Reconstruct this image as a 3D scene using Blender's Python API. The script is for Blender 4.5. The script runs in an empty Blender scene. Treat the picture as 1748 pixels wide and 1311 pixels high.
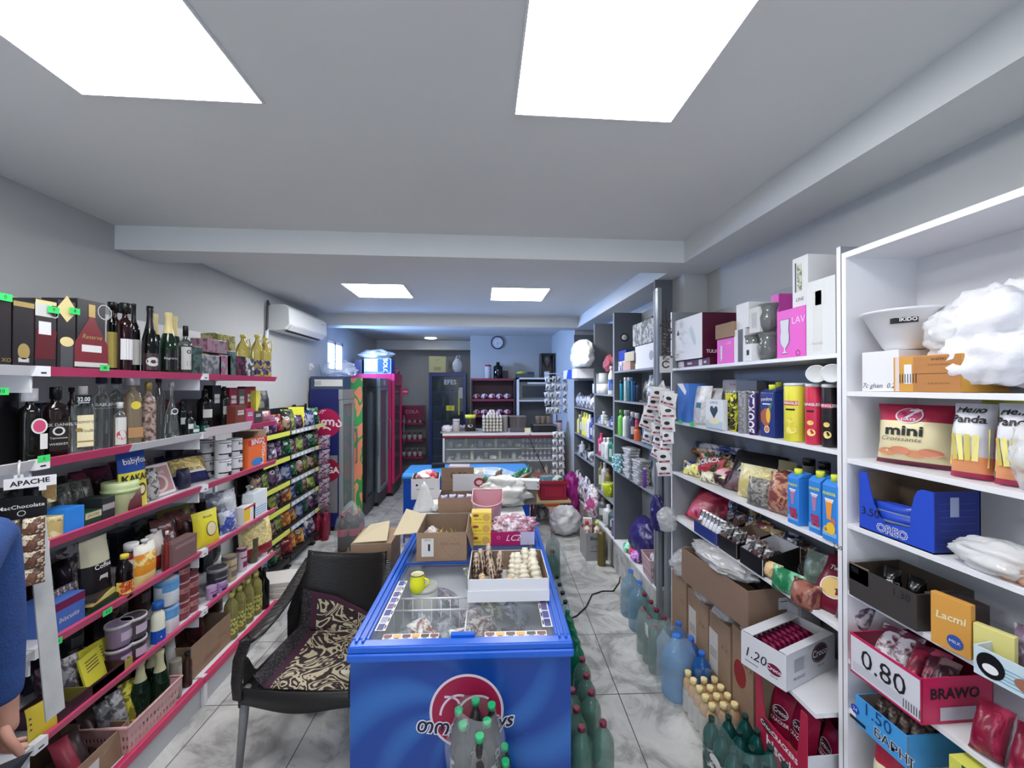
import bpy, math, random
from mathutils import Vector, Matrix, Euler, noise
D = bpy.data; SC = bpy.context.scene; COL = SC.collection
PI = math.pi
rnd = random.Random(7)
# ---------------------------------------------------------------- camera, world, exposure
cam = D.objects.new('camera', D.cameras.new('camera')); COL.objects.link(cam)
cam.data.sensor_width = 36; cam.data.lens = 690 / 1748 * 36; cam.data.clip_start = .02
cam.location = (0, 0, 1.9); cam.rotation_euler = (math.radians(90.33), 0, math.radians(-4.31))
SC.camera = cam
SC.view_settings.view_transform = 'Standard'; SC.view_settings.look = 'None'
SC.view_settings.exposure = 0.0; SC.view_settings.gamma = 1; SC.view_settings.use_curve_mapping = False
W = D.worlds.new('daylight'); SC.world = W; W.use_nodes = True
W.node_tree.nodes['Background'].inputs[0].default_value = (.55, .72, 1, 1)
W.node_tree.nodes['Background'].inputs[1].default_value = 2.2
PANEL = 23.0            # strength of the ceiling light panels
def daylight(name, loc, rot, sx, sy, power, col):
    l = D.lights.new(name, 'AREA'); l.shape = 'RECTANGLE'; l.size = sx; l.size_y = sy; l.energy = power; l.color = col
    o = D.objects.new(name, l); COL.objects.link(o); o.location = loc; o.rotation_euler = rot
    return o
# daylight coming through the small window in the left wall, outside its pane
daylight('window_daylight', (-2.62, 6.62, 2.38), (0, math.radians(-90), math.radians(8)), .5, .7, 420, (.30, .50, 1))
# added fill light behind the camera, outside the glass of the unseen front
daylight('shopfront_fill', (-.3, -3.3, 1.6), (math.radians(90), 0, 0), 3.2, 2.2, 45, (.9, .95, 1))
# ---------------------------------------------------------------- pixel ray helper: a point of the photo on a real plane of the room
def at(u, v=659.5, X=None, Y=None, Z=None):
    a = (u - 874) / 690; b = (659.5 - v) / 690
    d = (.0752 + a * .9972, .9972 - .0752 * a, b)
    t = X / d[0] if X is not None else (Y / d[1] if Y is not None else (Z - 1.9) / d[2])
    return (d[0] * t, d[1] * t, 1.9 + d[2] * t)
# ---------------------------------------------------------------- materials
MC = {}
def lin(c): return tuple(((x / 255) / 12.92 if x / 255 <= .04045 else ((x / 255 + .055) / 1.055) ** 2.4) for x in c)
def M(r, g, b, rough=.45, metal=0, tr=0, alpha=1, em=0, ior=1.45, bump=0, bs=60, coat=0):
    k = (r, g, b, rough, metal, tr, alpha, em, bump, bs, coat)
    if k in MC: return MC[k]
    m = D.materials.new('paint_%d_%d_%d' % (r, g, b)); m.use_nodes = True
    n = m.node_tree.nodes; L = m.node_tree.links; p = n['Principled BSDF']; c = lin((r, g, b))
    p.inputs['Base Color'].default_value = (*c, 1); p.inputs['Roughness'].default_value = rough
    p.inputs['Metallic'].default_value = metal; p.inputs['IOR'].default_value = ior
    p.inputs['Transmission Weight'].default_value = tr; p.inputs['Alpha'].default_value = alpha
    p.inputs['Coat Weight'].default_value = coat
    if em: p.inputs['Emission Color'].default_value = (*c, 1); p.inputs['Emission Strength'].default_value = em
    if bump:
        tc = n.new('ShaderNodeTexCoord'); t = n.new('ShaderNodeTexNoise'); t.inputs['Scale'].default_value = bs; t.inputs['Detail'].default_value = 3
        bp = n.new('ShaderNodeBump'); bp.inputs['Strength'].default_value = bump; bp.inputs['Distance'].default_value = .01
        L.new(tc.outputs['Object'], t.inputs['Vector']); L.new(t.outputs['Fac'], bp.inputs['Height']); L.new(bp.outputs['Normal'], p.inputs['Normal'])
    MC[k] = m; return m
def busy(cols, scale=25, rough=.3, metal=0, kind='noise', stretch=(1, 1, 1), bump=.25, name='printed_wrapper'):
    """printed packaging: a procedural patchwork of its own colours"""
    k = ('busy', tuple(cols), scale, rough, metal, kind, stretch)
    if k in MC: return MC[k]
    m = D.materials.new(name); m.use_nodes = True
    n = m.node_tree.nodes; L = m.node_tree.links; p = n['Principled BSDF']
    tc = n.new('ShaderNodeTexCoord'); mp = n.new('ShaderNodeMapping'); mp.inputs['Scale'].default_value = stretch
    L.new(tc.outputs['Object'], mp.inputs[0])
    if kind == 'cell':
        t = n.new('ShaderNodeTexVoronoi'); t.inputs['Scale'].default_value = scale; sp = n.new('ShaderNodeSeparateColor')
        L.new(t.outputs['Color'], sp.inputs[0]); fac = sp.outputs[0]
    else:
        t = n.new('ShaderNodeTexNoise'); t.inputs['Scale'].default_value = scale; t.inputs['Detail'].default_value = 5 if bump else 1; t.inputs['Roughness'].default_value = .62; t.inputs['Distortion'].default_value = .5; fac = t.outputs['Fac']
    L.new(mp.outputs[0], t.inputs['Vector'])
    cr = n.new('ShaderNodeValToRGB'); cr.color_ramp.interpolation = 'CONSTANT' if kind == 'cell' else 'EASE'; e = cr.color_ramp.elements
    N = len(cols); lo, hi = (0, 1) if kind == 'cell' else (.36, .64)
    for i, c in enumerate(cols):
        pos = 0 if i == 0 else lo + (hi - lo) * i / N
        if i < 2: e[i].position = pos
        else: e.new(pos)
        e[i].color = (*lin(c), 1)
    L.new(fac, cr.inputs[0]); L.new(cr.outputs[0], p.inputs['Base Color'])
    p.inputs['Roughness'].default_value = rough; p.inputs['Metallic'].default_value = metal
    t2 = n.new('ShaderNodeTexNoise'); t2.inputs['Scale'].default_value = 35; bp = n.new('ShaderNodeBump'); bp.inputs['Strength'].default_value = bump; bp.inputs['Distance'].default_value = .01
    L.new(tc.outputs['Object'], t2.inputs['Vector']); L.new(t2.outputs['Fac'], bp.inputs['Height']); L.new(bp.outputs['Normal'], p.inputs['Normal'])
    MC[k] = m; return m
def varied(name, c, rough, var=.06, scale=3, bump=0, bs=80, metal=0):
    m = D.materials.new(name); m.use_nodes = True; n = m.node_tree.nodes; L = m.node_tree.links; p = n['Principled BSDF']
    tc = n.new('ShaderNodeTexCoord'); t = n.new('ShaderNodeTexNoise'); t.inputs['Scale'].default_value = scale; t.inputs['Detail'].default_value = 4
    cr = n.new('ShaderNodeValToRGB'); l = lin(c); e = cr.color_ramp.elements
    e[0].position = .3; e[0].color = (*[x * (1 - var) for x in l], 1); e[1].position = .7; e[1].color = (*[min(1, x * (1 + var)) for x in l], 1)
    L.new(tc.outputs['Object'], t.inputs['Vector']); L.new(t.outputs['Fac'], cr.inputs[0]); L.new(cr.outputs[0], p.inputs['Base Color'])
    p.inputs['Roughness'].default_value = rough; p.inputs['Metallic'].default_value = metal
    if bump:
        t2 = n.new('ShaderNodeTexNoise'); t2.inputs['Scale'].default_value = bs; bp = n.new('ShaderNodeBump'); bp.inputs['Strength'].default_value = bump; bp.inputs['Distance'].default_value = .01
        L.new(tc.outputs['Object'], t2.inputs['Vector']); L.new(t2.outputs['Fac'], bp.inputs['Height']); L.new(bp.outputs['Normal'], p.inputs['Normal'])
    return m
def film(r=225, g=228, b=230, a=.32, name='clear_film'):
    k = ('film', r, g, b, a)
    if k in MC: return MC[k]
    m = M(r, g, b, .18, alpha=a, bump=.9, bs=22).copy(); m.name = name
    p = m.node_tree.nodes['Principled BSDF']; p.inputs['Specular IOR Level'].default_value = .9
    MC[k] = m; return m
def floor_mat(name, size, ox, oy, rot, grout=True, wall=False):
    m = D.materials.new(name); m.use_nodes = True; n = m.node_tree.nodes; L = m.node_tree.links; p = n['Principled BSDF']
    tc = n.new('ShaderNodeTexCoord'); mp = n.new('ShaderNodeMapping'); mp.vector_type = 'TEXTURE'
    mp.inputs['Location'].default_value = (ox, oy, 0); mp.inputs['Rotation'].default_value = (0, 0, rot)
    L.new(tc.outputs['Object'], mp.inputs[0])
    t = n.new('ShaderNodeTexNoise'); t.inputs['Scale'].default_value = 3.4; t.inputs['Detail'].default_value = 9; t.inputs['Roughness'].default_value = .62; t.inputs['Distortion'].default_value = 1.6
    L.new(tc.outputs['Object'], t.inputs['Vector'])
    cr = n.new('ShaderNodeValToRGB'); e = cr.color_ramp.elements
    e[0].position = .30; e[0].color = (*lin((128, 127, 124)), 1); e[1].position = .64; e[1].color = (*lin((198, 198, 194)), 1)
    k = e.new(.43); k.color = (*lin((160, 160, 157)), 1); k = e.new(.50); k.color = (*lin((184, 184, 181)), 1)
    L.new(t.outputs['Fac'], cr.inputs[0]); src = cr.outputs[0]
    br = n.new('ShaderNodeTexBrick'); br.offset = 0; br.squash = 1
    br.inputs['Scale'].default_value = 1; br.inputs['Brick Width'].default_value = size; br.inputs['Row Height'].default_value = size
    br.inputs['Mortar Size'].default_value = .0028; br.inputs['Mortar'].default_value = (*lin((70, 70, 72)), 1); br.inputs['Mortar Smooth'].default_value = 0
    L.new(mp.outputs[0], br.inputs['Vector']); L.new(src, br.inputs['Color1']); L.new(src, br.inputs['Color2'])
    L.new(br.outputs['Color'], p.inputs['Base Color']); p.inputs['Roughness'].default_value = .3
    return m
# ---------------------------------------------------------------- mesh builder
class MB:
    def __init__(s): s.V = []; s.F = []; s.I = []; s.S = []; s.mats = []; s.x = None
    def mi(s, m):
        if m not in s.mats: s.mats.append(m)
        return s.mats.index(m)
    def add(s, V, F, m, smooth=False):
        o = len(s.V); s.V += [tuple(s.x @ Vector(v)) if s.x else tuple(v) for v in V]
        for i, f in enumerate(F):
            s.F.append(tuple(o + k for k in f)); s.I.append(s.mi(m[i] if isinstance(m, list) else m)); s.S.append(smooth)
        return s
    def box(s, x0, x1, y0, y1, z0, z1, m, tz=1, tx=None):
        """tz/tx: top scale in y/x about the centre. m: one material or [bottom, top, front, back, left, right]"""
        tx = tz if tx is None else tx; cx, cy = (x0 + x1) / 2, (y0 + y1) / 2
        V = [(x0, y0, z0), (x1, y0, z0), (x1, y1, z0), (x0, y1, z0)]
        V += [(cx + (x - cx) * tx, cy + (y - cy) * tz, z1) for x, y, _ in V]
        return s.add(V, [(3, 2, 1, 0), (4, 5, 6, 7), (0, 1, 5, 4), (2, 3, 7, 6), (3, 0, 4, 7), (1, 2, 6, 5)], m)
    def cbox(s, w, d, h, m, z=0, **k): return s.box(-w / 2, w / 2, -d / 2, d / 2, z, z + h, m, **k)
    def lathe(s, prof, m, n=18, smooth=True, cx=0, cy=0, sq=0, sx=1, sy=1):
        """sq > 0 squares every ring wider than sq"""
        V = []; F = []; mm = []
        for r, z in prof:
            for k in range(n):
                a = 2 * PI * (k + .5) / n; c, q = math.cos(a), math.sin(a); f = 1
                if sq and r > sq: f = 1 / (abs(c) ** 6 + abs(q) ** 6) ** (1 / 6)
                V.append((cx + r * c * f * sx, cy + r * q * f * sy, z))
        for i in range(len(prof) - 1):
            for k in range(n):
                j = (k + 1) % n; F.append((i * n + k, i * n + j, (i + 1) * n + j, (i + 1) * n + k)); mm.append(m[min(i, len(m) - 1)] if isinstance(m, list) else m)
        s.add(V, F, mm, smooth); o = len(s.V) - len(V)
        m0 = m[0] if isinstance(m, list) else m; m1 = m[-1] if isinstance(m, list) else m
        if prof[0] == prof[-1]: return s
        if prof[0][0] > 1e-5: s.F.append(tuple(o + k for k in reversed(range(n)))); s.I.append(s.mi(m0)); s.S.append(False)
        if prof[-1][0] > 1e-5: s.F.append(tuple(o + (len(prof) - 1) * n + k for k in range(n))); s.I.append(s.mi(m1)); s.S.append(False)
        return s
    def tube(s, P, r, m, n=6, caps=True):
        P = [Vector(p) for p in P]; V = []; F = []; up = None
        for i, p in enumerate(P):
            t = (P[min(i + 1, len(P) - 1)] - P[max(i - 1, 0)]).normalized()
            if up is None: up = Vector((0, 0, 1)) if abs(t.z) < .9 else Vector((1, 0, 0))
            a = t.cross(up).normalized(); up = a.cross(t).normalized(); rr = r[i] if isinstance(r, (list, tuple)) else r
            for k in range(n): V.append(p + a * (rr * math.cos(2 * PI * k / n)) + up * (rr * math.sin(2 * PI * k / n)))
        for i in range(len(P) - 1):
            for k in range(n): j = (k + 1) % n; F.append((i * n + k, i * n + j, (i + 1) * n + j, (i + 1) * n + k))
        if caps: F.append(tuple(reversed(range(n)))); F.append(tuple((len(P) - 1) * n + k for k in range(n)))
        return s.add(V, F, m, True)
    def prism(s, O, y0, y1, m, ms=None, ax='y'):
        n = len(O)
        if ax == 'y': V = [(a, y0, b) for a, b in O] + [(a, y1, b) for a, b in O]
        elif ax == 'x': V = [(y0, a, b) for a, b in O] + [(y1, a, b) for a, b in O]
        else: V = [(a, b, y0) for a, b in O] + [(a, b, y1) for a, b in O]
        F = [tuple(range(n)), tuple(n + i for i in reversed(range(n)))] + [(i, n + i, n + (i + 1) % n, (i + 1) % n) for i in range(n)]
        return s.add(V, F, [m, m] + [ms or m] * n)
    def grid(s, f, nu, nv, m, smooth=True, mf=None):
        V = [f(i / nu, j / nv) for j in range(nv + 1) for i in range(nu + 1)]; F = []; mm = []
        for j in range(nv):
            for i in range(nu):
                a = j * (nu + 1) + i; F.append((a, a + 1, a + nu + 2, a + nu + 1)); mm.append(mf((i + .5) / nu, (j + .5) / nv) if mf else m)
        return s.add(V, F, mm, smooth)
    # ---- decals: flat shapes laid on a surface by a map (x, y) -> point
    def dec(s, shape, mp, m, lift=0):
        V, F = shape; return s.add([mp(x, y, lift) for x, y in V], F, m)
    def build(s, name, parent=None, bevel=0, sub=0, solid=0, wn=False):
        me = D.meshes.new(name); me.from_pydata(s.V, [], s.F); me.materials.clear()
        for m in s.mats: me.materials.append(m)
        me.polygons.foreach_set('material_index', s.I); me.polygons.foreach_set('use_smooth', s.S); me.update()
        o = D.objects.new(name, me); COL.objects.link(o)
        if parent: o.parent = parent
        if solid: q = o.modifiers.new('s', 'SOLIDIFY'); q.thickness = solid; q.offset = 0
        if bevel: q = o.modifiers.new('b', 'BEVEL'); q.width = bevel; q.segments = 2; q.limit_method = 'ANGLE'
        if sub: q = o.modifiers.new('u', 'SUBSURF'); q.levels = sub; q.render_levels = sub
        return o
# shapes (2D verts, faces)
def rect(w, h, cx=0, cy=0, n=1):
    V = [(cx - w / 2 + w * i / n, cy + (j - .5) * h) for j in (0, 1) for i in range(n + 1)]
    return V, [(i, i + 1, n + 2 + i, n + 1 + i) for i in range(n)]
def ell(rx, ry, cx=0, cy=0, n=20): return [(cx + rx * math.cos(2 * PI * i / n), cy + ry * math.sin(2 * PI * i / n)) for i in range(n)], [tuple(range(n))]
def ring(r0, r1, cx=0, cy=0, n=24, ry=1):
    V = [(cx + r * math.cos(2 * PI * i / n), cy + r * ry * math.sin(2 * PI * i / n)) for r in (r0, r1) for i in range(n)]
    return V, [(i, n + i, n + (i + 1) % n, (i + 1) % n) for i in range(n)]
def poly(P): return list(P), [tuple(range(len(P)))]
TX = {}
def txt(s, size, cx=0, cy=0, bold=.0, rot=0, shear=0, sx=1):
    k = (s, bold, shear)
    if k not in TX:
        c = D.curves.new('t', 'FONT'); c.body = s; c.size = 1; c.align_x = 'CENTER'; c.align_y = 'CENTER'; c.offset = bold; c.resolution_u = 2; c.shear = shear
        o = D.objects.new('t', c); COL.objects.link(o); me = D.meshes.new_from_object(o)
        TX[k] = ([(v.co.x, v.co.y) for v in me.vertices], [tuple(p.vertices) for p in me.polygons])
        D.objects.remove(o); D.curves.remove(c); D.meshes.remove(me)
    V, F = TX[k]; a, b = math.cos(rot), math.sin(rot)
    return [(cx + size * (x * sx * a - y * b), cy + size * (x * sx * b + y * a)) for x, y in V], F
def stroke(P, w, cx=0, cy=0, sc=1):
    """hand drawn line as a ribbon"""
    V = []; F = []
    for i, (x, y) in enumerate(P):
        x0, y0 = P[max(i - 1, 0)]; x1, y1 = P[min(i + 1, len(P) - 1)]; l = math.hypot(x1 - x0, y1 - y0) or 1
        nx, ny = -(y1 - y0) / l * w / 2, (x1 - x0) / l * w / 2
        V += [(cx + x * sc + nx, cy + y * sc + ny), (cx + x * sc - nx, cy + y * sc - ny)]
    for i in range(len(P) - 1): F.append((2 * i, 2 * i + 1, 2 * i + 3, 2 * i + 2))
    return V, F
def arc(cx, cy, rx, ry, a0, a1, n=14): return [(cx + rx * math.cos(math.radians(a0 + (a1 - a0) * i / n)), cy + ry * math.sin(math.radians(a0 + (a1 - a0) * i / n))) for i in range(n + 1)]
# surface maps
def front(y, x0=0, z0=0): return lambda x, z, l=0: (x0 + x, y - .0007 - l * .0004, z0 + z)
def side(x, y0=0, z0=0, s=1): return lambda a, z, l=0: (x + s * (.0007 + l * .0004), y0 + s * a, z0 + z)       # s=1: +X face, s=-1: -X face
def top(z, x0=0, y0=0): return lambda x, y, l=0: (x0 + x, y0 + y, z + .0007 + l * .0004)
def cyl(r, z0=0, th=0): return lambda x, z, l=0: ((r + .0007 + l * .0004) * math.sin(x / r + th), -(r + .0007 + l * .0004) * math.cos(x / r + th), z0 + z)
# ---------------------------------------------------------------- objects
def tag(o, label, cat, grp=None):
    o['label'] = label; o['category'] = cat
    if grp: o['group'] = grp
    return o
def put(o, loc=(0, 0, 0), rz=0, rx=0, ry=0):
    o.location = loc; o.rotation_euler = (math.radians(rx), math.radians(ry), math.radians(rz)); return o
def thing(name, label, cat, loc=(0, 0, 0), rz=0, grp=None, rx=0, ry=0):
    o = D.objects.new(name, None); COL.objects.link(o); o.empty_display_size = .05
    put(o, loc, rz, rx, ry); return tag(o, label, cat, grp)
BAYS = ((.27, 1.432), (1.476, 2.84), (3.16, 4.12), (4.164, 4.85), (4.894, 5.95))
def solo(name, mb, label, cat, loc=(0, 0, 0), rz=0, grp=None, rx=0, ry=0, **k):
    o = mb.build(name, None, **k); put(o, loc, rz, rx, ry)
    if 1.37 < loc[0] < 1.66 and loc[1] < 6:      # keep goods between the side panels and off the back of the right shelving
        P = [o.rotation_euler.to_matrix() @ v.co for v in o.data.vertices]; y0, y1, x1 = min(p.y for p in P) + loc[1], max(p.y for p in P) + loc[1], max(p.x for p in P) + loc[0]
        for a, b in BAYS:
            if a < loc[1] < b and y1 - y0 < b - a and x1 > 1.38: o.location.y += max(0, a - y0) - max(0, y1 - b)
        if 1.668 < x1 < 1.8: o.location.x -= x1 - 1.668
    return tag(o, label, cat, grp)
def struct(name, mb, **k): o = mb.build(name, **k); o['kind'] = 'structure'; return o
def dup(o, loc=None, label=None, rz=None, par=None, rx=None, ry=None, s=None):
    c = o.copy(); COL.objects.link(c); c.parent = par
    for ch in o.children: dup(ch, par=c)
    if loc is not None: c.location = loc
    e = c.rotation_euler
    if rz is not None: e.z = math.radians(rz)
    if rx is not None: e.x = math.radians(rx)
    if ry is not None: e.y = math.radians(ry)
    if s: c.scale = (s,) * 3 if not isinstance(s, tuple) else s
    if label: c['label'] = label
    return c
ORD = ['first', 'second', 'third', 'fourth', 'fifth', 'sixth', 'seventh', 'eighth', 'ninth', 'tenth', 'eleventh', 'twelfth', 'thirteenth', 'fourteenth']
CARD = varied('cardboard', (146, 120, 98), .85, .08, 9, .2, 60)
CARDI = varied('cardboard_inside', (128, 108, 90), .9, .07, 9)
WHT = M(222, 222, 224, .5); OFF = M(205, 205, 202, .6); BLK = M(14, 14, 16, .35); INK = M(25, 22, 30, .6)
GRN = M(60, 215, 110, .6); STEEL = M(150, 152, 156, .35, .7); CREAM = M(226, 216, 176, .5)
FILM = film(); FILMW = film(235, 236, 236, .62); FILMT = film(205, 212, 215, .2); FILMO = film(228, 229, 226, .88)
GLASSC = M(225, 235, 235, .03, tr=.95); GLASSG = M(30, 60, 42, .05, tr=.55); GLASSK = M(10, 12, 10, .06)
PETC = M(190, 205, 212, .08, alpha=.4)
def card(name, label, cat, w, d, h, m, loc, rz=0, grp=None, art=None, bevel=.0015, rx=0, ry=0):
    """closed carton; art(mb) adds the print; m may be 6 materials"""
    b = MB().cbox(w, d, h, m)
    if art: art(b)
    return solo(name, b, label, cat, loc, rz, grp, rx, ry, bevel=bevel)
def tray_mb(w, d, h, m, mi=None, t=.004, cut=None, hf=None):
    """open topped box; hf: lower front height"""
    mi = mi or m; b = MB(); hf = hf or h
    b.box(-w / 2, w / 2, -d / 2, d / 2, 0, t, m)
    for x0, x1, y0, y1, k, hh in ((-w / 2, w / 2, -d / 2, -d / 2 + t, 2, hf), (-w / 2, w / 2, d / 2 - t, d / 2, 3, h), (-w / 2, -w / 2 + t, -d / 2 + t, d / 2 - t, 4, h), (w / 2 - t, w / 2, -d / 2 + t, d / 2 - t, 5, h)):
        mm = [mi] * 6; mm[k] = m; mm[1] = m
        if hf != h and k in (4, 5):   # slanted side
            V = [(x0, y0, t), (x1, y0, t), (x1, y1, t), (x0, y1, t), (x0, y0, hf), (x1, y0, hf), (x1, y1, h), (x0, y1, h)]
            b.add(V, [(3, 2, 1, 0), (4, 5, 6, 7), (0, 1, 5, 4), (2, 3, 7, 6), (3, 0, 4, 7), (1, 2, 6, 5)], mm)
        else: b.box(x0, x1, y0, y1, t, hh, mm)
    return b
def bag_mb(w, h, t, m, seed=0, bands=None, fin=.06, nu=10, nv=14, cr=.25, sag=0, art=None):
    """pillow pack: base on z=0, front to -y. bands: [(height fraction, material) ...] from the bottom"""
    b = MB()
    def sh(u, v, sg):
        x = (u - .5) * 2; e = 0 if v < fin * .5 or v > 1 - fin else math.sin(PI * min(1, max(0, (v - fin * .5) / (1 - fin * 1.5)))) ** .42
        th = t / 2 * e * max(0, 1 - abs(x) ** 3) ** .6
        wd = w / 2 * (1 - .07 * e)
        n = noise.noise(Vector((u * 5, v * 6, seed * 3.7 + sg))) + .6 * noise.noise(Vector((u * 13, v * 15, seed + sg * 7)))
        th2 = th * (1 + sag * (.5 - v)) + n * cr * t * .28 * (e * .8 + .12) * (1 - abs(x) ** 4 * .8)
        return (x * wd + n * .008 * w, sg * (th2) + .003 * sg * (1 - abs(x) ** 8), v * h)
    def mf(u, v):
        if not bands: return m
        for f, k in bands:
            if v <= f: return k
        return bands[-1][1]
    b.grid(lambda u, v: sh(u, v, -1), nu, nv, m, True, mf)
    b.grid(lambda u, v: sh(1 - u, v, 1), nu, nv, m, True, mf)
    if art:
        def mp(x, z, l=0):
            u = x / w + .5; v = z / h; p = sh(min(1, max(0, u)), min(1, max(0, v)), -1); return (p[0], p[1] - .0025 - l * .0006, p[2])
        art(b, mp)
    return b
def settle(o):
    """rests a tilted soft thing on its base height and keeps it inside the shelving behind it"""
    R_ = o.rotation_euler.to_matrix(); P = [R_ @ v.co for v in o.data.vertices]; z = min(p.z for p in P); o.location.z -= z - .001
    a, b = min(p.x for p in P) + o.location.x, max(p.x for p in P) + o.location.x
    if b > 1.662: o.location.x -= b - 1.662
    if a < -2.12 and o.location.y < 3.4: o.location.x += -2.12 - a
    return o
def bag(name, label, cat, w, h, t, m, loc, rz=0, grp=None, rx=0, ry=0, **k):
    return settle(solo(name, bag_mb(w, h, t, m, **k), label, cat, loc, rz, grp, rx, ry))
def blob_mb(rx, ry, rz, m, seed=0, amp=.22, f=2.2, n=44, flat=.0, neck=0):
    """crumpled sack; base on z=0; neck: gathers to a tied top"""
    b = MB()
    def g(u, v):
        a = 2 * PI * u; p = PI * v; d = Vector((math.cos(a) * math.sin(p), math.sin(a) * math.sin(p), -math.cos(p)))
        e = d + Vector((noise.noise(d * 2 + Vector((seed, 0, 0))), noise.noise(d * 2 + Vector((0, seed, 3))), 0)) * .35; S = Vector((seed * 5.1,) * 3)
        q = noise.noise(d * f + S) + .55 * (.35 - abs(noise.noise(e * f * 1.5 + S))) * 1.6 + .5 * (.3 - abs(noise.noise(e * f * 3.4 + S))) + .25 * (.3 - abs(noise.noise(e * f * 7 + S)))
        k = 1 + amp * q; z = d.z
        if neck and v > .72: k *= 1 - .75 * math.sin((v - .72) / .28 * PI) ; z = z + neck * (v - .72) / .28
        if z < -.72: z = -.72 - (z + .72) * .1
        return (d.x * rx * k, d.y * ry * k, (z * (1 + amp * q * .5) + .8) * rz)
    b.grid(g, n, int(n * .8), m, True)
    zm = min(v[2] for v in b.V); b.V = [(x, y, z - zm) for x, y, z in b.V]
    return b
def sack(name, label, cat, r, m, loc, rz=0, grp=None, rx=0, ry=0, **k):
    return settle(solo(name, blob_mb(*r, m, **k), label, cat, loc, rz, grp, rx, ry))
PROF = {
 'wine': [(.97, 0), (1, .02), (1, .60), (.93, .66), (.55, .73), (.38, .78), (.36, .97), (.4, .975), (.4, 1)],
 'champ': [(.97, 0), (1, .02), (1, .42), (.93, .52), (.62, .67), (.42, .78), (.38, .9), (.44, .94), (.42, 1)],
 'spirit': [(.96, 0), (1, .02), (1, .66), (.92, .71), (.5, .76), (.36, .79), (.34, .93), (.38, .935), (.38, 1)],
 'short': [(.96, 0), (1, .03), (1, .70), (.9, .77), (.45, .82), (.4, .86), (.4, 1)],
 'pet': [(.8, 0), (.96, .03), (.98, .12), (.92, .2), (.98, .26), (.93, .34), (.98, .42), (.98, .6), (.94, .66), (.98, .70), (.88, .79), (.5, .89), (.3, .93), (.3, 1)],
 'jug': [(.9, 0), (1, .03), (1, .2), (.93, .24), (1, .28), (1, .38), (.93, .42), (1, .46), (1, .6), (.95, .68), (.8, .76), (.5, .84), (.3, .89), (.3, 1)],
 'tub': [(.86, 0), (.88, .01), (1, 1)],
 'sauce': [(.95, 0), (1, .03), (1, .4), (.9, .5), (.95, .6), (.85, .75), (.4, .86), (.38, 1)],
 'cogn': [(.6, 0), (.98, .03), (1, .12), (.8, .45), (.45, .62), (.22, .72), (.2, .97), (.25, 1)],
}
def bottle(name, label, cat, loc, H, r, style, m, cap=None, lab=None, rz=0, grp=None, art=None, sq=0, n=16, liquid=None, rx=0, ry=0, sy=1, foil=None):
    """cap=(mat, height, radius); lab=(mat, z0, z1, half angle deg) fractions of H; liquid=(mat, fraction)"""
    P = [(a * r, z * H) for a, z in PROF[style]]
    if P[0][0] > 0: P = [(0, 0.0005)] + P
    mm = m
    if foil: mm = [m if (P[i][1] + P[i + 1][1]) / 2 < foil[1] * H else foil[0] for i in range(len(P) - 1)]
    b = MB().lathe(P, mm, n, sq=(.55 * r if sq else 0), sy=sy)
    if lab:
        lm, a, z, ang = lab
        if sq: b.dec(rect(2 * r * math.sin(math.radians(min(ang, 60))), (z - a) * H), front(-r * sy * 1.0, 0, (a + z) / 2 * H), lm)
        else: b.dec(rect(2 * r * math.radians(ang), (z - a) * H, n=max(4, int(ang / 12))), cyl(r, (a + z) / 2 * H), lm)
    if art: art(b, front(-r * sy) if sq else cyl(r), H, r)
    if not cap and not liquid: return solo(name, b, label, cat, loc, rz, grp, rx, ry)
    t = thing(name, label, cat, loc, rz, grp, rx, ry); b.build('bottle_body', t)
    if cap:
        cm, ch, crr = cap
        MB().lathe([(crr, H - ch * .7), (crr, H + ch * .25), (crr * .9, H + ch * .3)], cm, 14).build('cap', t)
    if liquid:
        lm, fr = liquid; Q = [(max(0, a * .93), .004 + z * .985) for a, z in P if z <= fr * H]
        Q.append((Q[-1][0], Q[-1][1] + .001)); MB().lathe(Q, lm, n, sq=(.55 * r if sq else 0), sy=sy).build('liquid', t)
    return t
def can(name, label, cat, loc, H, r, m, lid=None, rz=0, grp=None, art=None, rx=0, ry=0, rim=None, n=20, prof=None):
    P = prof or [(0, .0005), (r * .94, 0), (r, .004), (r, H - .004), (r * .96, H)]
    b = MB().lathe(P, m, n)
    if art: art(b, cyl(r), H, r)
    if not lid: return solo(name, b, label, cat, loc, rz, grp, rx, ry)
    t = thing(name, label, cat, loc, rz, grp, rx, ry); b.build('container', t)
    lm, lh = lid; top_r = P[-1][0] * 1.05
    MB().lathe([(top_r, H - lh), (top_r, H + .001), (top_r * .93, H + .002), (top_r * .9, H - .001)], lm, n).build('lid', t)
    return t
def yc(u0, u1, X):  # centre and width along an X plane between two photo columns
    a, b = at(u0, X=X)[1], at(u1, X=X)[1]; return (a + b) / 2, abs(b - a)
def obl(u):  # how obliquely the column u sees a plane along the aisle
    a = (u - 874) / 690; x, y = .0752 + a * .9972, .9972 - .0752 * a; return abs(x) / math.hypot(x, y)
def hz(u, v, X, z): return at(u, v, X=X)[2] - z
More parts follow.
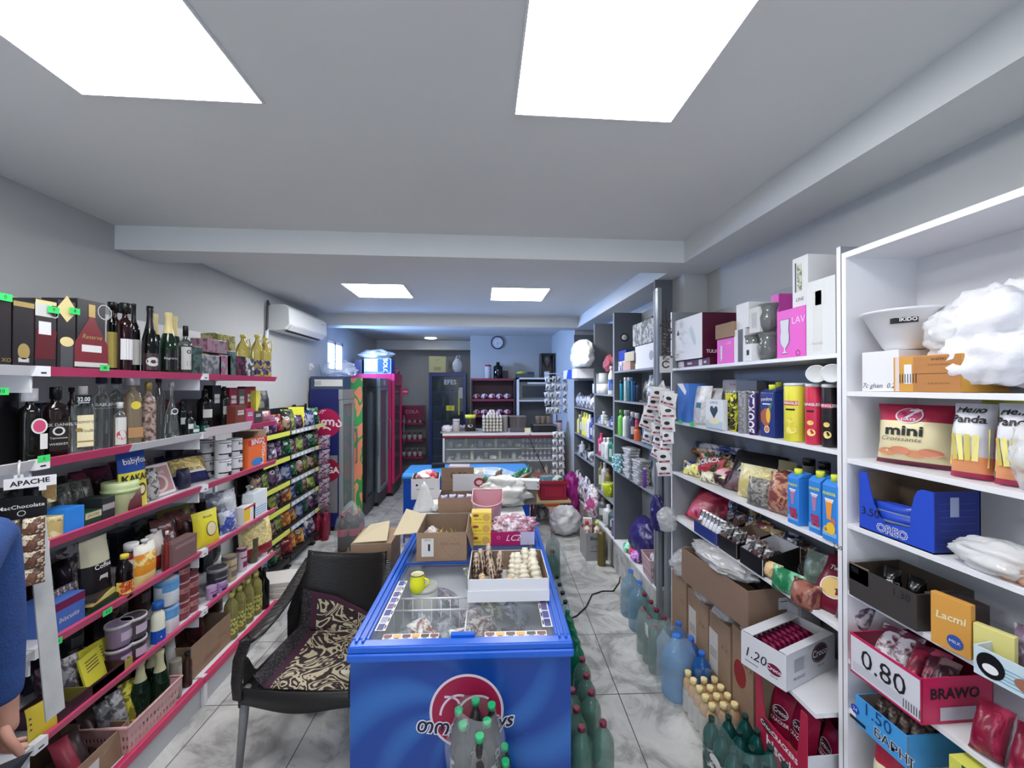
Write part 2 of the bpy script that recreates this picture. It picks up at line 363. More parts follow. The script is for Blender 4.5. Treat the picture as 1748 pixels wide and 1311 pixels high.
# ================================================================ the room
XL, XR, YB, YF, ZC = -2.27, 1.70, 9.3, -3.0, 2.9
WALL = varied('wall_paint', (176, 178, 178), .75, .03, 1.5, .05, 200)
CEIL = varied('ceiling_paint', (212, 214, 213), .8, .02, 1.2)
fl = MB().box(XL - .1, XR + .1, YF, YB, -.1, 0, floor_mat('marble_tile', .6, .845, 2.45, math.radians(-2.2)))
struct('floor', fl)
struct('ceiling', MB().box(XL - .1, XR + .1, YF, YB, ZC, ZC + .1, CEIL))
wy0, wy1, wz0, wz1 = 6.15, 6.85, 2.12, 2.60
w = MB()
w.box(XL - .12, XL, YF, wy0, 0, ZC, WALL); w.box(XL - .12, XL, wy1, YB, 0, ZC, WALL)
w.box(XL - .12, XL, wy0, wy1, 0, wz0, WALL); w.box(XL - .12, XL, wy0, wy1, wz1, ZC, WALL)
struct('wall_left', w)
struct('wall_right', MB().box(XR, XR + .1, YF, 6.0, 0, ZC, WALL).box(1.40, 1.8, 6.0, YB, 0, ZC, WALL))
struct('wall_back', MB().box(XL - .1, XR + .1, YB, YB + .1, 0, ZC, WALL))
struct('wall_partition', MB().box(-.22, 1.40, 7.98, 9.3, 0, ZC, WALL))
# wall behind the camera with the glazed shop front
struct('wall_front', MB().box(XL - .1, -1.9, YF - .1, YF, 0, ZC, WALL).box(1.3, XR + .1, YF - .1, YF, 0, ZC, WALL).box(-1.9, 1.3, YF - .1, YF, 2.7, ZC, WALL).box(-1.9, 1.3, YF - .1, YF, 0, .5, WALL))
# beams
struct('trim_1', MB().box(XL, 1.39, 2.68, 2.94, 2.75, ZC, CEIL))
struct('trim_2', MB().box(XL, 1.39, 5.78, 6.06, 2.75, ZC, CEIL))
struct('trim_3', MB().box(1.39, XR, YF, 6.0, 2.75, ZC, CEIL))
struct('trim_4', MB().box(XL, -.22, 8.95, YB, 2.70, ZC, CEIL))
struct('trim_5', MB().box(1.52, XR, 2.93, 3.12, 0, 2.75, WALL))        # column beside the open shelves
# small window: frame in the wall, centre mullion, pane
fr = MB(); FRM = M(225, 226, 230, .4)
for a in ((wy0, wy0 + .05, wz0, wz1), (wy1 - .05, wy1, wz0, wz1), (wy0, wy1, wz0, wz0 + .05), (wy0, wy1, wz1 - .05, wz1), ((wy0 + wy1) / 2 - .03, (wy0 + wy1) / 2 + .03, wz0, wz1)):
    fr.box(XL - .08, XL - .01, a[0], a[1], a[2], a[3], FRM)
o = struct('window_1', fr); o2 = MB().box(XL - .05, XL - .045, wy0, wy1, wz0, wz1, M(235, 242, 255, .05, alpha=.12)).build('pane', o)
o = struct('window_2', MB().box(-1.9, -1.82, YF - .08, YF, .5, 2.7, FRM).box(1.22, 1.3, YF - .08, YF, .5, 2.7, FRM).box(-.34, -.26, YF - .08, YF, .5, 2.7, FRM).box(-1.9, 1.3, YF - .08, YF, .5, .58, FRM).box(-1.9, 1.3, YF - .08, YF, 2.62, 2.7, FRM))
MB().box(-1.9, 1.3, YF - .05, YF - .045, .5, 2.7, M(235, 242, 255, .05, alpha=.12)).build('pane', o)
# ceiling light panels
LITE = M(255, 255, 255, .5, em=PANEL); LITE2 = M(255, 255, 255, .5, em=PANEL * 1.6)
for i, (x, y, lb) in enumerate([(-1.06, 1.18, 'large square ceiling light panel at the upper left of the picture'), (.415, 1.17, 'large square ceiling light panel at the upper right of the picture'),
        (-1.06, 4.31, 'square ceiling light panel beyond the beam near the air conditioner'), (.40, 4.36, 'square ceiling light panel beyond the beam, right one of two'),
        (-1.06, -1.8, 'added ceiling fill light panel, unseen behind the viewer on the left'), (.415, -1.8, 'added ceiling fill light panel, unseen behind the viewer on the right')]):  # last pair is unseen, added behind the viewer as fill light
    t = thing('ceiling_light', lb, 'ceiling light', (x, y, ZC), 0, 'square ceiling light panels')
    MB().box(-.292, .292, -.292, .292, -.006, -.001, LITE2 if y > 3 else LITE).build('diffuser', t)
    f = MB()
    for a in ((-.3, -.292, -.3, .3), (.292, .3, -.3, .3), (-.292, .292, -.3, -.292), (-.292, .292, .292, .3)): f.box(*a, -.009, -.0005, M(215, 216, 220, .5))
    f.build('frame', t)
t = thing('ceiling_light', 'small round ceiling lamp far back above the beer cooler', 'ceiling light', (*at(735, 576, Z=2.9)[:2], ZC))
MB().lathe([(.115, -.02), (.12, -.005), (.12, -.001)], M(255, 255, 255, .5, em=PANEL)).build('diffuser', t); MB().lathe([(.12, -.012), (.13, -.012), (.13, -.0005), (.12, -.0005), (.12, -.012)], WHT, 24).build('frame', t)
# wall clock
cx = at(849, 585, Y=7.98); t = thing('wall_clock', 'round wall clock with dark blue rim on bluish partition wall', 'clock', (cx[0], 7.98, cx[2]), 0)
b = MB()
ck = lambda mb, sh, m, l=0: mb.dec(sh, lambda x, z, q=0: (x, -.022 - l * .0006, z), m)
ck(b, ell(.108, .108), WHT)
for k in range(12):
    a = k * PI / 6; b.dec(txt(str(k or 12), .032, .085 * math.sin(a), .085 * math.cos(a)), lambda x, z, q=0: (x, -.0235, z), INK)
b.build('dial', t)
MB().lathe([(.108, 0), (.128, 0), (.128, .028), (.108, .03), (.108, 0)], M(28, 44, 84, .4), 32).build('rim', t).rotation_euler = (PI / 2, 0, 0)
MB().dec(stroke([(0, 0), (0, -.055)], .008), lambda x, z, q=0: (x, -.025, z), INK).build('hour_hand', t)
MB().dec(stroke([(0, .01), (.055, -.02)], .005), lambda x, z, q=0: (x, -.026, z), INK).build('minute_hand', t)
# air conditioner
t = thing('air_conditioner', 'white wall-mounted split air conditioner high on the left wall', 'air conditioner', (XL, 4.49, 2.50), 90)
O = [(0, 0), (0, .28), (.17, .28), (.215, .24), (.22, .07), (.17, .015), (.1, 0)]
b = MB(); b.prism([(-d, z) for d, z in O][::-1], 0, 1.05, M(226, 228, 228, .35), ax='x'); b.build('housing', t, bevel=.008)
b = MB(); b.add([(.06, -.176, .012), (.99, -.176, .012), (.99, -.222, .062), (.06, -.222, .062)], [(0, 1, 2, 3)], M(235, 236, 236, .3)); b.build('louvre', t, solid=.004)
MB().add([(.06, -.135, -.002), (.99, -.135, -.002), (.99, -.168, .010), (.06, -.168, .010)], [(3, 2, 1, 0)], M(30, 32, 34, .6)).build('air_outlet', t)
MB().box(.86, .97, -.2225, -.219, .195, .202, M(190, 190, 190, .5)).build('display_light', t)
b = MB().tube([(XL + .02, 4.47, 2.77), (XL + .025, 4.44, 2.80), (XL + .025, 4.42, 2.72), (XL + .02, 4.42, 2.45), (XL + .02, 4.40, 2.36)], .012, M(60, 62, 66, .6)); b.tube([(XL + .02, 4.43, 2.5), (XL + .02, 4.40, 2.38), (XL + .02, 4.36, 2.28)], .018, M(200, 202, 204, .6))
solo('refrigerant_pipe', b, 'grey insulated pipe running down beside the air conditioner', 'pipe')
c0 = at(530, 626, X=XL); t = thing('wall_socket', 'white power socket on left wall with plugged grey cable', 'socket', (XL, c0[1], c0[2]), 90)
MB().box(-.045, .045, -.012, 0, -.045, .045, WHT).build('cover', t, bevel=.003); MB().lathe([(.02, 0), (.02, .03), (.012, .045)], OFF, 12).build('plug', t).rotation_euler = (PI / 2, 0, 0)
b = MB().tube([(XL + .04, c0[1], c0[2]), (XL + .07, c0[1] + .1, c0[2] + .04), (XL + .08, c0[1] + .15, c0[2] - .1), (XL + .03, c0[1] + .05, c0[2] - .25), (XL + .02, c0[1] + .02, .9)], .005, M(150, 150, 152, .5))
solo('power_cable', b, 'thin grey cable hanging from the wall socket behind cooler', 'cable')
# ================================================================ left gondola: three bays of the same shelving
PINK = M(206, 66, 112, .35); PINKD = M(196, 52, 98, .35); SHW = varied('shelf_enamel', (214, 214, 218), .4, .02, 4); KICK = varied('kick_enamel', (180, 182, 186), .45, .04, 3)
ZS = [1.976, 1.624, 1.307, .92, .567]; YBAY = [.73, 1.635, 2.54, 3.42]; XF, XK = -1.66, -2.15
BAYN = ['nearest to the viewer at the left edge', 'middle one with liquor on top', 'far bay ending before the chips rack']
for bi in range(3):
    y0, y1 = YBAY[bi], YBAY[bi + 1]; L = y1 - y0
    t = thing('gondola_shelving', 'white shelving bay with pink price rails, ' + BAYN[bi], 'shelving', (XK, y0, 0), 0, 'shelving bays along the left wall')
    MB().box(0, .02, .012, L - .012, .1, 2.31, SHW).build('back_panel', t)
    for k in (0, 1):
        if k == 1 and bi < 2: continue
        MB().box(-.03, .035, (L - .028 if k else .002), (L - .002 if k else .028), 0, 2.33, SHW).build('upright', t)
    for si, z in enumerate(ZS):
        s = MB().box(.02, XF - XK - .012, .004, L - .004, z - .032, z - .022, SHW).build('shelf', t, bevel=.002)
        rl = MB(); m = PINK if bi else SHW
        y = .03 if bi else .0
        def rail(a, b_, mm): rl.add([(XF - XK - .012, a, z - .036), (XF - XK - .012, b_, z - .036), (XF - XK + .004, b_, z), (XF - XK + .004, a, z), (XF - XK - .016, a, z), (XF - XK - .016, b_, z), (XF - XK - .02, b_, z - .036), (XF - XK - .02, a, z - .036)], [(0, 1, 2, 3), (3, 2, 5, 4), (4, 5, 6, 7), (7, 6, 1, 0), (0, 3, 4, 7), (1, 6, 5, 2)], mm)
        if bi == 1 and si == 1: rail(y, .42, m); rail(.42, L, SHW)
        else: rail(y, L, m)
        rl.build('price_rail', s)
        if bi:
            MB().box(.03, XF - XK - .02, .004, .012, z - .10, z - .03, SHW, tz=1).build('bracket', s)
            e = MB().box(XF - XK - .022, XF - XK + .006, .001, .05, z - .038, z + .001, M(228, 228, 232, .35)); e.dec(rect(.02, .006, 0, -.01), side(XF - XK + .006, .025, z - .015), BLK); e.build('rail_clip', s)
    s = MB().box(.02, .50, .004, L - .004, .135, .165, SHW).build('base_shelf', t); MB().box(.482, .512, .002, L - .002, .13, .172, PINKD if bi else SHW).build('price_rail', s, bevel=.003)
    MB().box(.47, .492, .002, L - .002, 0, .13, KICK).build('kick_plate', t); MB().box(.465, .508, .001, .03, 0, .175, SHW).build('foot', t)
# paper notice clipped on the second rail
b = MB().add([(XF + .012, at(345, X=XF)[1], ZS[1] - .03), (XF + .012, at(424, X=XF)[1], ZS[1] - .03), (XF + .03, at(424, X=XF)[1], ZS[1] + .03), (XF + .03, at(345, X=XF)[1], ZS[1] + .03)], [(0, 1, 2, 3)], M(222, 212, 214, .4))
solo('price_strip', b, 'clear white paper strip leaning on pink rail under the spirits', 'sign', solid=.001)
# ================================================================ goods on the left gondola
ZL = [z - .0215 for z in ZS] + [.1655]
def LS(u0, u1, v, si, X):
    y, w = yc(u0, u1, X); return y, w, at((u0 + u1) / 2, v, X=X)[2] - ZL[si], ZL[si]
def LBox(label, cat, u0, u1, v, si, m, art=None, X=-1.70, d=.12, name='carton', grp=None, rz=0, h=None, bev=.0015):
    y, w, hh, z = LS(u0, u1, v, si, X); h = h or hh
    a = (lambda b: art(b, front(-d / 2, 0, h / 2), w, h)) if art else None
    return card(name, label, cat, w * .97, d, h, m, (X - d / 2, y, z + .001), 90 + rz, grp, a, bev)
def LBot(label, u0, u1, v, si, style, m, X=-1.74, cat='bottle', name='bottle', h=None, sc=1, **k):
    y, w, hh, z = LS(u0, u1, v, si, X); k.setdefault('rz', 62)
    return bottle(name, label, cat, (X, y, z + .001), h or hh, w / 2 * sc * obl((u0 + u1) / 2), style, m, **k)
def LCan(label, u0, u1, v, si, m, X=-1.74, cat='can', name='tin_can', h=None, dz=0, **k):
    y, w, hh, z = LS(u0, u1, v, si, X); k.setdefault('rz', 90)
    return can(name, label, cat, (X, y, z + .001 + dz), (h or hh - dz), w / 2 * .96 * obl((u0 + u1) / 2), m, **k)
def LBag(label, u0, u1, v, si, m, X=-1.72, t=.08, cat='bag', name='snack_bag', h=None, dz=0, rz=0, rx=-8, grp=None, **k):
    y, w, hh, z = LS(u0, u1, v, si, X)
    return bag(name, label, cat, w * .82, h or hh, t, m, (X - t * .5 - w * .1, y, z + .001 + dz), 72 + rz, grp, rx, **k)
def green_tag(loc, rz, s, lb, rx=0):
    b = MB().box(-.022, .022, 0, .001, -.013, .013, GRN); b.dec(txt(s, .018), front(0), INK); solo('price_tag', b, lb, 'price tag', loc, rz, 'bright green price tags', rx)
# --- top shelf: gift boxes and liquor
DKB = M(30, 24, 26, .3); GOLD = M(180, 156, 96, .35, .6); GOLDP = M(226, 208, 148, .4); WINE = M(88, 16, 22, .25)
LBox('black gift box at the left edge of the top liquor shelf', 'gift box', -22, 19, 500, 0, DKB, lambda b, p, w, h: b.dec(txt('XO', .02, .02, -h * .36), p, GOLD), name='gift_box')
LBox('dark brown gift box with gold bands and white barcode', 'gift box', 21, 58, 513, 0, DKB, lambda b, p, w, h: (b.dec(rect(w * .97, h * .07, 0, h * .44), p, GOLD), b.dec(rect(w * .97, h * .06, 0, -h * .45), p, GOLD), b.dec(rect(w * .5, h * .06, 0, -h * .34), p, WHT), b.dec(txt('|||||||', .02, 0, -h * .34), p, INK, 1), b.dec(ell(.02, .03, 0, -h * .22), p, GOLD)), name='gift_box')
def cog(b, p, w, h, cx=0):
    b.dec(poly([(cx - .04, -.09), (cx + .03, -.09), (cx + .04, .02), (cx - .035, .03)]), p, WINE); b.dec(rect(.045, .05, cx - .005, .03), p, WHT, 1); b.dec(rect(.06, .05, cx - .01, .1), p, OFF, 1)
    b.dec(ring(.012, .016, cx + .03, .09), p, OFF, 1)
LBox('dark gift box picturing a tilted red cognac bottle', 'gift box', 59, 96, 512, 0, M(40, 33, 36, .3), lambda b, p, w, h: (cog(b, p, w, h), b.dec(rect(w * .97, h * .05, 0, h * .46), p, GOLDP)), name='gift_box')
LBox('tall dark gift box with gold diamond seal', 'gift box', 97, 129, 514, 0, DKB, lambda b, p, w, h: (b.dec(poly([(0, .06), (.042, .11), (0, .17), (-.042, .11)]), p, GOLDP), b.dec(rect(.05, .09, 0, -.08), p, M(90, 90, 92, .3, .5)), b.dec(ell(.028, .02, 0, -.02), p, GOLDP, 1)), name='gift_box')
def flask(b, p, w, h):
    o = [(-.075, -.115), (.08, -.115), (.075, -.03), (.03, .05), (.014, .08), (.014, .14), (-.014, .14), (-.014, .08), (-.03, .05), (-.075, -.03)]
    b.dec(poly(o), p, M(120, 30, 36, .25)); b.dec(rect(.03, .055, 0, .115), p, GOLD, 1); b.dec(rect(.09, .03, 0, -.05), p, WHT, 2); b.dec(rect(.15, .02, 0, -.12), p, OFF, 1); b.dec(txt('Reserve', .028, 0, 0, shear=.3), p, GOLD, 2); b.dec(ring(.03, .034, .06, .12), p, OFF)
LBox('wide black gift box with a red flask bottle pictured', 'gift box', 130, 180, 514, 0, DKB, flask, name='gift_box', d=.14)
LBot('small amber brandy bottle with yellow label behind gift box', 181, 199, 519, 0, 'short', GLASSK, X=-1.80, cap=(BLK, .03, .016), lab=(M(190, 170, 90), .1, .6, 80))
LBot('square whisky bottle with black cap and clear neck', 186, 206, 523, 0, 'short', M(70, 30, 22, .08, tr=.4), X=-1.88, cap=(BLK, .045, .022), sq=1)
LBot('dark red liquor bottle with broad black cap and white label', 199, 226, 523, 0, 'short', M(40, 14, 16, .08, tr=.2), cap=(BLK, .05, .022), lab=(WHT, .22, .52, 55))
LBot('tall black wine bottle with white label', 216, 239, 519, 0, 'wine', GLASSK, X=-1.80, lab=(OFF, .15, .5, 70), foil=(BLK, .75))
LBot('sparkling wine bottle fully wrapped in black foil', 240, 270, 523, 0, 'champ', GLASSK, lab=(M(70, 50, 54, .3), .08, .32, 70), foil=(BLK, .6), art=lambda b, p, H, r: b.dec(ring(.012, .03, 0, .2 * H, 20, .8), p, OFF, 1), grp='sparkling wine bottles')
LBot('gold foiled sparkling bottle half hidden behind black foiled one', 251, 277, 536, 0, 'champ', GLASSK, X=-1.84, foil=(GOLDP, .62), grp='sparkling wine bottles')
o = LBot('sparkling wine bottle with gold foil and black label in front', 270, 303, 534, 0, 'champ', GLASSG, foil=(GOLDP, .6), lab=(BLK, .1, .42, 70), art=lambda b, p, H, r: b.dec(txt('Bagrationi', .018, 0, .28 * H), p, OFF, 2), grp='sparkling wine bottles')
LBot('gold foiled sparkling bottle right behind the front gold one', 284, 310, 540, 0, 'champ', GLASSG, X=-1.87, foil=(GOLDP, .6), grp='sparkling wine bottles')
LBot('clear vodka bottle with black cap beside sparkling wine', 303, 329, 562, 0, 'spirit', GLASSC, cap=(BLK, .06, .014), lab=(OFF, .15, .62, 60), art=lambda b, p, H, r: (b.dec(rect(.018, .03, 0, .28 * H), p, BLK, 1), b.dec(ring(.006, .011, 0, .52 * H), p, BLK, 1)))
LBox('dark green small box beside the vodka bottle', 'box', 328, 345, 592, 0, busy([(28, 50, 42), (70, 96, 84), (20, 30, 28)], 30))
LBox('grey white perfume gift box with flower print, lower one', 'box', 343, 378, 607, 0, busy([(120, 120, 122), (150, 150, 152), (90, 92, 96)], 24), d=.1)
LBox('grey gift box with pink flower print', 'box', 374, 394, 607, 0, busy([(120, 118, 122), (200, 84, 130), (90, 90, 96), (150, 150, 152)], 22), d=.1)
t = LBox('grey box with flower print stacked on the perfume boxes', 'box', 353, 388, 582, 0, busy([(110, 106, 112), (84, 80, 88), (180, 100, 130), (130, 128, 132)], 24), d=.1, h=.085); t.location.z = ZL[0] + .16
LBox('narrow dark green bottle box', 'box', 388, 403, 600, 0, busy([(20, 46, 40), (34, 60, 56), (90, 110, 100)], 20))
LBox('black and red chocolate box beside oil jugs', 'box', 403, 419, 608, 0, busy([(40, 14, 26), (110, 24, 60), (20, 14, 20)], 22))
LBox('black and white small box beside the oil jugs', 'box', 420, 434, 612, 0, busy([(30, 28, 32), (200, 200, 204), (60, 60, 66)], 22))
LBox('yellow labelled tin pack behind the flower boxes', 'tin', 371, 402, 572, 0, busy([(214, 200, 96), (180, 170, 120), (120, 120, 60)], 18), X=-1.92)
OIL = M(222, 206, 118, .08, tr=.75, ior=1.3)
for u0, u1, v, X, lb in ((401, 427, 573, -1.85, 'large sunflower oil jug, leftmost of three on the top shelf'), (427, 450, 573, -1.76, 'large sunflower oil jug, middle of three on the top shelf'), (441, 463, 577, -1.73, 'large sunflower oil jug at the end of the top shelf')):
    t = LBot(lb, u0, u1, v, 0, 'jug', OIL, X=X, name='oil_jug', cat='oil jug', cap=(M(220, 200, 90), .02, .02), lab=(busy([(20, 34, 110), (30, 40, 120), (220, 190, 60)], 20), .1, .44, 80), grp='sunflower oil jugs')
    H = hz((u0 + u1) / 2, v, X, ZL[0]); MB().tube([(.02, 0, H * .86), (.05, 0, H * .95), (.06, 0, H * .78), (.05, 0, H * .66)], .006, M(225, 215, 150, .3)).build('handle', t)
for u, v, s, lb in ((8, 507, '0', 'green price tag on the black box at the left edge'), (91, 529, '9', 'green price tag between the bottle picture box and diamond box'), (127, 531, '8', 'green price tag on corner of the diamond seal box')):
    p = at(u, v, X=-1.69); green_tag(p, 90, s, lb)
p = at(178, 613, X=-1.655); green_tag((-1.653, p[1], ZS[0] + .005), 90, '48', 'green price tag on the top rail below the flask box')
p = at(75, 771, X=-1.655); green_tag((-1.653, p[1], ZS[1] + .002), 90, '5', 'green price tag on second rail under the black bottle')
p = at(184, 1049, X=-1.655); green_tag((-1.650, p[1], ZS[3] - .018), 90, '3.5', 'green price tag on fourth rail under the tea packs')
p = at(97, 1101, X=-1.655); green_tag((-1.650, p[1], ZS[3] - .018), 90, '2.3', 'green price tag on fourth rail near the metal strip')
p = at(3, 668, X=-1.69); green_tag(p, 90, '10', 'green price tag on black box on second shelf')
# --- second shelf: spirits
LBox('large black gift box on second shelf at left edge', 'gift box', -40, 34, 668, 1, M(18, 16, 19, .25), X=-1.78, name='gift_box')
LBot('black liqueur bottle with white screw cap and pink seal', 33, 68, 670, 1, 'short', GLASSK, cap=(WHT, .05, .022), sq=1, art=lambda b, p, H, r: (b.dec(ell(.022, .03, .018, .52 * H), p, OFF, 1), b.dec(ell(.017, .024, .018, .52 * H), p, M(190, 70, 110), 2), b.dec(rect(.02, .06, .03, .3 * H), p, OFF, 1)))
LBot('square black whiskey bottle with black label', 70, 119, 667, 1, 'short', M(24, 14, 12, .06), sc=.9, cap=(BLK, .05, .018), sq=1, sy=.8, art=lambda b, p, H, r: (b.dec(rect(1.5 * r, .42 * H, 0, .34 * H), p, M(20, 18, 18, .5), 0), b.dec(txt('JACK DANIEL\'S', .016, 0, .5 * H), front(-.8 * r, 0, 0), OFF, 2), b.dec(ring(.012, .018, 0, .41 * H), front(-.8 * r), OFF, 2), b.dec(txt('Tennessee', .012, 0, .31 * H), front(-.8 * r), OFF, 2), b.dec(txt('WHISKEY', .013, 0, .22 * H), front(-.8 * r), OFF, 2)))
LBot('small dark red miniature bottle behind whiskey', 114, 130, 664, 1, 'short', M(50, 20, 26, .1), X=-1.85, cap=(BLK, .02, .01))
def nem(b, p, H, r):
    q = front(-r * .8); b.dec(rect(1.6 * r, .48 * H, 0, .36 * H), q, CREAM); b.dec(txt('Nemiroff', .022, 0, .5 * H), q, INK, 1); b.dec(ell(.012, .009, -.02, .38 * H), q, GOLD, 1); b.dec(txt('Vodka', .02, .008, .36 * H, shear=.3), q, INK, 1); b.dec(rect(.06, .006, 0, .2 * H), q, GOLD, 1)
LBot('square clear vodka bottle with cream label and price sign', 120, 161, 664, 1, 'short', GLASSC, sc=.92, cap=(OFF, .04, .016), sq=1, sy=.8, art=nem)
p = at(143, 682, X=-1.70); b = MB().box(-.035, .035, 0, .002, -.02, .02, BLK); b.dec(txt('32.00', .026, bold=.02), front(0), WHT); b.dec(rect(.05, .003, 0, -.014), front(0), WHT)
solo('price_sign', b, 'black 32.00 price sign hung on the cream labelled vodka bottle', 'price sign', p, 90)
def baik(b, p, H, r): b.dec(txt('BAIKAL', .02, 0, .6 * H, bold=.02), p, OFF, 1); b.dec(rect(.1, .003, 0, .55 * H), p, OFF, 1)
LBot('tall clear vodka bottle with blue cap, left of two', 156, 190, 640, 1, 'spirit', GLASSC, X=-1.78, cap=(M(24, 30, 60), .06, .02), art=baik)
LBot('tall clear vodka bottle with dark cap, right of two', 182, 215, 641, 1, 'spirit', GLASSC, X=-1.80, cap=(M(20, 24, 40), .06, .02), art=baik)
LBot('slim clear bottle with white and red round label', 193, 216, 690, 1, 'short', GLASSC, cap=(WHT, .03, .012), lab=(OFF, .08, .7, 60), art=lambda b, p, H, r: b.dec(ell(.02, .022, 0, .3 * H), p, M(190, 70, 70), 2))
LBot('amber brandy flask with wide silver cap and gold seal', 213, 240, 646, 1, 'short', M(220, 200, 170, .05, tr=.8), cap=(M(200, 200, 204, .3, .6), .05, .028), sq=1, art=lambda b, p, H, r: (b.dec(ell(.02, .02, 0, .6 * H), p, M(212, 196, 70), 1), b.dec(rect(.06, .05, 0, .2 * H), p, M(170, 130, 90), 1)))
LBot('patterned golden bottle with gold cap', 239, 267, 657, 1, 'short', busy([(140, 110, 100), (90, 66, 62), (170, 150, 140)], 40), cap=(GOLD, .045, .016))
LBot('clear cone bottle with black cap', 258, 283, 647, 1, 'sauce', GLASSC, X=-1.80, cap=(BLK, .03, .014))
def mouth(b, p, H, r): b.dec(ring(.012, .018, 0, .5 * H), p, OFF, 1); b.dec(rect(.032, .05, 0, .25 * H), p, M(80, 84, 84), 1)
LBot('clear flask bottle with silver cap and round emblem', 279, 306, 655, 1, 'cogn', GLASSC, cap=(M(190, 190, 194, .3, .6), .03, .012), art=mouth)
GRP = 'small perfume and cosmetic packs on second shelf'
for i, (u0, u1, v, c, kind, lb) in enumerate([(303, 318, 688, (20, 30, 28), 'b', 'tiny dark bottle with white price label'), (316, 331, 705, (38, 44, 44), 'b', 'tiny grey perfume bottle beside the emblem flask'), (318, 341, 722, (60, 130, 120), 'b', 'small green glass perfume bottle low in front'), (343, 358, 722, (50, 110, 100), 'b', 'small teal glass perfume bottle behind the paper strip'),
     (335, 363, 667, (16, 18, 18), 'b', 'large round black perfume bottle'), (363, 378, 658, (14, 14, 16), 'x', 'tall black perfume box'), (374, 391, 662, (40, 42, 40), 'b', 'dark flask with white label'), (392, 406, 662, (140, 34, 60), 'x', 'crimson tall box with white label'), (407, 419, 664, (96, 82, 76), 'x', 'brown slim box between crimson boxes'), (419, 437, 660, (140, 24, 56), 'x', 'crimson box nearest the yellow packet'), (402, 420, 693, (120, 60, 50), 'x', 'small brown box in the front row'), (420, 434, 698, (180, 60, 110), 'x', 'small pink box in the front row'), (434, 448, 702, (60, 60, 58), 'x', 'small grey box at front of the second shelf')]):
    X = -1.70 if v > 690 else -1.80
    if kind == 'x': LBox(lb, 'box', u0, u1, v, 1, M(*c, .35), lambda b, p, w, h: (b.dec(rect(w * .6, h * .2, 0, h * .2), p, OFF), b.dec(txt('PARFUM', w * .2, 0, h * .2), p, INK, 1)), X=X, d=.06, name='perfume_box', grp=GRP)
    else: LBot(lb, u0, u1, v, 1, 'short', M(*c, .08, tr=.3), X=X, name='perfume_bottle', cap=(BLK, .03, .012), lab=(OFF, .35, .55, 40), grp=GRP)
LBox('tall yellow box behind the green coffee packs', 'box', 437, 444, 667, 1, M(214, 206, 80), X=-1.76)
LBag('black green coffee pack standing at shelf end', 444, 463, 672, 1, M(34, 36, 30), bands=[(.3, M(70, 74, 60)), (.5, M(30, 30, 28)), (.7, M(110, 110, 90)), (1, M(24, 24, 24))], name='coffee_pack')
t = LBag('black coffee pack lying on top of the green pack', 448, 470, 690, 1, M(22, 20, 22), X=-1.78, h=.2, bands=[(.3, M(60, 60, 50)), (1, M(20, 20, 22))], name='coffee_pack', seed=4); t.location.z += .06
LBag('small white and pink packs bundle at shelf end', 452, 470, 700, 1, busy([(220, 200, 200), (180, 80, 110), (120, 110, 110)], 40), X=-1.68, h=.1, t=.05, seed=9)
# --- third shelf
LCan('round cream and gold coffee tin on the third shelf', 72, 114, 880, 2, busy([(206, 194, 140), (190, 170, 110), (222, 214, 170)], 12), cat='tin', art=lambda b, p, H, r: b.dec(rect(.2, .02, 0, H * .9, n=10), p, GOLDP), lid=(GOLDP, .02))
t = LCan('cream coffee tin stacked on the gold tin', 71, 98, 852, 2, busy([(212, 200, 150), (150, 120, 70), (226, 218, 180)], 16), cat='tin', h=.09, dz=.145, X=-1.75)
LBag('gold cream coffee refill bag behind the tins', 92, 124, 845, 2, busy([(200, 186, 130), (120, 104, 70), (230, 224, 190)], 18), X=-1.85, t=.07)
LBox('bright blue display box with torn top on third shelf', 'box', 113, 146, 866, 2, M(40, 130, 220), d=.1)
LBox('green and cream coffee sticks box', 'box', 146, 175, 872, 2, [M(30, 60, 44)] * 6, lambda b, p, w, h: (b.dec(rect(w * .95, h * .4, 0, h * .25), p, M(190, 190, 150)), b.dec(txt('JACOBS', w * .2, 0, h * .25), p, INK, 1)), d=.1)
LBox('black tea box leaning beside the green coffee box', 'box', 175, 198, 848, 2, M(34, 40, 40), lambda b, p, w, h: b.dec(rect(w * .9, h * .25, 0, h * .1), p, M(150, 150, 150)), d=.1)
for i, (u, lb) in enumerate([(130, 'black sachet heap behind the blue box'), (150, 'black sachets standing in the green coffee box'), (165, 'silver black sachets behind the black tea box')]):
    LBag(lb, u - 14, u + 14, 838 + i * 2, 2, busy([(24, 24, 24), (90, 90, 88), (50, 52, 48)], 40), X=-1.79, t=.08, seed=20 + i, h=.18)
for i, (u0, u1, v, c, lb) in enumerate([(104, 140, 815, (30, 28, 30), 'black pack deep on third shelf behind the blue box'), (145, 172, 805, (96, 40, 60), 'dull pink pack deep on third shelf'), (172, 215, 797, (80, 34, 52), 'maroon pack deep on third shelf'), (218, 250, 788, (70, 40, 56), 'maroon grey pack behind the cocoa bag')]):
    LBag(lb, u0, u1, v, 2, busy([c, tuple(int(x * .6) for x in c), tuple(min(255, int(x * 1.6)) for x in c)], 14), X=-1.95, t=.1, seed=30 + i)
t = LCan('pale green plastic tub with lid', 183, 228, 834, 2, M(200, 212, 160, .4), name='plastic_tub', cat='tub', prof=[(0, 0), (.058, 0), (.068, .13), (.068, .15)], lid=(M(176, 196, 140, .4), .015), art=lambda b, p, H, r: b.dec(ell(.03, .03, .03, .07), cyl(.064), M(120, 60, 50), 1), X=-1.76)
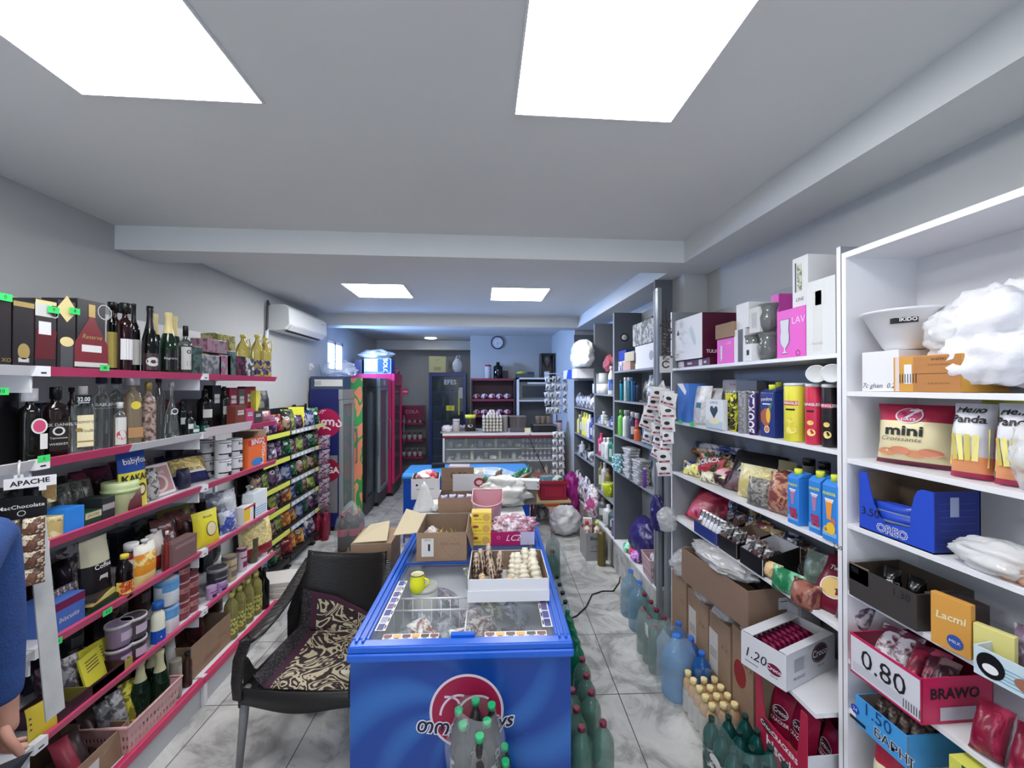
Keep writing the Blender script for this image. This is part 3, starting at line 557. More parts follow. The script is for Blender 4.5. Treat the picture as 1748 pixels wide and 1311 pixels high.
def kakao(b, mp):
    b.dec(txt('babyfox', .042, 0, .24, bold=.01), mp, WHT, 2); b.dec(txt('KAKAO', .045, 0, .155, bold=.03), mp, INK, 2); b.dec(ell(.03, .034, .02, .09), mp, M(80, 60, 50), 1); b.dec(ell(.02, .022, .02, .09), mp, CREAM, 2)
y, w_, h_, z_ = LS(221, 266, 799, 2, -1.70)
bag('cocoa_bag', 'blue and yellow cocoa powder bag with bold lettering', 'bag', w_, .29, .05, CREAM, (-1.74, y, z_), 88, None, -4, bands=[(.64, M(224, 214, 70)), (1, M(24, 70, 160))], cr=.05, art=kakao)
LBag('small brown chocolate bag in front of cocoa bag', 226, 254, 836, 2, M(96, 50, 52), X=-1.675, t=.04, seed=3)
LBag('silver and black foil bag beside the cocoa bag', 262, 288, 800, 2, busy([(60, 56, 56), (180, 180, 180), (30, 28, 28)], 20), X=-1.72, seed=8)
def dish(b, p, w, h): b.dec(rect(w * .8, h * .8), p, M(176, 130, 130)); b.dec(ell(w * .28, h * .28, 0, -h * .1), p, M(206, 190, 186), 1); b.dec(ell(w * .2, h * .2, 0, -h * .1), p, M(150, 110, 110), 2); b.dec(txt('Medovik', w * .15, 0, h * .22), p, OFF, 2)
t = LBox('white rimmed pink plastic food tray leaning back', 'food tray', 272, 324, 792, 2, M(222, 214, 214, .4), dish, d=.035, name='food_tray', bev=.012); t.rotation_euler = (math.radians(-18), 0, PI / 2); t.location.x -= .06
LBag('dark blue pack tucked behind the pink food tray', 318, 336, 800, 2, M(28, 28, 60), X=-1.74, t=.06, seed=5)
LBag('pasta bag with dark blue bottom', 322, 379, 775, 2, M(200, 180, 110), X=-1.74, t=.12, rx=-24, bands=[(.25, M(24, 30, 90)), (.36, M(225, 225, 228)), (.85, busy([(214, 196, 110), (180, 150, 80), (232, 220, 150)], 40)), (1, M(24, 24, 70))], name='pasta_bag', seed=6)
def milk(b, p, H, r): b.dec(rect(r * 3, .008, 0, H * .3, n=10), p, BLK, 1); b.dec(txt('fruti', .03, 0, H * .72, bold=.02), p, INK, 1); b.dec(ell(.018, .012, 0, H * .2), p, BLK, 2); b.dec(rect(r * 3, .004, 0, H * .9, n=10), p, BLK, 1)
o = LCan('white condensed milk can, lower left of a two by two stack', 366, 397, 780, 2, M(214, 216, 220, .3), h=.122, art=milk, grp='white condensed milk cans', name='milk_can')
MLK = [((0, .07), 'lower right'), ((1, 0), 'upper left'), ((1, .07), 'upper right')]
r_ = .052; y0_ = at(381, X=-1.74)[1]; o.location.y = y0_
for (k, dy), lb in MLK: dup(o, (-1.74, y0_ + (.128 if dy else 0), ZL[2] + .002 + .1235 * k), 'white condensed milk can, %s of a two by two stack' % lb)
for k in (0, 1): dup(o, (-1.87, y0_ + .03, ZL[2] + .002 + .1235 * k), 'white condensed milk can in the row behind, %s' % ('upper' if k else 'lower'))
def wash(b, p, w, h): b.dec(rect(w, h * .2, 0, h * .38), p, M(190, 40, 40)); b.dec(txt('BINGO', w * .22, 0, h * .38, bold=.02), p, WHT, 1); b.dec(ell(w * .3, h * .13, -w * .05, -h * .3), p, M(40, 130, 200), 1); b.dec(txt('BINGO', w * .22, w * .28, -h * .1, rot=1.4, bold=.02), p, WHT, 1)
LBox('orange and red detergent box beside milk cans', 'detergent box', 424, 456, 748, 2, M(226, 110, 50), wash, d=.06, name='detergent_box')
LBox('brown cardboard box standing behind the detergent', 'box', 434, 455, 735, 2, CARD, X=-1.78)
# --- fourth shelf
LBox('violet and blue biscuit box with white lettering on the fourth shelf', 'box', 90, 148, 1020, 3, M(70, 106, 180), lambda b, p, w, h: (b.dec(txt('biscuits', w * .2, 0, -h * .1, shear=.3), p, WHT), b.dec(rect(w * .97, h * .25, 0, h * .36), p, M(110, 30, 70))), d=.14)
for i in range(5): t = LBag('maroon white sachet in the biscuit box, %s from left' % ORD[i], 92 + i * 10, 104 + i * 10, 1008, 3, busy([(110, 30, 60), (230, 225, 228), (60, 20, 40)], 40), X=-1.74, t=.02, seed=40 + i, h=.15, grp='sachets in the biscuit box')
for i, (c, dz, lb) in enumerate([((20, 90, 70), 0, 'flat green tea packet at the bottom of a pile'), ((40, 60, 30), .022, 'dark green packet in a flat pile'), ((214, 200, 120), .044, 'yellow packet on top of a flat pile'), ((50, 44, 40), .062, 'black packet on top of the flat tea pile')]):
    card('tea_packet', lb, 'packet', .15, .10, .02, M(*c, .4), (-1.74, at(168, X=-1.74)[1] - i * .012, ZL[3] + .001 + dz), 75 + i * 12, 'flat tea packets')
for i, (u0, u1, v, lb) in enumerate([(88, 118, 968, 'black crinkled bag at back of fourth shelf'), (112, 150, 958, 'dark violet crinkled bag at back of the fourth shelf')]): LBag(lb, u0, u1, v, 3, busy([(22, 20, 28), (56, 44, 66), (14, 12, 16)], 14), X=-1.92, t=.12, seed=50 + i)
def sosp(b, mp): b.dec(txt('Coffee', .03, 0, .19, bold=.01), mp, WHT, 2); b.dec(poly([(-.03, .02), (.035, .02), (.02, .15), (-.02, .15)]), mp, OFF, 1); b.dec(txt('70%', .03, 0, .08), mp, INK, 2); b.dec(rect(.03, .07, -.06, .04), mp, OFF, 1)
y, w_, h_, z_ = LS(157, 203, 918, 3, -1.70); bag('sauce_pouch', 'black stand-up sauce pouch with cream zipper top', 'pouch', w_, h_, .07, BLK, (-1.735, y, z_), 90, None, -3, bands=[(.62, M(20, 16, 20)), (1, M(190, 186, 160))], cr=.06, art=sosp)
LBot('soy sauce bottle with yellow cap and orange label', 197, 230, 948, 3, 'sauce', M(20, 12, 12, .08), X=-1.69, cap=(M(224, 204, 70), .02, .016), lab=(busy([(220, 150, 40), (190, 60, 40), (230, 210, 100)], 50), .12, .42, 75))
LBot('red ketchup bottle with broad white cap', 209, 241, 930, 3, 'sauce', M(130, 20, 40, .2), cap=(WHT, .035, .03), lab=(M(216, 206, 210), .25, .7, 45), art=lambda b, p, H, r: b.dec(txt('HEINZ', .014, 0, .55 * H), p, INK, 2))
def spout(lb, u0, u1, v, X, bands, seed, cm):
    y, w, h, z = LS(u0, u1, v, 3, X); t = thing('spout_pouch', lb, 'pouch', (X - .02, y, z), 90, 'sauce pouches with spouts')
    bag_mb(w, h * .92, .06, CREAM, seed, bands, cr=.08).build('pouch', t); MB().lathe([(.011, h * .9), (.011, h * .96), (.015, h * .96), (.015, h)], cm, 12).build('spout', t)
spout('yellow mayonnaise pouch with egg and lemon print', 236, 272, 920, -1.69, [(.25, M(236, 220, 150)), (.5, M(226, 150, 40)), (.75, busy([(236, 180, 50), (240, 225, 150), (226, 140, 40)], 20)), (1, M(228, 226, 214))], 1, WHT)
spout('red and cream ketchup pouch behind the yellow pouch', 256, 284, 903, -1.75, [(.45, M(150, 36, 40)), (1, M(226, 216, 210))], 2, WHT)
spout('red and cream ketchup pouch, second behind the yellow pouch', 270, 296, 898, -1.79, [(.5, M(150, 36, 40)), (.8, M(226, 216, 210)), (1, M(200, 60, 60))], 3, OFF)
LBot('slim red sauce bottle with white cap beside the pouches', 279, 293, 908, 3, 'wine', M(120, 40, 40, .1), X=-1.70, cap=(WHT, .02, .008))
MAR = busy([(74, 34, 38), (52, 26, 32), (110, 62, 60)], 10)
for i, (u0, u1, v, X, lb) in enumerate([(285, 318, 885, -1.80, 'maroon coffee bag, left of a dark group'), (308, 338, 872, -1.82, 'maroon coffee bag with rolled top in the dark group'), (328, 356, 878, -1.76, 'maroon coffee bag, right of the dark group'), (290, 322, 905, -1.71, 'brown coffee bag in front of the maroon ones')]): LBag(lb, u0, u1, v, 3, MAR, X=X, t=.1, seed=60 + i, name='coffee_bag', grp='maroon coffee bags')
LBox('small pinkish brown box in front of coffee bags', 'box', 296, 338, 919, 3, M(120, 92, 92), lambda b, p, w, h: b.dec(rect(w * .8, h * .12, 0, h * .3), p, M(150, 120, 120)), X=-1.665, d=.06)
LBag('olive yellow bag lying on top of the maroon bags', 300, 348, 866, 3, M(110, 108, 44), X=-1.84, t=.1, seed=66, name='coffee_bag')
def yl(b, mp): b.dec(ell(.036, .044, .01, .1), mp, INK, 1); b.dec(ell(.032, .04, .01, .1), mp, CREAM, 2); b.dec(txt('Bonella', .02, 0, .18), mp, INK, 2)
LBag('bright yellow bag with oval white picture on the fourth shelf', 351, 387, 872, 3, M(226, 214, 50), X=-1.67, t=.06, seed=12, cr=.15, art=yl)
LBag('blue and white crumpled wipes packs beside yellow bag', 384, 402, 862, 3, busy([(230, 230, 234), (60, 70, 100), (150, 156, 170)], 18), X=-1.73, seed=13)
LBag('large white roll pack with grey print', 384, 424, 838, 3, busy([(228, 230, 234), (200, 204, 210), (228, 230, 234), (120, 130, 150)], 9), X=-1.74, t=.12, seed=14, name='tissue_pack')
LBag('white and blue diaper pack in front of roll pack', 390, 414, 872, 3, busy([(224, 226, 232), (40, 70, 160), (180, 184, 196)], 16), X=-1.69, t=.05, seed=15, name='tissue_pack')
t = thing('pump_bottle', 'white soap bottle with pump head on the fourth shelf', 'bottle', (-1.78, at(424, X=-1.78)[1], ZL[3]), 60)
MB().lathe([(0, 0), (.04, 0), (.042, .01), (.042, .15), (.03, .17), (.014, .18), (.014, .2)], WHT, 18).build('bottle_body', t); MB().lathe([(.008, .2), (.008, .225), (.016, .23), (.016, .24)], OFF, 12).box(-.008, .008, -.05, 0, .23, .245, OFF).build('pump', t)
LBox('white and yellow medicine box', 'box', 417, 437, 862, 3, M(226, 226, 224), lambda b, p, w, h: (b.dec(rect(w * .5, h * .7, -w * .25, 0), p, M(230, 200, 60)), b.dec(rect(w * .97, h * .1, 0, h * .4), p, M(200, 60, 60), 1)), d=.06)
LBox('tall white napkin box with blue waves', 'box', 433, 457, 838, 3, M(224, 232, 236), lambda b, p, w, h: [b.dec(rect(w * .8, h * .04, 0, -h * .1 - k * h * .09), p, M(110, 180, 210)) for k in range(4)], d=.08)
# --- fifth shelf
b = tray_mb(.2, .16, .06, M(150, 140, 70, .4), t=.004)
t = solo('plastic_tray', b, 'low clear-yellow plastic tray holding yellow tea bags', 'tray', (-1.75, at(172, X=-1.75)[1] - .02, ZL[4]), 90)
for i, (u, dz, rz, lb) in enumerate([(158, .0, 100, 'yellow paper sachet with red print, front of clear tray'), (176, 0, 82, 'yellow paper sachet standing at back of clear tray')]):
    b = MB().box(-.06, .06, -.004, .004, 0, .16, M(220, 212, 70, .5)); [b.dec(rect(.07, .005, 0, .13 - k * .014), front(-.004), M(90, 70, 60)) for k in range(4)]
    solo('paper_sachet', b, lb, 'sachet', (-1.72 - i * .04, at(u, X=-1.75)[1], ZL[4] + .006), rz, 'yellow sachets', -14)
LBag('black packet with white label beside the clear tray', 137, 157, 1108, 4, M(24, 26, 30), X=-1.80, t=.05, seed=16, art=lambda b, mp: b.dec(txt('DEM', .03, 0, .1, bold=.03), mp, OFF, 2))
LBag('clear bag of pale sweets beside black packet', 128, 158, 1120, 4, busy([(150, 146, 150), (90, 86, 92), (200, 196, 200)], 20), X=-1.74, t=.07, seed=17)
TUBP = [(0, 0), (.042, 0), (.047, .01), (.049, .1), (.05, .105)]
for i, (u, X, k, c, v, lb) in enumerate([(205, -1.74, 0, (110, 80, 120), 0, 'violet labelled plastic tub beside the yellow sachets'), (205, -1.74, 1, (140, 120, 150), 0, 'violet plastic tub stacked on the violet tub'), (230, -1.72, 0, (60, 52, 60), 0, 'dark violet tub at the bottom of stack'), (230, -1.72, 1, (70, 62, 70), 0, 'dark violet tub with clear lid on top of stack')]):
    can('plastic_tub', lb, 'tub', (X, at(u, X=X)[1], ZL[4] + .001 + .112 * k), .105, .049, M(*c, .3), prof=TUBP, lid=(M(190, 188, 192, .2), .012), rz=90, grp='violet plastic tubs', art=lambda b, p, H, r: b.dec(rect(.07, .04, .0, .05, n=6), cyl(.049), M(190, 170, 190), 1))
LBot('white mayonnaise bottle with blue screw cap and blue label', 257, 285, 1030, 4, 'sauce', M(228, 226, 206, .25), X=-1.70, name='mayonnaise_bottle', cap=(M(30, 90, 170), .035, .026), lab=(M(24, 80, 180), .06, .38, 85), art=lambda b, p, H, r: b.dec(poly([(-.02, .01), (.02, .01), (0, .05)]), p, WHT, 2))
for k, lb in ((0, 'blue and white mayonnaise tub, lower of a stack'), (1, 'blue and white mayonnaise tub, upper of a stack')):
    can('plastic_tub', lb, 'tub', (-1.74, at(286, X=-1.74)[1], ZL[4] + .001 + k * .15), .14, .055, [M(24, 80, 180), M(24, 80, 180), M(225, 230, 236)], lid=(M(110, 160, 210, .3), .03), rz=90, grp='blue mayonnaise tubs', art=lambda b, p, H, r: (b.dec(rect(.14, .04, 0, .1, n=8), p, M(100, 160, 215), 1), b.dec(txt('Dovgan', .02, 0, .06), p, WHT, 1)))
for j, u in enumerate((308, 324)):
    for k in range(2 if j else 3):
        can('food_tin', 'maroon stewed meat tin, %s column, %s from the bottom' % (('left', 'right')[j], ORD[k]), 'tin', (-1.76, at(u, X=-1.76)[1], ZL[4] + .001 + k * .112), .11, .048, M(130, 62, 66, .35), rz=90, grp='maroon meat tins', art=lambda b, p, H, r: (b.dec(rect(.1, .03, 0, .055, n=6), p, M(180, 130, 130), 1), b.dec(txt('Sabatti', .02, 0, .055), p, INK, 2), b.dec(rect(.2, .006, 0, .1, n=10), p, OFF, 1)))
for i, (u0, u1, v, c, c2, lid, lb) in enumerate([(352, 372, 1000, (180, 150, 190), (60, 40, 90), 0, 'violet and white jar, left in front row'), (368, 388, 992, (170, 140, 190), (50, 40, 100), 0, 'violet and white jar, second in the front row'), (352, 391, 968, (60, 60, 66), (150, 150, 154), 1, 'wide dark tub with a grey lid behind the violet jars'), (378, 406, 948, (190, 176, 140), (120, 116, 110), 1, 'beige labelled pickle jar with dark lid'), (404, 423, 935, (206, 196, 206), (130, 40, 90), 1, 'white and magenta jar stack beside pickles'), (423, 442, 918, (86, 82, 60), (96, 92, 70), 0, 'plain olive cylindrical canister'), (440, 458, 922, (226, 200, 200), (190, 40, 60), 1, 'white tub with red square label')]):
    LCan(lb, u0, u1, v, 4, [M(*c, .3)], X=-1.72 if i in (0, 1) else -1.76, cat='jar', name='food_jar', lid=(M(*c2, .3), .02) if lid else None, art=lambda b, p, H, r: (b.dec(rect(r * 1.6, H * .25, 0, H * .3, n=6), p, M(*c2), 1), b.dec(rect(r * 2.4, H * .06, 0, H * .6, n=8), p, M(*c2), 1)))
LBag('yellow popcorn bag with red base hanging over the shelf end', 440, 482, 880, 4, M(226, 206, 130), X=-1.66, t=.12, dz=.02, h=.3, bands=[(.25, M(150, 30, 50)), (1, busy([(232, 214, 140), (214, 190, 110), (240, 230, 180)], 50))], seed=18)
for i, (u0, u1, v, c, lb) in enumerate([(68, 100, 1135, (30, 26, 40), 'dark bag behind the hanging metal strip'), (100, 132, 1125, (24, 24, 50), 'navy bag deep on the fifth shelf')]): LBag(lb, u0, u1, v, 4, M(*c, .4), X=-1.92, t=.1, seed=70 + i)
b = tray_mb(.3, .16, .07, M(60, 34, 44, .3), t=.003)
solo('plastic_tray', b, 'dark plum plastic tray with sachets on fifth shelf', 'tray', (-1.75, at(130, X=-1.75)[1], ZL[4]), 90)
LBag('yellow paper sachet with dark print at the lower left', 62, 122, 1195, 4, M(214, 190, 60), X=-1.665, t=.015, cr=.05, h=.13, art=lambda b, mp: [b.dec(rect(.1, .006, 0, .05 + k * .02), mp, M(80, 70, 50), 1) for k in range(3)], seed=22)
LBag('dark wrapped sweets bag above the plum tray', 95, 130, 1170, 4, busy([(40, 20, 34), (110, 70, 90), (20, 14, 20)], 26), X=-1.78, t=.1, seed=23, h=.16)
# --- base shelf
for i, (u, X, lb) in enumerate([(242, -1.76, 'left of three'), (262, -1.79, 'middle of three at the back'), (275, -1.72, 'right of three in front')]):
    bottle('sparkling_wine_bottle', 'sparkling wine bottle with cream foil on base shelf, ' + lb, 'bottle', (X, at(u, X=X)[1], ZL[5]), .32, .044, 'champ', GLASSG, foil=(M(206, 204, 164, .4), .66), lab=(OFF, .08, .2, 60), rz=90, grp='cream foiled bottles on the base shelf')
LCan('tall grey brown cardboard cylinder with wine bag on base shelf', 290, 313, 1125, 5, M(130, 124, 112, .5), X=-1.70, name='gift_tube', cat='gift tube', art=lambda b, p, H, r: b.dec(rect(r, H * .8, 0, H * .45, n=4), p, M(160, 156, 146), 1))
LBag('white paper strip pack above the grey cylinder', 297, 313, 1092, 5, OFF, X=-1.76, t=.02, h=.36, seed=24)
LBot('dark brown bottle beside the open carton', 313, 331, 1113, 5, 'sauce', M(60, 40, 34, .15), X=-1.70, cap=(BLK, .02, .014))
y, w_, h_, z_ = LS(331, 398, 1100, 5, -1.69)
b = tray_mb(w_, .3, .2, CARD, CARDI); b.dec(txt('FRAGILE', .04, 0, .05, rot=.0), front(-.15), M(110, 90, 74)); b.dec(txt('FOOD', .03, .1, .1), front(-.15), M(110, 90, 74))
solo('open_carton', b, 'open brown cardboard carton on the base shelf', 'carton', (-1.85, y, z_ + .001), 90)
LBag('maroon packet lying inside the open carton', 338, 362, 1090, 5, MAR, X=-1.76, t=.06, dz=.1, h=.2, seed=25)
k = 0
for i, (u, X, c) in enumerate([(396, -1.72, (150, 150, 90)), (410, -1.72, (130, 130, 60)), (424, -1.72, (176, 170, 90)), (438, -1.72, (160, 150, 80)), (405, -1.83, (120, 120, 80)), (420, -1.83, (130, 126, 80)), (434, -1.83, (140, 130, 80))]):
    bottle('oil_bottle', 'clear bottle of yellow cooking oil, %s from left in the %s row' % (ORD[i if i < 4 else i - 4], 'front' if i < 4 else 'rear'), 'oil bottle', (X, at(u, X=X)[1], ZL[5]), .30, .043, 'pet', M(206, 200, 130, .08, tr=.7, ior=1.25), cap=(M(210, 200, 120), .025, .016), lab=(busy([c, (90, 110, 60), (210, 200, 110)], 50), .14, .5, 85), rz=90, grp='cooking oil bottles')
for i, (u, X) in enumerate([(452, -1.70), (444, -1.80)]):
    bottle('wine_bottle', 'plain black wine bottle at the end of base shelf, ' + ('front' if i == 0 else 'rear'), 'bottle', (X, at(u, X=X)[1], ZL[5]), .31, .038, 'wine', GLASSK, rz=90, grp='black wine bottles on base shelf')
BSK = M(206, 160, 160, .4)
def basket(name, label, w, d, h, m, loc, rz, grp=None, cols=14):
    b = MB()
    P = lambda k, a: ((w / 2 * a) * k[0], (d / 2 * a) * k[1])
    for (x0, y0, x1, y1) in ((-1, -1, 1, -1), (1, -1, 1, 1), (1, 1, -1, 1), (-1, 1, -1, -1)):
        def f(u, v, x0=x0, y0=y0, x1=x1, y1=y1):
            a = .86 + .14 * v; return ((x0 + (x1 - x0) * u) * w / 2 * a, (y0 + (y1 - y0) * u) * d / 2 * a, v * h)
        V = []; F = []
        for j in range(7):
            for i in range(cols * 2 + 1): V.append(f(i / (cols * 2), j / 6))
        n = cols * 2 + 1
        for j in range(6):
            for i in range(cols * 2):
                if j in (1, 2, 3, 4) and i % 2 and j % 2: continue
                F.append((j * n + i, j * n + i + 1, (j + 1) * n + i + 1, (j + 1) * n + i))
        b.add(V, F, m)
    b.box(-w * .43, w * .43, -d * .43, d * .43, 0, .004, m)
    t = thing(name, label, 'basket', loc, rz, grp); b.build('basket_body', t, solid=.003)
    r = MB(); R_ = [(-w / 2, -d / 2, h), (w / 2, -d / 2, h), (w / 2, d / 2, h), (-w / 2, d / 2, h), (-w / 2, -d / 2, h)]; r.tube(R_, .007, m); r.build('rim', t); return t
basket('plastic_basket', 'pink slotted plastic basket of sachets on the base shelf', .34, .24, .14, BSK, (-1.76, at(228, X=-1.76)[1], ZL[5] + .004), 90)
for i, (u, c, lb) in enumerate([(205, (90, 90, 94), 'grey plastic bag inside the pink basket'), (225, (150, 150, 154), 'silver sachet with black label inside the pink basket'), (246, (206, 190, 70), 'yellow striped sachet inside the pink basket')]):
    LBag(lb, u - 12, u + 12, 1175, 5, busy([c, tuple(int(x * .7) for x in c), tuple(min(255, int(x * 1.3)) for x in c)], 22), X=-1.72, t=.05, dz=.03, h=.2, seed=80 + i, rx=-20)
b = tray_mb(.3, .3, .14, CARD, CARDI); b.dec(rect(.1, .06, -.05, .07), front(-.15), OFF)
solo('open_carton', b, 'open cardboard carton of red packs at the bottom left', 'carton', (-1.83, at(188, X=-1.66)[1] - .02, ZL[5]), 90)
for i, (u, c, lb) in enumerate([(150, (170, 60, 80), 'pink red packet at bottom left of the base shelf'), (165, (60, 40, 44), 'dark brown packet beside pink one at the bottom left'), (192, (80, 60, 60), 'brown packet sticking out of the bottom left carton')]):
    LBag(lb, u - 16, u + 16, 1240, 5, M(*c, .4), X=-1.70 - .05 * (i == 2), t=.06, h=.2, dz=.02, seed=90 + i, rx=-35)
# rear rows of added filler goods, dark colours standing in for shelf shade
FC_ = [(44, 36, 44), (70, 40, 48), (30, 34, 44), (96, 84, 70), (120, 116, 118), (60, 66, 60), (84, 50, 40), (40, 40, 66)]; FN = ['black plum', 'maroon', 'slate', 'tan', 'grey', 'dull green', 'brown', 'navy']
for si in range(1, 6):
    for i in range(12):
        c = FC_[(i * 3 + si) % 8]; y = 1.70 + 1.66 * (i + .5) / 12; h = (0, .24, .19, .21, .19, .24)[si] * rnd.uniform(.75, 1); kd = (i + si) % 3; L_ = '%s %s in the rear filler row, %s shelf from top, %s from near end' % (FN[(i * 3 + si) % 8], ('bag', 'can', 'box')[kd], ORD[si], ORD[i])
        if kd == 0: bag('dry_goods_bag', L_, 'bag', .115, h, .07, busy([c, tuple(int(x * .6) for x in c), tuple(min(255, int(x * 1.7)) for x in c)], 20), (-2.06, y, ZL[si]), 90, 'filler goods in rear rows', seed=500 + i)
        elif kd == 1: can('storage_can', L_, 'can', (-2.05, y, ZL[si] + .001), h, .05, M(*c, .35), rz=90, grp='filler goods in rear rows', n=14, art=lambda b, p, H, r: b.dec(rect(r * 1.4, H * .3, 0, H * .5, n=4), p, M(130, 126, 124), 1))
        else: card('dry_goods_box', L_, 'box', .11, .08, h, busy([c, tuple(int(x * .7) for x in c), tuple(min(255, int(x * 1.5)) for x in c)], 12), (-2.05, y, ZL[si] + .001), 90, 'filler goods in rear rows')
# white trays stacked just past the base shelf
for i in range(4): card('egg_carton', 'white flat pack in the pile past the base shelf, %s from the bottom' % ORD[i], 'pack', .26, .3, .035, M(206, 200, 194, .6), (-1.80 + .01 * i, 3.60 + .012 * i, .01 + .037 * i + .1), 90 + 4 * i, 'white flat packs past the base shelf')
b = MB().box(XK + .05, -1.62, 3.43, 3.86, 0, .105, SHW); solo('low_plinth', b, 'low white plinth past the end of the pink railed shelving', 'plinth')
# hanging display strip with chocolate packs
p = at(48, 826, X=-1.60); t = thing('hanging_display', 'white hanging strip card lettered APACHE with a pegged strip below', 'display strip', (-1.60, p[1], p[2]), 45); t.scale = (.44,) * 3
b = MB().prism([(-.12, -.03), (.06, -.03), (.06, -.065), (.1, -.065), (.1, -.03), (.155, -.03), (.155, .055), (-.02, .055), (-.02, .08), (-.07, .08), (-.07, .055), (-.12, .055)], 0, .002, M(222, 222, 224, .5)); b.dec(txt('APACHE', .055, .015, .012, bold=.03, rot=.05), front(0), INK); b.build('sign_card', t); MB().tube([(-.045, .001, .06), (-.045, .02, .15), (-.045, .17, .17)], .008, OFF).build('hook', t)
a0 = at(62, 870, X=-1.60); a1 = at(98, 1218, X=-1.42)
b = MB(); y0, x0, z0 = a0[1], a0[0], a0[2]
b.add([(x0 , y0 - .03, z0), (x0, y0 + .03, z0), (a1[0], a1[1] + .03, a1[2]), (a1[0], a1[1] - .03, a1[2])], [(0, 1, 2, 3)], varied('worn_metal', (168, 170, 172), .5, .12, 14))
solo('metal_strip', b, 'worn grey metal strip leaning against shelves at lower left', 'strip', solid=.004)
t2 = at(38, 860, X=-1.52); t = thing('sachet_strip', 'black topped strip of chocolate drink sachets lettered MacChocolate', 'sachet strip', (-1.52, t2[1], t2[2]), 45); t.scale = (.62,) * 3
b = MB().prism([(-.09, -.08), (.09, -.08), (.09, .01), (.07, .03), (.02, .04), (-.02, .04), (-.07, .03), (-.09, .01)], 0, .002, BLK); b.dec(txt('MacChocolate', .028, 0, -.015, bold=.01), front(0), WHT); b.dec(ring(.012, .015, 0, -.05), front(0), OFF); b.build('header_card', t)
SA = busy([(206, 186, 150), (120, 80, 60), (90, 60, 50), (226, 214, 190)], 26)
for i in range(4):
    for j in range(2):
        o = bag_mb(.085, .095, .02, SA, i * 2 + j).build('sachet', t); o.location = (-.045 + .088 * j, -.004, -.175 - .09 * i); o.rotation_euler = (math.radians(-6 + 5 * (i % 3)), 0, math.radians(rnd.uniform(-10, 10)))
# ================================================================ black wire snack rack beyond the gondola
RKB = M(30, 30, 34, .5); RX = -2.0
CH = [((206, 150, 60), (120, 50, 40), (226, 206, 130)), ((110, 70, 120), (40, 24, 50), (200, 180, 200)), ((80, 110, 60), (160, 170, 90), (40, 50, 36)), ((30, 50, 120), (150, 156, 170), (20, 24, 60)), ((140, 30, 44), (90, 30, 40), (200, 140, 80)), ((40, 30, 44), (110, 80, 110), (20, 16, 24)), ((24, 90, 56), (16, 50, 34), (110, 150, 120)), ((230, 150, 60), (150, 90, 40), (240, 210, 150)), ((180, 176, 184), (70, 50, 90), (210, 206, 210)), ((60, 40, 44), (160, 130, 110), (30, 22, 26))]
CN = ['orange and yellow', 'violet', 'green and lime', 'blue and white', 'red and orange', 'black and grey', 'emerald green', 'golden brown', 'silver and purple', 'dark brown']
k = 0
for bi, (y0, y1, rm, lb) in enumerate([(3.88, 4.40, M(206, 210, 90, .4), 'black snack rack with lime yellow price rails beside the gondola'), (4.42, 5.02, M(170, 176, 180, .35), 'black snack rack with silver price rails in the middle'), (5.04, 5.36, M(190, 190, 120, .4), 'narrow snack rack next to the blue cooler')]):
    t = thing('snack_rack', lb, 'rack', (RX, y0, 0), 0, 'snack racks along the left wall'); L = y1 - y0
    for yy in (0, L - .02): MB().box(-.25, .0, yy, yy + .02, 0, .02, RKB).box(-.25, -.23, yy, yy + .02, .02, 1.68, RKB).build('side_frame', t)
    MB().box(-.25, -.245, .02, L - .02, .1, 1.66, RKB).build('back_panel', t)
    for si, z in enumerate((.10, .40, .66, .90, 1.16, 1.42)):
        s = MB().box(-.245, -.005, .005, L - .005, z - .012, z, RKB).build('shelf', t)
        r_ = MB().box(-.004, .004, .005, L - .005, z - .03, z + .015, rm if si else RKB); [r_.dec(rect(.06, .026, .06 + .1 * j, z - .008), side(.004), M(226, 228, 230)) for j in range(int(L / .1)) if si and bi == 1]; r_.build('price_rail', s)
        n = 4 if L > .4 else 2
        for j in range(n):
            c = (k * 3 + si + bi * 2) % 10; k += 1
            y = y0 + L * (j + .5) / n; h = (.19, .2, .19, .2, .2, .22)[si] * rnd.uniform(.82, 1.1)
            bag('snack_bag', '%s snack bag, %s shelf of %s rack, %s from near end' % (CN[c], ORD[si], ('lime railed', 'silver railed', 'narrow')[bi], ORD[j]), 'bag', L / n * 1.02, h, .09, busy([CH[c][0], CH[c][1], CH[c][0], CH[c][2]], 12, rough=.22), (RX - .09 - .02 * (j % 2), y, z + .002), 58 + rnd.uniform(-14, 14), 'snack bags on the racks', rnd.uniform(-22, -8), seed=400 + k, art=(lambda b, mp: (b.dec(ell(.03, .02, 0, .13), mp, M(230, 226, 220), 1), b.dec(txt('CHIPS', .018, 0, .13, bold=.03), mp, INK, 2))) if k % 3 == 0 else None)
q = at(520, 668, X=-2.08)
card('cracker_box', 'yellow cracker box with crimson side standing on the snack rack', 'box', .20, .08, .24, [M(224, 220, 70)] * 4 + [M(130, 24, 60), M(224, 220, 70)], (-2.14, 4.80, 1.422), 62, None, lambda b: (b.dec(rect(.05, .12, .04, .09), front(-.04), M(150, 70, 60)), b.dec(rect(.06, .06, -.04, .12), front(-.04), M(200, 196, 90)), b.dec(rect(.2, .01, 0, .02), front(-.04), M(200, 120, 60), 1)))
card('teal_box', 'teal box standing behind snack bags on lime railed rack', 'box', .12, .08, .22, M(60, 150, 160), (-2.17, 4.15, 1.422), 72)
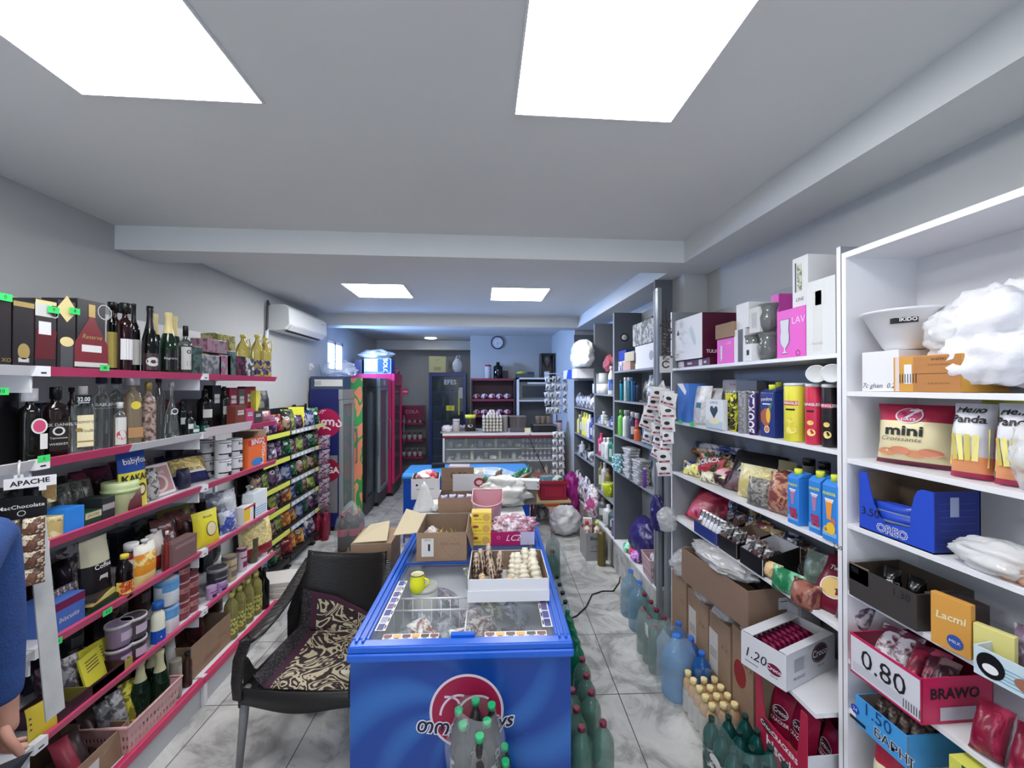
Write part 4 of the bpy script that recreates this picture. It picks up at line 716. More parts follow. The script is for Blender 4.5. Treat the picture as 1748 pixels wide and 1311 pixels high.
for i in range(5): bag('clear_snack_bag', 'clear shiny snack bag in the long strip beside the blue cooler, %s from the top' % ORD[i], 'bag', .16, .17, .04, busy([(200, 190, 196), (120, 60, 90), (160, 150, 160), (60, 40, 60)], 20, rough=.15), (-1.955, 5.20, 1.12 - .18 * i), 50 + 8 * (i % 2), 'clear snack bags in a strip', 4, seed=460 + i)
# ================================================================ right side: white open shelving and its goods
XS = 1.38; XB = 1.68
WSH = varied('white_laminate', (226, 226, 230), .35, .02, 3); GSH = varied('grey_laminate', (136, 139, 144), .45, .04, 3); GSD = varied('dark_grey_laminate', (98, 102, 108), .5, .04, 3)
def unit(name, label, y0, y1, z1, shelves, m, mside=None, back=None, z0=0, th=.018, topb=False, xf=XS, grp='open shelving units along the right wall', sides=(1, 1)):
    t = thing(name, label, 'shelving', (xf, y0, 0), 0, grp); d = XB - xf; L = y1 - y0; ms = mside or m
    if sides[0]: b = MB().box(0, d, 0, th, z0, z1, [ms, ms, ms, ms, m, ms]); b.build('side_panel', t)
    if sides[1]: b = MB().box(0, d, L - th, L, z0, z1, [ms, ms, ms, ms, m, ms]); b.build('side_panel', t)
    MB().box(d - .006, d, th, L - th, z0, z1, back or ms).build('back_panel', t)
    for z in shelves: MB().box(.002, d - .008, th, L - th, z - th, z, WSH if m is WSH else GSH).build('shelf', t, bevel=.001)
    if topb: MB().box(0, d, th, L - th, z1 - .022, z1, m).build('top_board', t)
    return t
ZA = [1.881, 1.627, 1.382, 1.13, .872, .685]; ZBb = [2.03, 1.65, 1.285, .965]
unit('open_shelving', 'white open shelving nearest the viewer at right edge', .25, 1.452, 2.41, ZA + [.42, .1], WSH, topb=True)
unit('open_shelving', 'white open shelving in the middle, drink cans and juice on it', 1.456, 2.86, 2.44, ZBb, WSH, mside=GSH)
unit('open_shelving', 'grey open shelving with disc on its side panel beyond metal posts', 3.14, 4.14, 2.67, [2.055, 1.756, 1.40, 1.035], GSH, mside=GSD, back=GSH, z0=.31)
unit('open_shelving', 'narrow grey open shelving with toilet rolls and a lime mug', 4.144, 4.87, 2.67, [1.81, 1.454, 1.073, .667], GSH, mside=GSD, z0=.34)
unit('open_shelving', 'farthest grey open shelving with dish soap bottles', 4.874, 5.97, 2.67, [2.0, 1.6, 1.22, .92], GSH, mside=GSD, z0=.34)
p = at(1066, 576, Y=4.12); b = MB().lathe([(.03, 0), (.03, .006), (.0001, .007)], WHT, 16).lathe([(.03, 0), (.042, .001), (.042, .003), (.03, .003)], BLK, 16)
solo('hook_disc', b, 'small round white disc stuck to grey side panel', 'hook', (p[0], 4.12, p[2]), 0, None, 90)
# tiled plinth below the grey shelving
TILEV = floor_mat('plinth_tile', 2.0, .3, .13, 0)
b = MB().box(XS - .005, XR, 3.10, 5.97, 0, .305, TILEV); b.box(XS - .012, XR, 3.09, 5.975, .290, .308, WSH); struct('trim_6', b)
# metal posts between the units
for (x, y, z1, lb) in ((1.385, 3.075, 2.67, 'tall bright aluminium post between white and grey shelving'), (1.385, 2.93, 1.9, 'slotted grey metal post behind the hanging seed sachets')):
    b = MB().box(-.016, .016, -.02, .02, 0, z1, M(176, 180, 184, .3, .6)); [b.box(-.017, -.015, a - .003, a + .003, .02, z1 - .02, M(110, 112, 116, .4)) for a in (-.008, .008)]
    solo('metal_post', b, lb, 'post', (x, y, 0.0), 0, 'metal posts')
b = MB().box(0, .29, 0, .016, 0, 2.75, GSD); solo('divider_board', b, 'tall dark grey board rising to the beam beside the posts', 'board', (1.40, 3.122, 0))
# placing helpers for goods whose front faces the aisle (-x)
ZA_, ZB_ = ZA, ZBb
def RS(u0, u1, v, z, X):
    y, w = yc(u0, u1, X); return y, w, at((u0 + u1) / 2, v, X=X)[2] - z
def RBox(label, u0, u1, v, z, m, art=None, X=1.42, d=.14, name='carton', cat='box', grp=None, rz=0, h=None, near=None, bev=.0015):
    """u0..u1: columns of the aisle face. near(b, map, d, h) prints on the face towards the viewer"""
    y, w, hh = RS(u0, u1, v, z, X); h = h or hh; b = MB().cbox(w * .98, d, h, m)
    if art: art(b, front(-d / 2, 0, h / 2), w, h)
    if near: near(b, side(w * .49, 0, h / 2), d, h)
    return solo(name, b, label, cat, (X + d / 2, y, z + .001), -90 + rz, grp, bevel=bev)
def RBot(label, u0, u1, v, z, style, m, X=1.45, cat='bottle', name='bottle', h=None, **k):
    y, w, hh = RS(u0, u1, v, z, X); k.setdefault('rz', -70); return bottle(name, label, cat, (X, y, z + .001), h or hh, w / 2 * obl((u0 + u1) / 2), style, m, **k)
def RCan(label, u0, u1, v, z, m, X=1.45, cat='can', name='drink_can', h=None, dz=0, **k):
    y, w, hh = RS(u0, u1, v, z, X); k.setdefault('rz', -70); return can(name, label, cat, (X, y, z + .001 + dz), h or hh, w / 2 * obl((u0 + u1) / 2), m, **k)
def RBag(label, u0, u1, v, z, m, X=1.42, t=.08, cat='bag', name='snack_bag', h=None, dz=0, rz=0, rx=-8, grp=None, **k):
    y, w, hh = RS(u0, u1, v, z, X); return bag(name, label, cat, w * .86, h or hh, t, m, (X + t * .5 + w * .08, y, z + .001 + dz), -74 + rz, grp, rx, **k)
# ---------------- unit B, top shelf: glassware boxes
z = ZBb[0]
MAG = M(222, 84, 190, .4); MARO = M(78, 20, 46, .4)
def glassart(b, p, w, h):
    b.dec(poly([(.02, .06), (.05, .08), (.09, .02), (.11, -.04), (.09, -.06), (.05, 0)]), p, M(186, 200, 200)); b.dec(poly([(-w * .4, h * .12), (-w * .3, h * .12), (-w * .35, h * .26)]), p, INK); [b.dec(rect(.05, .003, -w * .38, -h * .34 - k * .012), p, INK) for k in range(3)]
t = RBox('wide white and maroon glassware carton on top shelf', 1151, 1199, 541, z + .052, [MARO, WHT, WHT, MARO, MARO, MARO], glassart, X=1.40, d=.26, near=lambda b, p, d, h: b.dec(txt('TULIP', .03, -d * .25, -h * .36, bold=.02), p, WHT))
def flat(b, p, w, h): b.dec(rect(w * .3, h * .8, -w * .3, 0), p, M(200, 196, 200)); b.dec(rect(w * .2, h * .3, w * .1, 0), p, M(200, 170, 190))
RBox('flat plum and white box under the glassware carton', 1155, 1192, 604, z, MARO, flat, d=.13, h=.05)
RBox('second flat plum box under the glassware carton', 1192, 1212, 604, z, MARO, flat, d=.13, h=.05)
def lav(b, p, w, h, txs='LAV'):
    g = [(-.016, -.09), (-.016, .05), (.016, .05), (.016, -.09), (.006, -.1), (.006, -.112), (.016, -.118), (-.016, -.118), (-.006, -.112), (-.006, -.1)]
    sc = h / .27; b.dec(poly([(-w * .22 + x * sc, y * sc + h * .05) for x, y in g]), p, M(206, 206, 214)); b.dec(txt(txs, h * .17, w * .22, h * .3), p, M(236, 190, 230))
RBox('small magenta glass box with a slim glass pictured', 1224, 1253, 578, z, MAG, lav, X=1.42, d=.10)
t = RBox('small brown box stacked on the small magenta glass box', 1221, 1252, 578, z, CARD, X=1.41, d=.13, h=.085); t.location.z = z + hz(1238, 578, 1.42, z) + .003
RBox('white box with black stripe between the magenta boxes', 1253, 1272, 562, z, WHT, lambda b, p, w, h: b.dec(rect(w * .45, h * .96, w * .1, 0), p, M(70, 70, 74)), X=1.42, d=.12)
t = RBox('white glassware carton with creased tape on the stack', 1257, 1279, 508, z + .22, WHT, X=1.43, d=.22); t.location.z = z + hz(1262, 562, 1.42, z) + .003
t = RBox('small white framed box standing on glass pieces', 1279, 1297, 528, z, OFF, lambda b, p, w, h: b.dec(rect(w * .5, h * .6), p, M(170, 172, 172)), X=1.40, d=.06, h=.13); t.location.z = z + .145
def vase(lb, u, zz, r, h, X=1.44):
    return bottle('glass_vase', lb, 'glass', (X, at(u, X=X)[1], zz), h, r, 'cogn', GLASSC, grp='wrapped glass vases')
for u, zz, lb in ((1312, z + .001, 'clear glass vase at the bottom beside big magenta box'), (1312, z + .145, 'clear glass vase stacked on another beside big magenta box'), (1288, z + .001, 'clear glass vase below the small white framed box')):
    b = MB().lathe([(0, 0), (.03, 0), (.045, .03), (.05, .07), (.036, .1), (.048, .14), (.045, .14), (.033, .1), (.046, .07), (.04, .03), (0, .01)], M(190, 196, 196, .05, tr=.8), 20)
    solo('glass_vase', b, lb, 'vase', (1.45, at(u, X=1.45)[1], zz), 0, 'glass vases on the top shelf')
RBox('low white mug box with dark cup picture', 1268, 1283, 585, z, WHT, lambda b, p, w, h: b.dec(rect(w * .3, h * .3, w * .1, 0), p, INK), X=1.385, d=.05, h=.09)
def lav2(b, p, w, h):
    g = [(-.05, .11), (-.042, .03), (-.05, -.02), (-.045, -.07), (-.02, -.1), (-.008, -.108), (-.008, -.135), (-.035, -.15), (.035, -.15), (.008, -.135), (.008, -.108), (.02, -.1), (.045, -.07), (.05, -.02), (.042, .03), (.05, .11)]
    sc = h / .36; b.dec(poly([(-w * .2 + x * sc, y * sc) for x, y in g]), p, M(40, 30, 50)); b.dec(poly([(-w * .2 + x * sc * .9, y * sc * .97) for x, y in g]), p, M(206, 206, 214), 2); b.dec(txt('LAV', h * .2, w * .26, h * .24), p, M(240, 196, 235)); b.dec(ring(.01, .013, w * .25, -h * .42), p, INK)
RBox('large magenta carton with a cocktail glass pictured', 1326, 1376, 527, z, MAG, lav2, X=1.40, d=.16)
RBox('magenta carton standing behind the large magenta one', 1316, 1330, 503, z, MAG, X=1.58, d=.08)
def veg(b, p, w, h): b.dec(rect(w * .3, h * .55, -w * .02, h * .08), p, busy([(150, 160, 120), (200, 205, 180), (110, 120, 90)], 40)); b.dec(rect(w * .1, h * .6, -w * .27, h * .1), p, M(90, 90, 94)); b.dec(txt('LINE', h * .1, 0, -h * .36), p, INK)
y_, w_, h_ = RS(1353, 1380, 455, z, 1.41)
t = RBox('white glass carton stacked high on the large magenta box', 1353, 1380, 455, z, WHT, veg, X=1.41, d=.24, h=.22); t.location.z = z + hz(1350, 527, 1.40, z) + .003
def tape(b, p, w, h): b.dec(rect(w * .3, h * .8, -w * .1, -h * .05), p, M(210, 212, 208)); b.dec(rect(w * .32, h * .28, 0, h * .3), p, M(214, 216, 212)); b.dec(txt('FRAGILE', w * .1, -w * .1, -h * .35), p, M(180, 160, 150), 1)
RBox('tall white carton with tape on its front beside the post', 1376, 1427, 476, z, M(216, 218, 218, .5), tape, X=1.39, d=.20, near=lambda b, p, d, h: (b.dec(rect(.02, .02, -d * .3, h * .47), p, INK), b.dec(rect(.02, .02, -d * .4, -h * .46), p, INK)))
# ---------------- unit B, second shelf
z = ZBb[1]
RBox('tall blue box at the far end of the drinks shelf', 1156, 1176, 655, z, M(70, 120, 200, .4), lambda b, p, w, h: b.dec(poly([(-w * .5, h * .5), (w * .2, h * .2), (w * .3, h * .3), (0, h * .5)]), p, WHT), X=1.40, d=.12)
for i, (u0, u1, v, m, lb, X) in enumerate([(1173, 1198, 659, busy([(220, 218, 220), (200, 198, 200), (226, 226, 228)], 14), 'pale white packet with teal label', 1.40), (1190, 1216, 663, busy([(214, 208, 210), (226, 226, 228)], 12), 'pale packet with a round red lettered emblem', 1.46), (1215, 1256, 648, busy([(224, 222, 224), (206, 204, 208)], 10), 'large white packet at back with small red logo', 1.54)]):
    art = [lambda b, mp: b.dec(rect(.05, .035, 0, .12), mp, M(50, 110, 116)), lambda b, mp: (b.dec(ring(.026, .03, 0, .2), mp, M(180, 60, 70)), b.dec(txt('LOVE', .022, 0, .2, rot=.3), mp, M(180, 60, 70))), lambda b, mp: b.dec(txt('Marble', .02, 0, .26), mp, M(190, 60, 70))][i]
    RBag(lb, u0, u1, v, z, m, X=X, t=.05, name='sweets_packet', cr=.08, seed=i, art=art, rz=-8)
HE = [(0, -.04), (-.045, .01), (-.04, .035), (-.02, .042), (0, .025), (.02, .042), (.04, .035), (.045, .01)]
RBox('white card packet with a dark heart picture', 1204, 1234, 682, z, M(216, 220, 226, .5), lambda b, p, w, h: (b.dec(poly([(x * .9, y * .9 + .01) for x, y in HE]), p, M(36, 60, 70)), b.dec(rect(w * .95, h * .25, 0, -h * .36), p, M(180, 200, 214)), b.dec(ell(w * .3, h * .1, 0, -h * .25), p, CREAM, 1), b.dec(txt('Love is', w * .15, 0, h * .4), p, INK)), X=1.37, d=.03, name='sweets_packet')
RBox('grey box at the back of the drinks shelf', 1256, 1292, 650, z, M(120, 122, 126), X=1.58, d=.06)
def boom(cs):
    def f(b, p, H, r): b.dec(txt('BOOMZA', H * .22, .0, H * .5, rot=PI / 2, bold=.03), p, cs, 2)
    return f
for i, (u0, u1, m, c, lb) in enumerate([(1246, 1262, busy([(224, 220, 60), (40, 40, 30), (224, 220, 60)], 26), INK, 'yellow and black energy drink can'), (1260, 1280, busy([(190, 190, 192), (150, 150, 154)], 18), M(120, 120, 124), 'silver energy drink can'), (1278, 1295, busy([(90, 60, 150), (60, 40, 100)], 18), WHT, 'purple energy drink can with white lettering')]):
    RCan(lb, u0, u1, 669, z, [m], X=1.40, cat='can', art=boom(c), lid=(M(170, 172, 176, .3, .6), .008), prof=None, grp='tall energy drink cans')
    RCan(lb + ', in the row behind', u0 - 8, u1 - 8, 668, z, [m], X=1.50, lid=(M(170, 172, 176, .3, .6), .008), grp='tall energy drink cans')
CAPY = M(214, 224, 70, .35)
def fruit(b, p, w, h, kind):
    if kind == 'mix': b.dec(poly([(-w * .45, -h * .02), (-w * .1, h * .1), (w * .3, h * .02), (w * .25, -h * .2), (0, -h * .34), (-w * .4, -h * .2)]), p, M(170, 90, 50), 1); b.dec(ell(w * .16, h * .16, w * .12, -h * .06), p, M(226, 180, 60), 2); b.dec(ell(w * .2, h * .08, w * .02, -h * .36), p, M(226, 200, 150), 2); b.dec(ell(w * .14, h * .055, w * .02, -h * .36), p, M(190, 130, 110), 3); b.dec(poly([(w * .1, h * .14), (w * .45, h * .22), (w * .3, h * .05)]), p, M(60, 120, 80), 2)
    if kind == 'grape':
        for k in range(12): b.dec(ell(w * .11, h * .034, w * (-.2 + .15 * (k % 4) + .05 * (k // 4)), -h * (.22 + .07 * (k // 4)), 12), p, M(170, 40 + 10 * (k % 3), 80), 1 + k % 3)
        b.dec(poly([(-w * .22, h * .14), (w * .2, h * .14), (w * .1, -h * .12), (-w * .12, -h * .12)]), p, M(170, 120, 160), 1); b.dec(rect(w * .44, h * .04, 0, h * .15), p, M(210, 190, 214), 2)
    if kind == 'orange':
        b.dec(poly([(-w * .25, h * .14), (w * .2, h * .14), (w * .1, -h * .16), (-w * .15, -h * .16)]), p, M(236, 150, 60), 1); b.dec(rect(w * .5, h * .04, 0, h * .15), p, M(240, 210, 180), 2); b.dec(ell(w * .3, h * .1, w * .1, -h * .3), p, M(236, 190, 50), 2); b.dec(ell(w * .16, h * .06, -w * .22, -h * .34), p, M(226, 200, 90), 3); b.dec(ell(w * .1, h * .035, -w * .22, -h * .34), p, M(170, 130, 60), 4); b.dec(ell(w * .16, h * .06, w * .25, -h * .18), p, M(190, 110, 90), 1)
def juice(label, u0, u1, v, z, m, brand, kind, X=1.40, d=.075, tc=None, capr=.016, grp=None, dy=0, w=None):
    y, ww, hh = RS(u0, u1, v, z, X); w = (w or ww) * .97; h = hh - .03
    t = thing('juice_carton', label, 'juice carton', (X + d / 2, y + dy, z + .001), -90, grp)
    b = MB().cbox(w, d, h * .9, m); b.prism([(-d / 2, h * .9), (d / 2, h * .9), (d / 2 - .005, h), (-d / 2 + .02, h * .97)], -w / 2, w / 2, m, ax='x')
    p = front(-d / 2, 0, h / 2); b.dec(txt(brand, w * (.36 if len(brand) < 6 else .25), 0, h * .27, bold=.012, rot=.04), p, tc or CAPY, 3); b.dec(rect(w * .6, h * .025, 0, h * .17), p, M(230, 230, 235), 1); fruit(b, p, w, h * .95, kind)
    if kind != 'mix': b.dec(rect(w * .96, h * .08, 0, -h * .38), p, M(120, 170, 220), 1)
    b.build('carton_body', t, bevel=.003)
    MB().lathe([(capr, h * .95), (capr, h * 1.06), (capr * .9, h * 1.065)], CAPY, 14, cx=0, cy=-d * .1).build('cap', t); return t
NAVY = M(34, 50, 120, .35); MES = M(50, 130, 214, .35)
juice('dark blue tropical juice carton with yellow cap, in front', 1297, 1321, 652, z, NAVY, 'pandora', 'mix', tc=WHT)
juice('dark blue juice carton with yellow cap, right behind', 1308, 1334, 648, z, NAVY, 'pandora', 'mix', X=1.50, tc=WHT)
def pring(c, name2):
    def art(b, p, H, r):
        b.dec(rect(r * 1.5, H * .075, 0, H * .66, n=4), p, M(190, 50, 90), 1); b.dec(txt('PRINGLES', H * .062, 0, H * .66, bold=.03), p, WHT, 2); b.dec(rect(r * .9, H * .03, 0, H * .55, n=4), p, INK, 1)
        b.dec(ell(r * .5, H * .06, r * .1, H * .2), p, M(236, 214, 130), 1); b.dec(ell(r * .4, H * .04, 0, H * .36), p, M(230, 200, 110), 1)
    return art
for i, (u0, u1, c, lb) in enumerate([(1338, 1377, (220, 214, 70), 'yellow crisps tube with white lettering'), (1374, 1405, (206, 50, 80), 'red crisps tube with white lettering'), (1402, 1431, (34, 32, 36), 'black crisps tube with white lettering'), (1429, 1460, (60, 26, 66), 'dark purple crisps tube beside the white post')]):
    RCan(lb, u0, u1, 655 + i, z, [M(*c, .35)], X=1.43, cat='crisps tube', name='crisps_tube', lid=(M(220, 220, 224, .3), .012), art=pring(c, ''), rz=-66, grp='crisps tubes')
for u, v, lb in ((1399, 637, 'crisps tube lying on others with white base outward, left'), (1430, 636, 'crisps tube lying on others with white base outward, right')):
    q = at(u, v, X=1.36); b = MB().lathe([(0, .004), (.03, .004), (.034, 0), (.037, 0), (.037, .24), (0, .24)], [M(206, 208, 210, .4), M(200, 200, 204), M(214, 214, 216), M(140, 150, 110, .4)], 24)
    solo('crisps_tube', b, lb, 'crisps tube', (1.385, q[1] + .045, z + .302), 44, 'lying crisps tubes', 0, 90)
# small green tags
for u, v, s, lb in ((1162, 718, '1', 'green price tag at the far end of drinks shelf'), (1182, 720, '2', 'green price tag, second from the far end of the drinks shelf')):
    q = at(u, v, X=1.375); green_tag((1.37, q[1], z + .004), -90, s, lb)
# ---------------- unit B, third shelf
z = ZBb[2]
def crk(b, mp): b.dec(txt('2CRACK', .045, 0, .1, bold=.03, rot=.3), mp, WHT, 2)
WAF = [(1156, 1200, 792, (30, 60, 160), (236, 226, 120), 'blue and yellow wafer pack', 0, 0), (1180, 1215, 782, (30, 90, 50), (190, 40, 60), 'green and red cracker bag lettered 2CRACK', .02, 1), (1205, 1240, 800, (160, 30, 80), (240, 190, 200), 'crimson biscuit bag with a white flower print', .0, 2), (1160, 1190, 770, (220, 210, 80), (150, 40, 60), 'yellow and red wafer pack', .12, 3), (1175, 1226, 760, (110, 30, 50), (226, 210, 190), 'maroon wafer pack on the pile', .14, 4), (1170, 1232, 752, (40, 80, 170), (200, 200, 210), 'blue wafer pack on top of the pile', .17, 5), (1186, 1220, 812, (70, 30, 44), (230, 224, 190), 'dark pink wafer pack low in the front', 0, 6), (1190, 1214, 826, (220, 214, 160), (190, 186, 120), 'pale yellow wafer pack at the shelf edge', 0, 7)]
for (u0, u1, v, c1, c2, lb, dz, k) in WAF:
    RBag(lb, u0, u1, v, z, busy([c1, c2, tuple(int(x * .7) for x in c1)], 16), X=1.40 + .03 * (k % 3) + (.1 if dz > .1 else 0), t=.05, dz=dz, h=(.045 if dz > .1 else (.07 if k > 5 else None)), name='wafer_pack', seed=100 + k, art=crk if k == 1 else None, rx=-16, grp='wafer and biscuit packs')
def alp(b, mp): b.dec(txt('ALPEN', .05, 0, .13, bold=.03), mp, WHT, 2); b.dec(txt('GOLD', .03, 0, .09), mp, M(200, 170, 110), 2)
RBag('large black chocolate sweets bag leaning at the back', 1240, 1312, 768, z, BLK, X=1.50, t=.08, rx=-30, bands=[(.45, busy([(60, 34, 32), (110, 80, 76), (40, 24, 26)], 14)), (1, M(18, 16, 18, .3))], seed=110, art=alp)
RBag('cream crumpled cookie bag with red label', 1241, 1296, 797, z, busy([(226, 216, 150), (206, 192, 120), (236, 230, 190)], 12), X=1.40, t=.1, seed=111, rx=-12, art=lambda b, mp: (b.dec(ell(.04, .014, 0, .2), mp, M(190, 60, 60), 1), b.dec(txt('Cake', .022, 0, .2), mp, WHT, 2)))
RBag('clear bag of grey seeds beside the cream cookie bag', 1262, 1296, 818, z, busy([(120, 116, 112), (150, 146, 140), (90, 88, 86)], 60), X=1.36, t=.07, seed=112)
RBag('clear bag of brown glazed biscuits', 1290, 1345, 812, z, busy([(150, 90, 80), (120, 60, 60), (190, 140, 110), (110, 54, 52)], 14), X=1.37, t=.11, seed=113)
RBag('reddish brown gingerbread bag leaning behind the biscuits', 1306, 1342, 806, z, busy([(140, 84, 80), (160, 110, 96), (110, 50, 56)], 12), X=1.46, t=.09, seed=114)
RBag('small olive chocolate bag behind the juice', 1312, 1340, 788, z, M(130, 124, 90), X=1.56, t=.06, seed=115)
G4 = 'blue juice cartons on the third shelf'
for i, (u0, u1, v, k, X, lb) in enumerate([(1343, 1362, 795, 'grape', 1.385, 'blue juice carton with grapes, standing apart on the left'), (1379, 1400, 799, 'grape', 1.39, 'blue juice carton with grapes, left of the close group'), (1402, 1428, 805, 'orange', 1.375, 'blue juice carton with orange juice and passion fruit'), (1425, 1441, 808, 'orange', 1.47, 'blue juice carton half hidden by the white post')]):
    juice(lb, u0, u1, v, z, MES, 'messa', k, X=X, d=.07, grp=G4)
for i, (u0, u1, v) in enumerate([(1369, 1392, 784), (1395, 1418, 790)]):
    RCan('glass jar with black lid behind the juice cartons, ' + ('left' if i == 0 else 'right'), u0, u1, v, z, [M(110, 112, 108, .1)], X=1.57, name='glass_jar', cat='jar', lid=(BLK, .03), grp='jars behind juice')
q = at(1428, 933, X=1.378); b = MB().dec(txt('2.50', .024), lambda x, y_, l=0: (0, -x, y_), INK); solo('price_note', b, 'handwritten 2.50 on the shelf edge beside the post', 'writing', (1.3785, q[1], z - .009))
# ---------------- unit B, fourth shelf
z = ZBb[3]
for i, (u0, u1, v, c, lb, rx) in enumerate([(1158, 1188, 848, (150, 30, 60), 'crimson foil crisps bag lying at far end, lower', -30), (1166, 1214, 836, (170, 34, 66), 'crimson foil crisps bag lying at far end, upper', -40)]):
    RBag(lb, u0, u1, v, z, busy([c, (190, 70, 90), (120, 20, 46)], 8), X=1.44, t=.1, rx=rx, seed=120 + i, dz=.02 * i)
y_, w_, h_ = RS(1184, 1222, 880, z, 1.37)
b = tray_mb(w_, .2, h_ * .55, [NAVY][0], CARDI, hf=h_ * .5); solo('display_box', b, 'navy blue display box of white wafers', 'box', (1.47, y_, z + .001), -90)
for i in range(6): RBag('white and blue cookie wafer in the navy box, %s from the far end' % ORD[i], 1184 + i * 6, 1196 + i * 6, 872 - 0 * i, z, busy([(40, 60, 150), (226, 228, 232), (30, 30, 50)], 22), X=1.40, t=.02, h=.12, dz=.01, seed=130 + i, grp='wafers in the navy box', rx=-25)
def sb(label, u0, u1, X, h, m, mi, n, cols, lb, seed):
    y, w, _ = RS(u0, u1, 900, z, X); bb = tray_mb(w, .2, h, m, mi, hf=h * .6); solo('display_box', bb, label, 'box', (X + .1, y, z + .001), -90)
    for i in range(n): RBag(lb % ORD[i], u0 + (u1 - u0) * i / n, u0 + (u1 - u0) * (i + 1) / n + 4, 900, z, busy(cols, 22), X=X + .02 + .03 * (i % 2), t=.02, h=h * .9, dz=.008, seed=seed + i, grp=label, rx=-20)
sb('black and white display box of dark wafers', 1226, 1256, 1.37, .13, BLK, CARDI, 4, [(20, 18, 20), (70, 50, 50), (20, 18, 20), (180, 180, 184)], 'dark wrapped wafer, %s in the box beside the navy one', 140)
sb('large black display box of chocolate biscuits', 1262, 1300, 1.37, .14, BLK, M(200, 200, 204), 5, [(24, 16, 18), (90, 50, 50), (40, 24, 26), (190, 190, 190)], 'dark biscuit pack, %s in the large black box', 150)
for i in range(4): RBag('black glossy biscuit pack lying on the fourth shelf, %s from far end' % ORD[i], 1290 + i * 16, 1326 + i * 16, 912 + i * 4, z, busy([(26, 20, 22), (70, 64, 66), (16, 14, 16), (120, 116, 118)], 18), X=1.52, t=.06, h=.12, seed=160 + i, grp='black biscuit packs', rx=-50)
RBag('green plastic wrapped bag hanging over shelf edge', 1300, 1348, 958, z, busy([(40, 150, 90), (26, 110, 70), (120, 190, 150)], 12), X=1.34, t=.08, h=.11, seed=165, dz=-.02)
RBag('yellow and orange snack pack above the green bag', 1292, 1320, 950, z, busy([(210, 170, 110), (230, 200, 150), (150, 90, 50)], 20), X=1.37, t=.05, h=.08, seed=166)
RBag('clear bag with brown cookies hanging over the shelf edge', 1330, 1372, 972, z, busy([(120, 60, 54), (150, 96, 80), (90, 40, 40)], 14), X=1.33, t=.1, h=.12, dz=-.03, seed=167)
RBag('grey green translucent bag on the fourth shelf', 1350, 1394, 925, z, busy([(150, 160, 156), (110, 130, 120), (180, 186, 184)], 8), X=1.48, t=.12, h=.16, seed=168)
def pasta(b, mp): b.dec(ring(.05, .056, 0, .09, ry=.8), mp, WHT, 1); b.dec(ell(.05, .04, 0, .09), mp, M(214, 180, 110), 1); b.dec(txt('Twisted', .03, 0, .17, bold=.02), mp, WHT, 2)
RBag('dark crimson crisps bag picturing a bowl of rings', 1362, 1440, 962, z, M(110, 20, 44, .35), X=1.37, t=.09, seed=169, art=pasta, rx=-40, h=.24)
RBag('shiny maroon bag standing at the post', 1392, 1446, 930, z, M(100, 16, 44, .3), X=1.50, t=.12, seed=170, h=.2)
RBag('clear wrapped purple snack stack at the post', 1400, 1450, 1000, z, busy([(150, 146, 150), (70, 30, 70), (110, 100, 110), (190, 186, 190)], 18), X=1.36, t=.1, seed=171, h=.1, rx=-40)
RF = [((90, 30, 50), (200, 180, 120), (40, 24, 30)), ((40, 60, 130), (190, 190, 200), (24, 30, 60)), ((60, 90, 50), (210, 200, 110), (120, 30, 50)), ((40, 30, 34), (120, 90, 80), (20, 16, 20)), ((150, 120, 80), (90, 50, 44), (200, 180, 140))]
for si, (z, a, e, n) in enumerate(((ZBb[2], 2.30, 2.78, 9), (ZBb[2], 1.55, 2.28, 8), (ZBb[3], 1.56, 2.76, 12))):
    for i in range(n):
        c = RF[(i * 2 + si) % 5]; bag('sweets_pack', '%s sweets pack at back of %s shelf, %s from far end' % (('wine red', 'navy', 'green', 'black brown', 'tan')[(i * 2 + si) % 5], ('third', 'near third', 'fourth')[si], ORD[i]), 'bag', .11, rnd.uniform(.12, .2), .05, busy(list(c), 16, rough=.22), (1.60 - .05 * (si == 0), e - (e - a) * (i + .5) / n, z), -82 + rnd.uniform(-10, 10), 'sweets packs at the back of shelves', rnd.uniform(-16, -6), seed=540 + i + 9 * si)
# ---------------- unit A (nearest)
RA = lambda v_: v_
z = ZA[0]
RBox('white carton with handwriting on the near top shelf', 1471, 1535, 600, z, M(222, 222, 226, .5), lambda b, p, w, h: b.dec(txt('7c ghen  0.20', h * .17, 0, -h * .36, shear=.3), p, INK), X=1.40, d=.2)
MUS = M(206, 150, 60, .5)
RBox('mustard and brown carton with barcode', 1524, 1642, 607, z, MUS, lambda b, p, w, h: (b.dec(rect(w * .66, h * .96, w * .16, 0), p, M(176, 120, 66)), b.dec(rect(w * .07, h * .98, -w * .42, 0), p, M(214, 196, 190), 1), b.dec(rect(w * .12, h * .55, -w * .25, 0), p, WHT, 1), b.dec(txt('|||||||', h * .28, -w * .25, -h * .1), p, INK, 2), b.dec(rect(w * .65, .002, w * .17, 0), p, M(110, 70, 40), 1), b.dec(txt('WAFERS', h * .1, w * .2, h * .38), p, INK, 1), b.dec(txt('keep dry and cool', h * .07, w * .2, h * .24), p, M(110, 70, 40), 1), b.dec(txt('keep dry and cool', h * .07, w * .2, -h * .26), p, M(110, 70, 40), 1)), X=1.39, d=.16)
q = at(1520, 600, X=1.48)
b = MB().lathe([(0, 0), (.05, 0), (.06, .01), (.115, .125), (.125, .13), (.12, .135), (.105, .12), (.05, .012), (0, .01)], M(225, 225, 228, .3), 28)
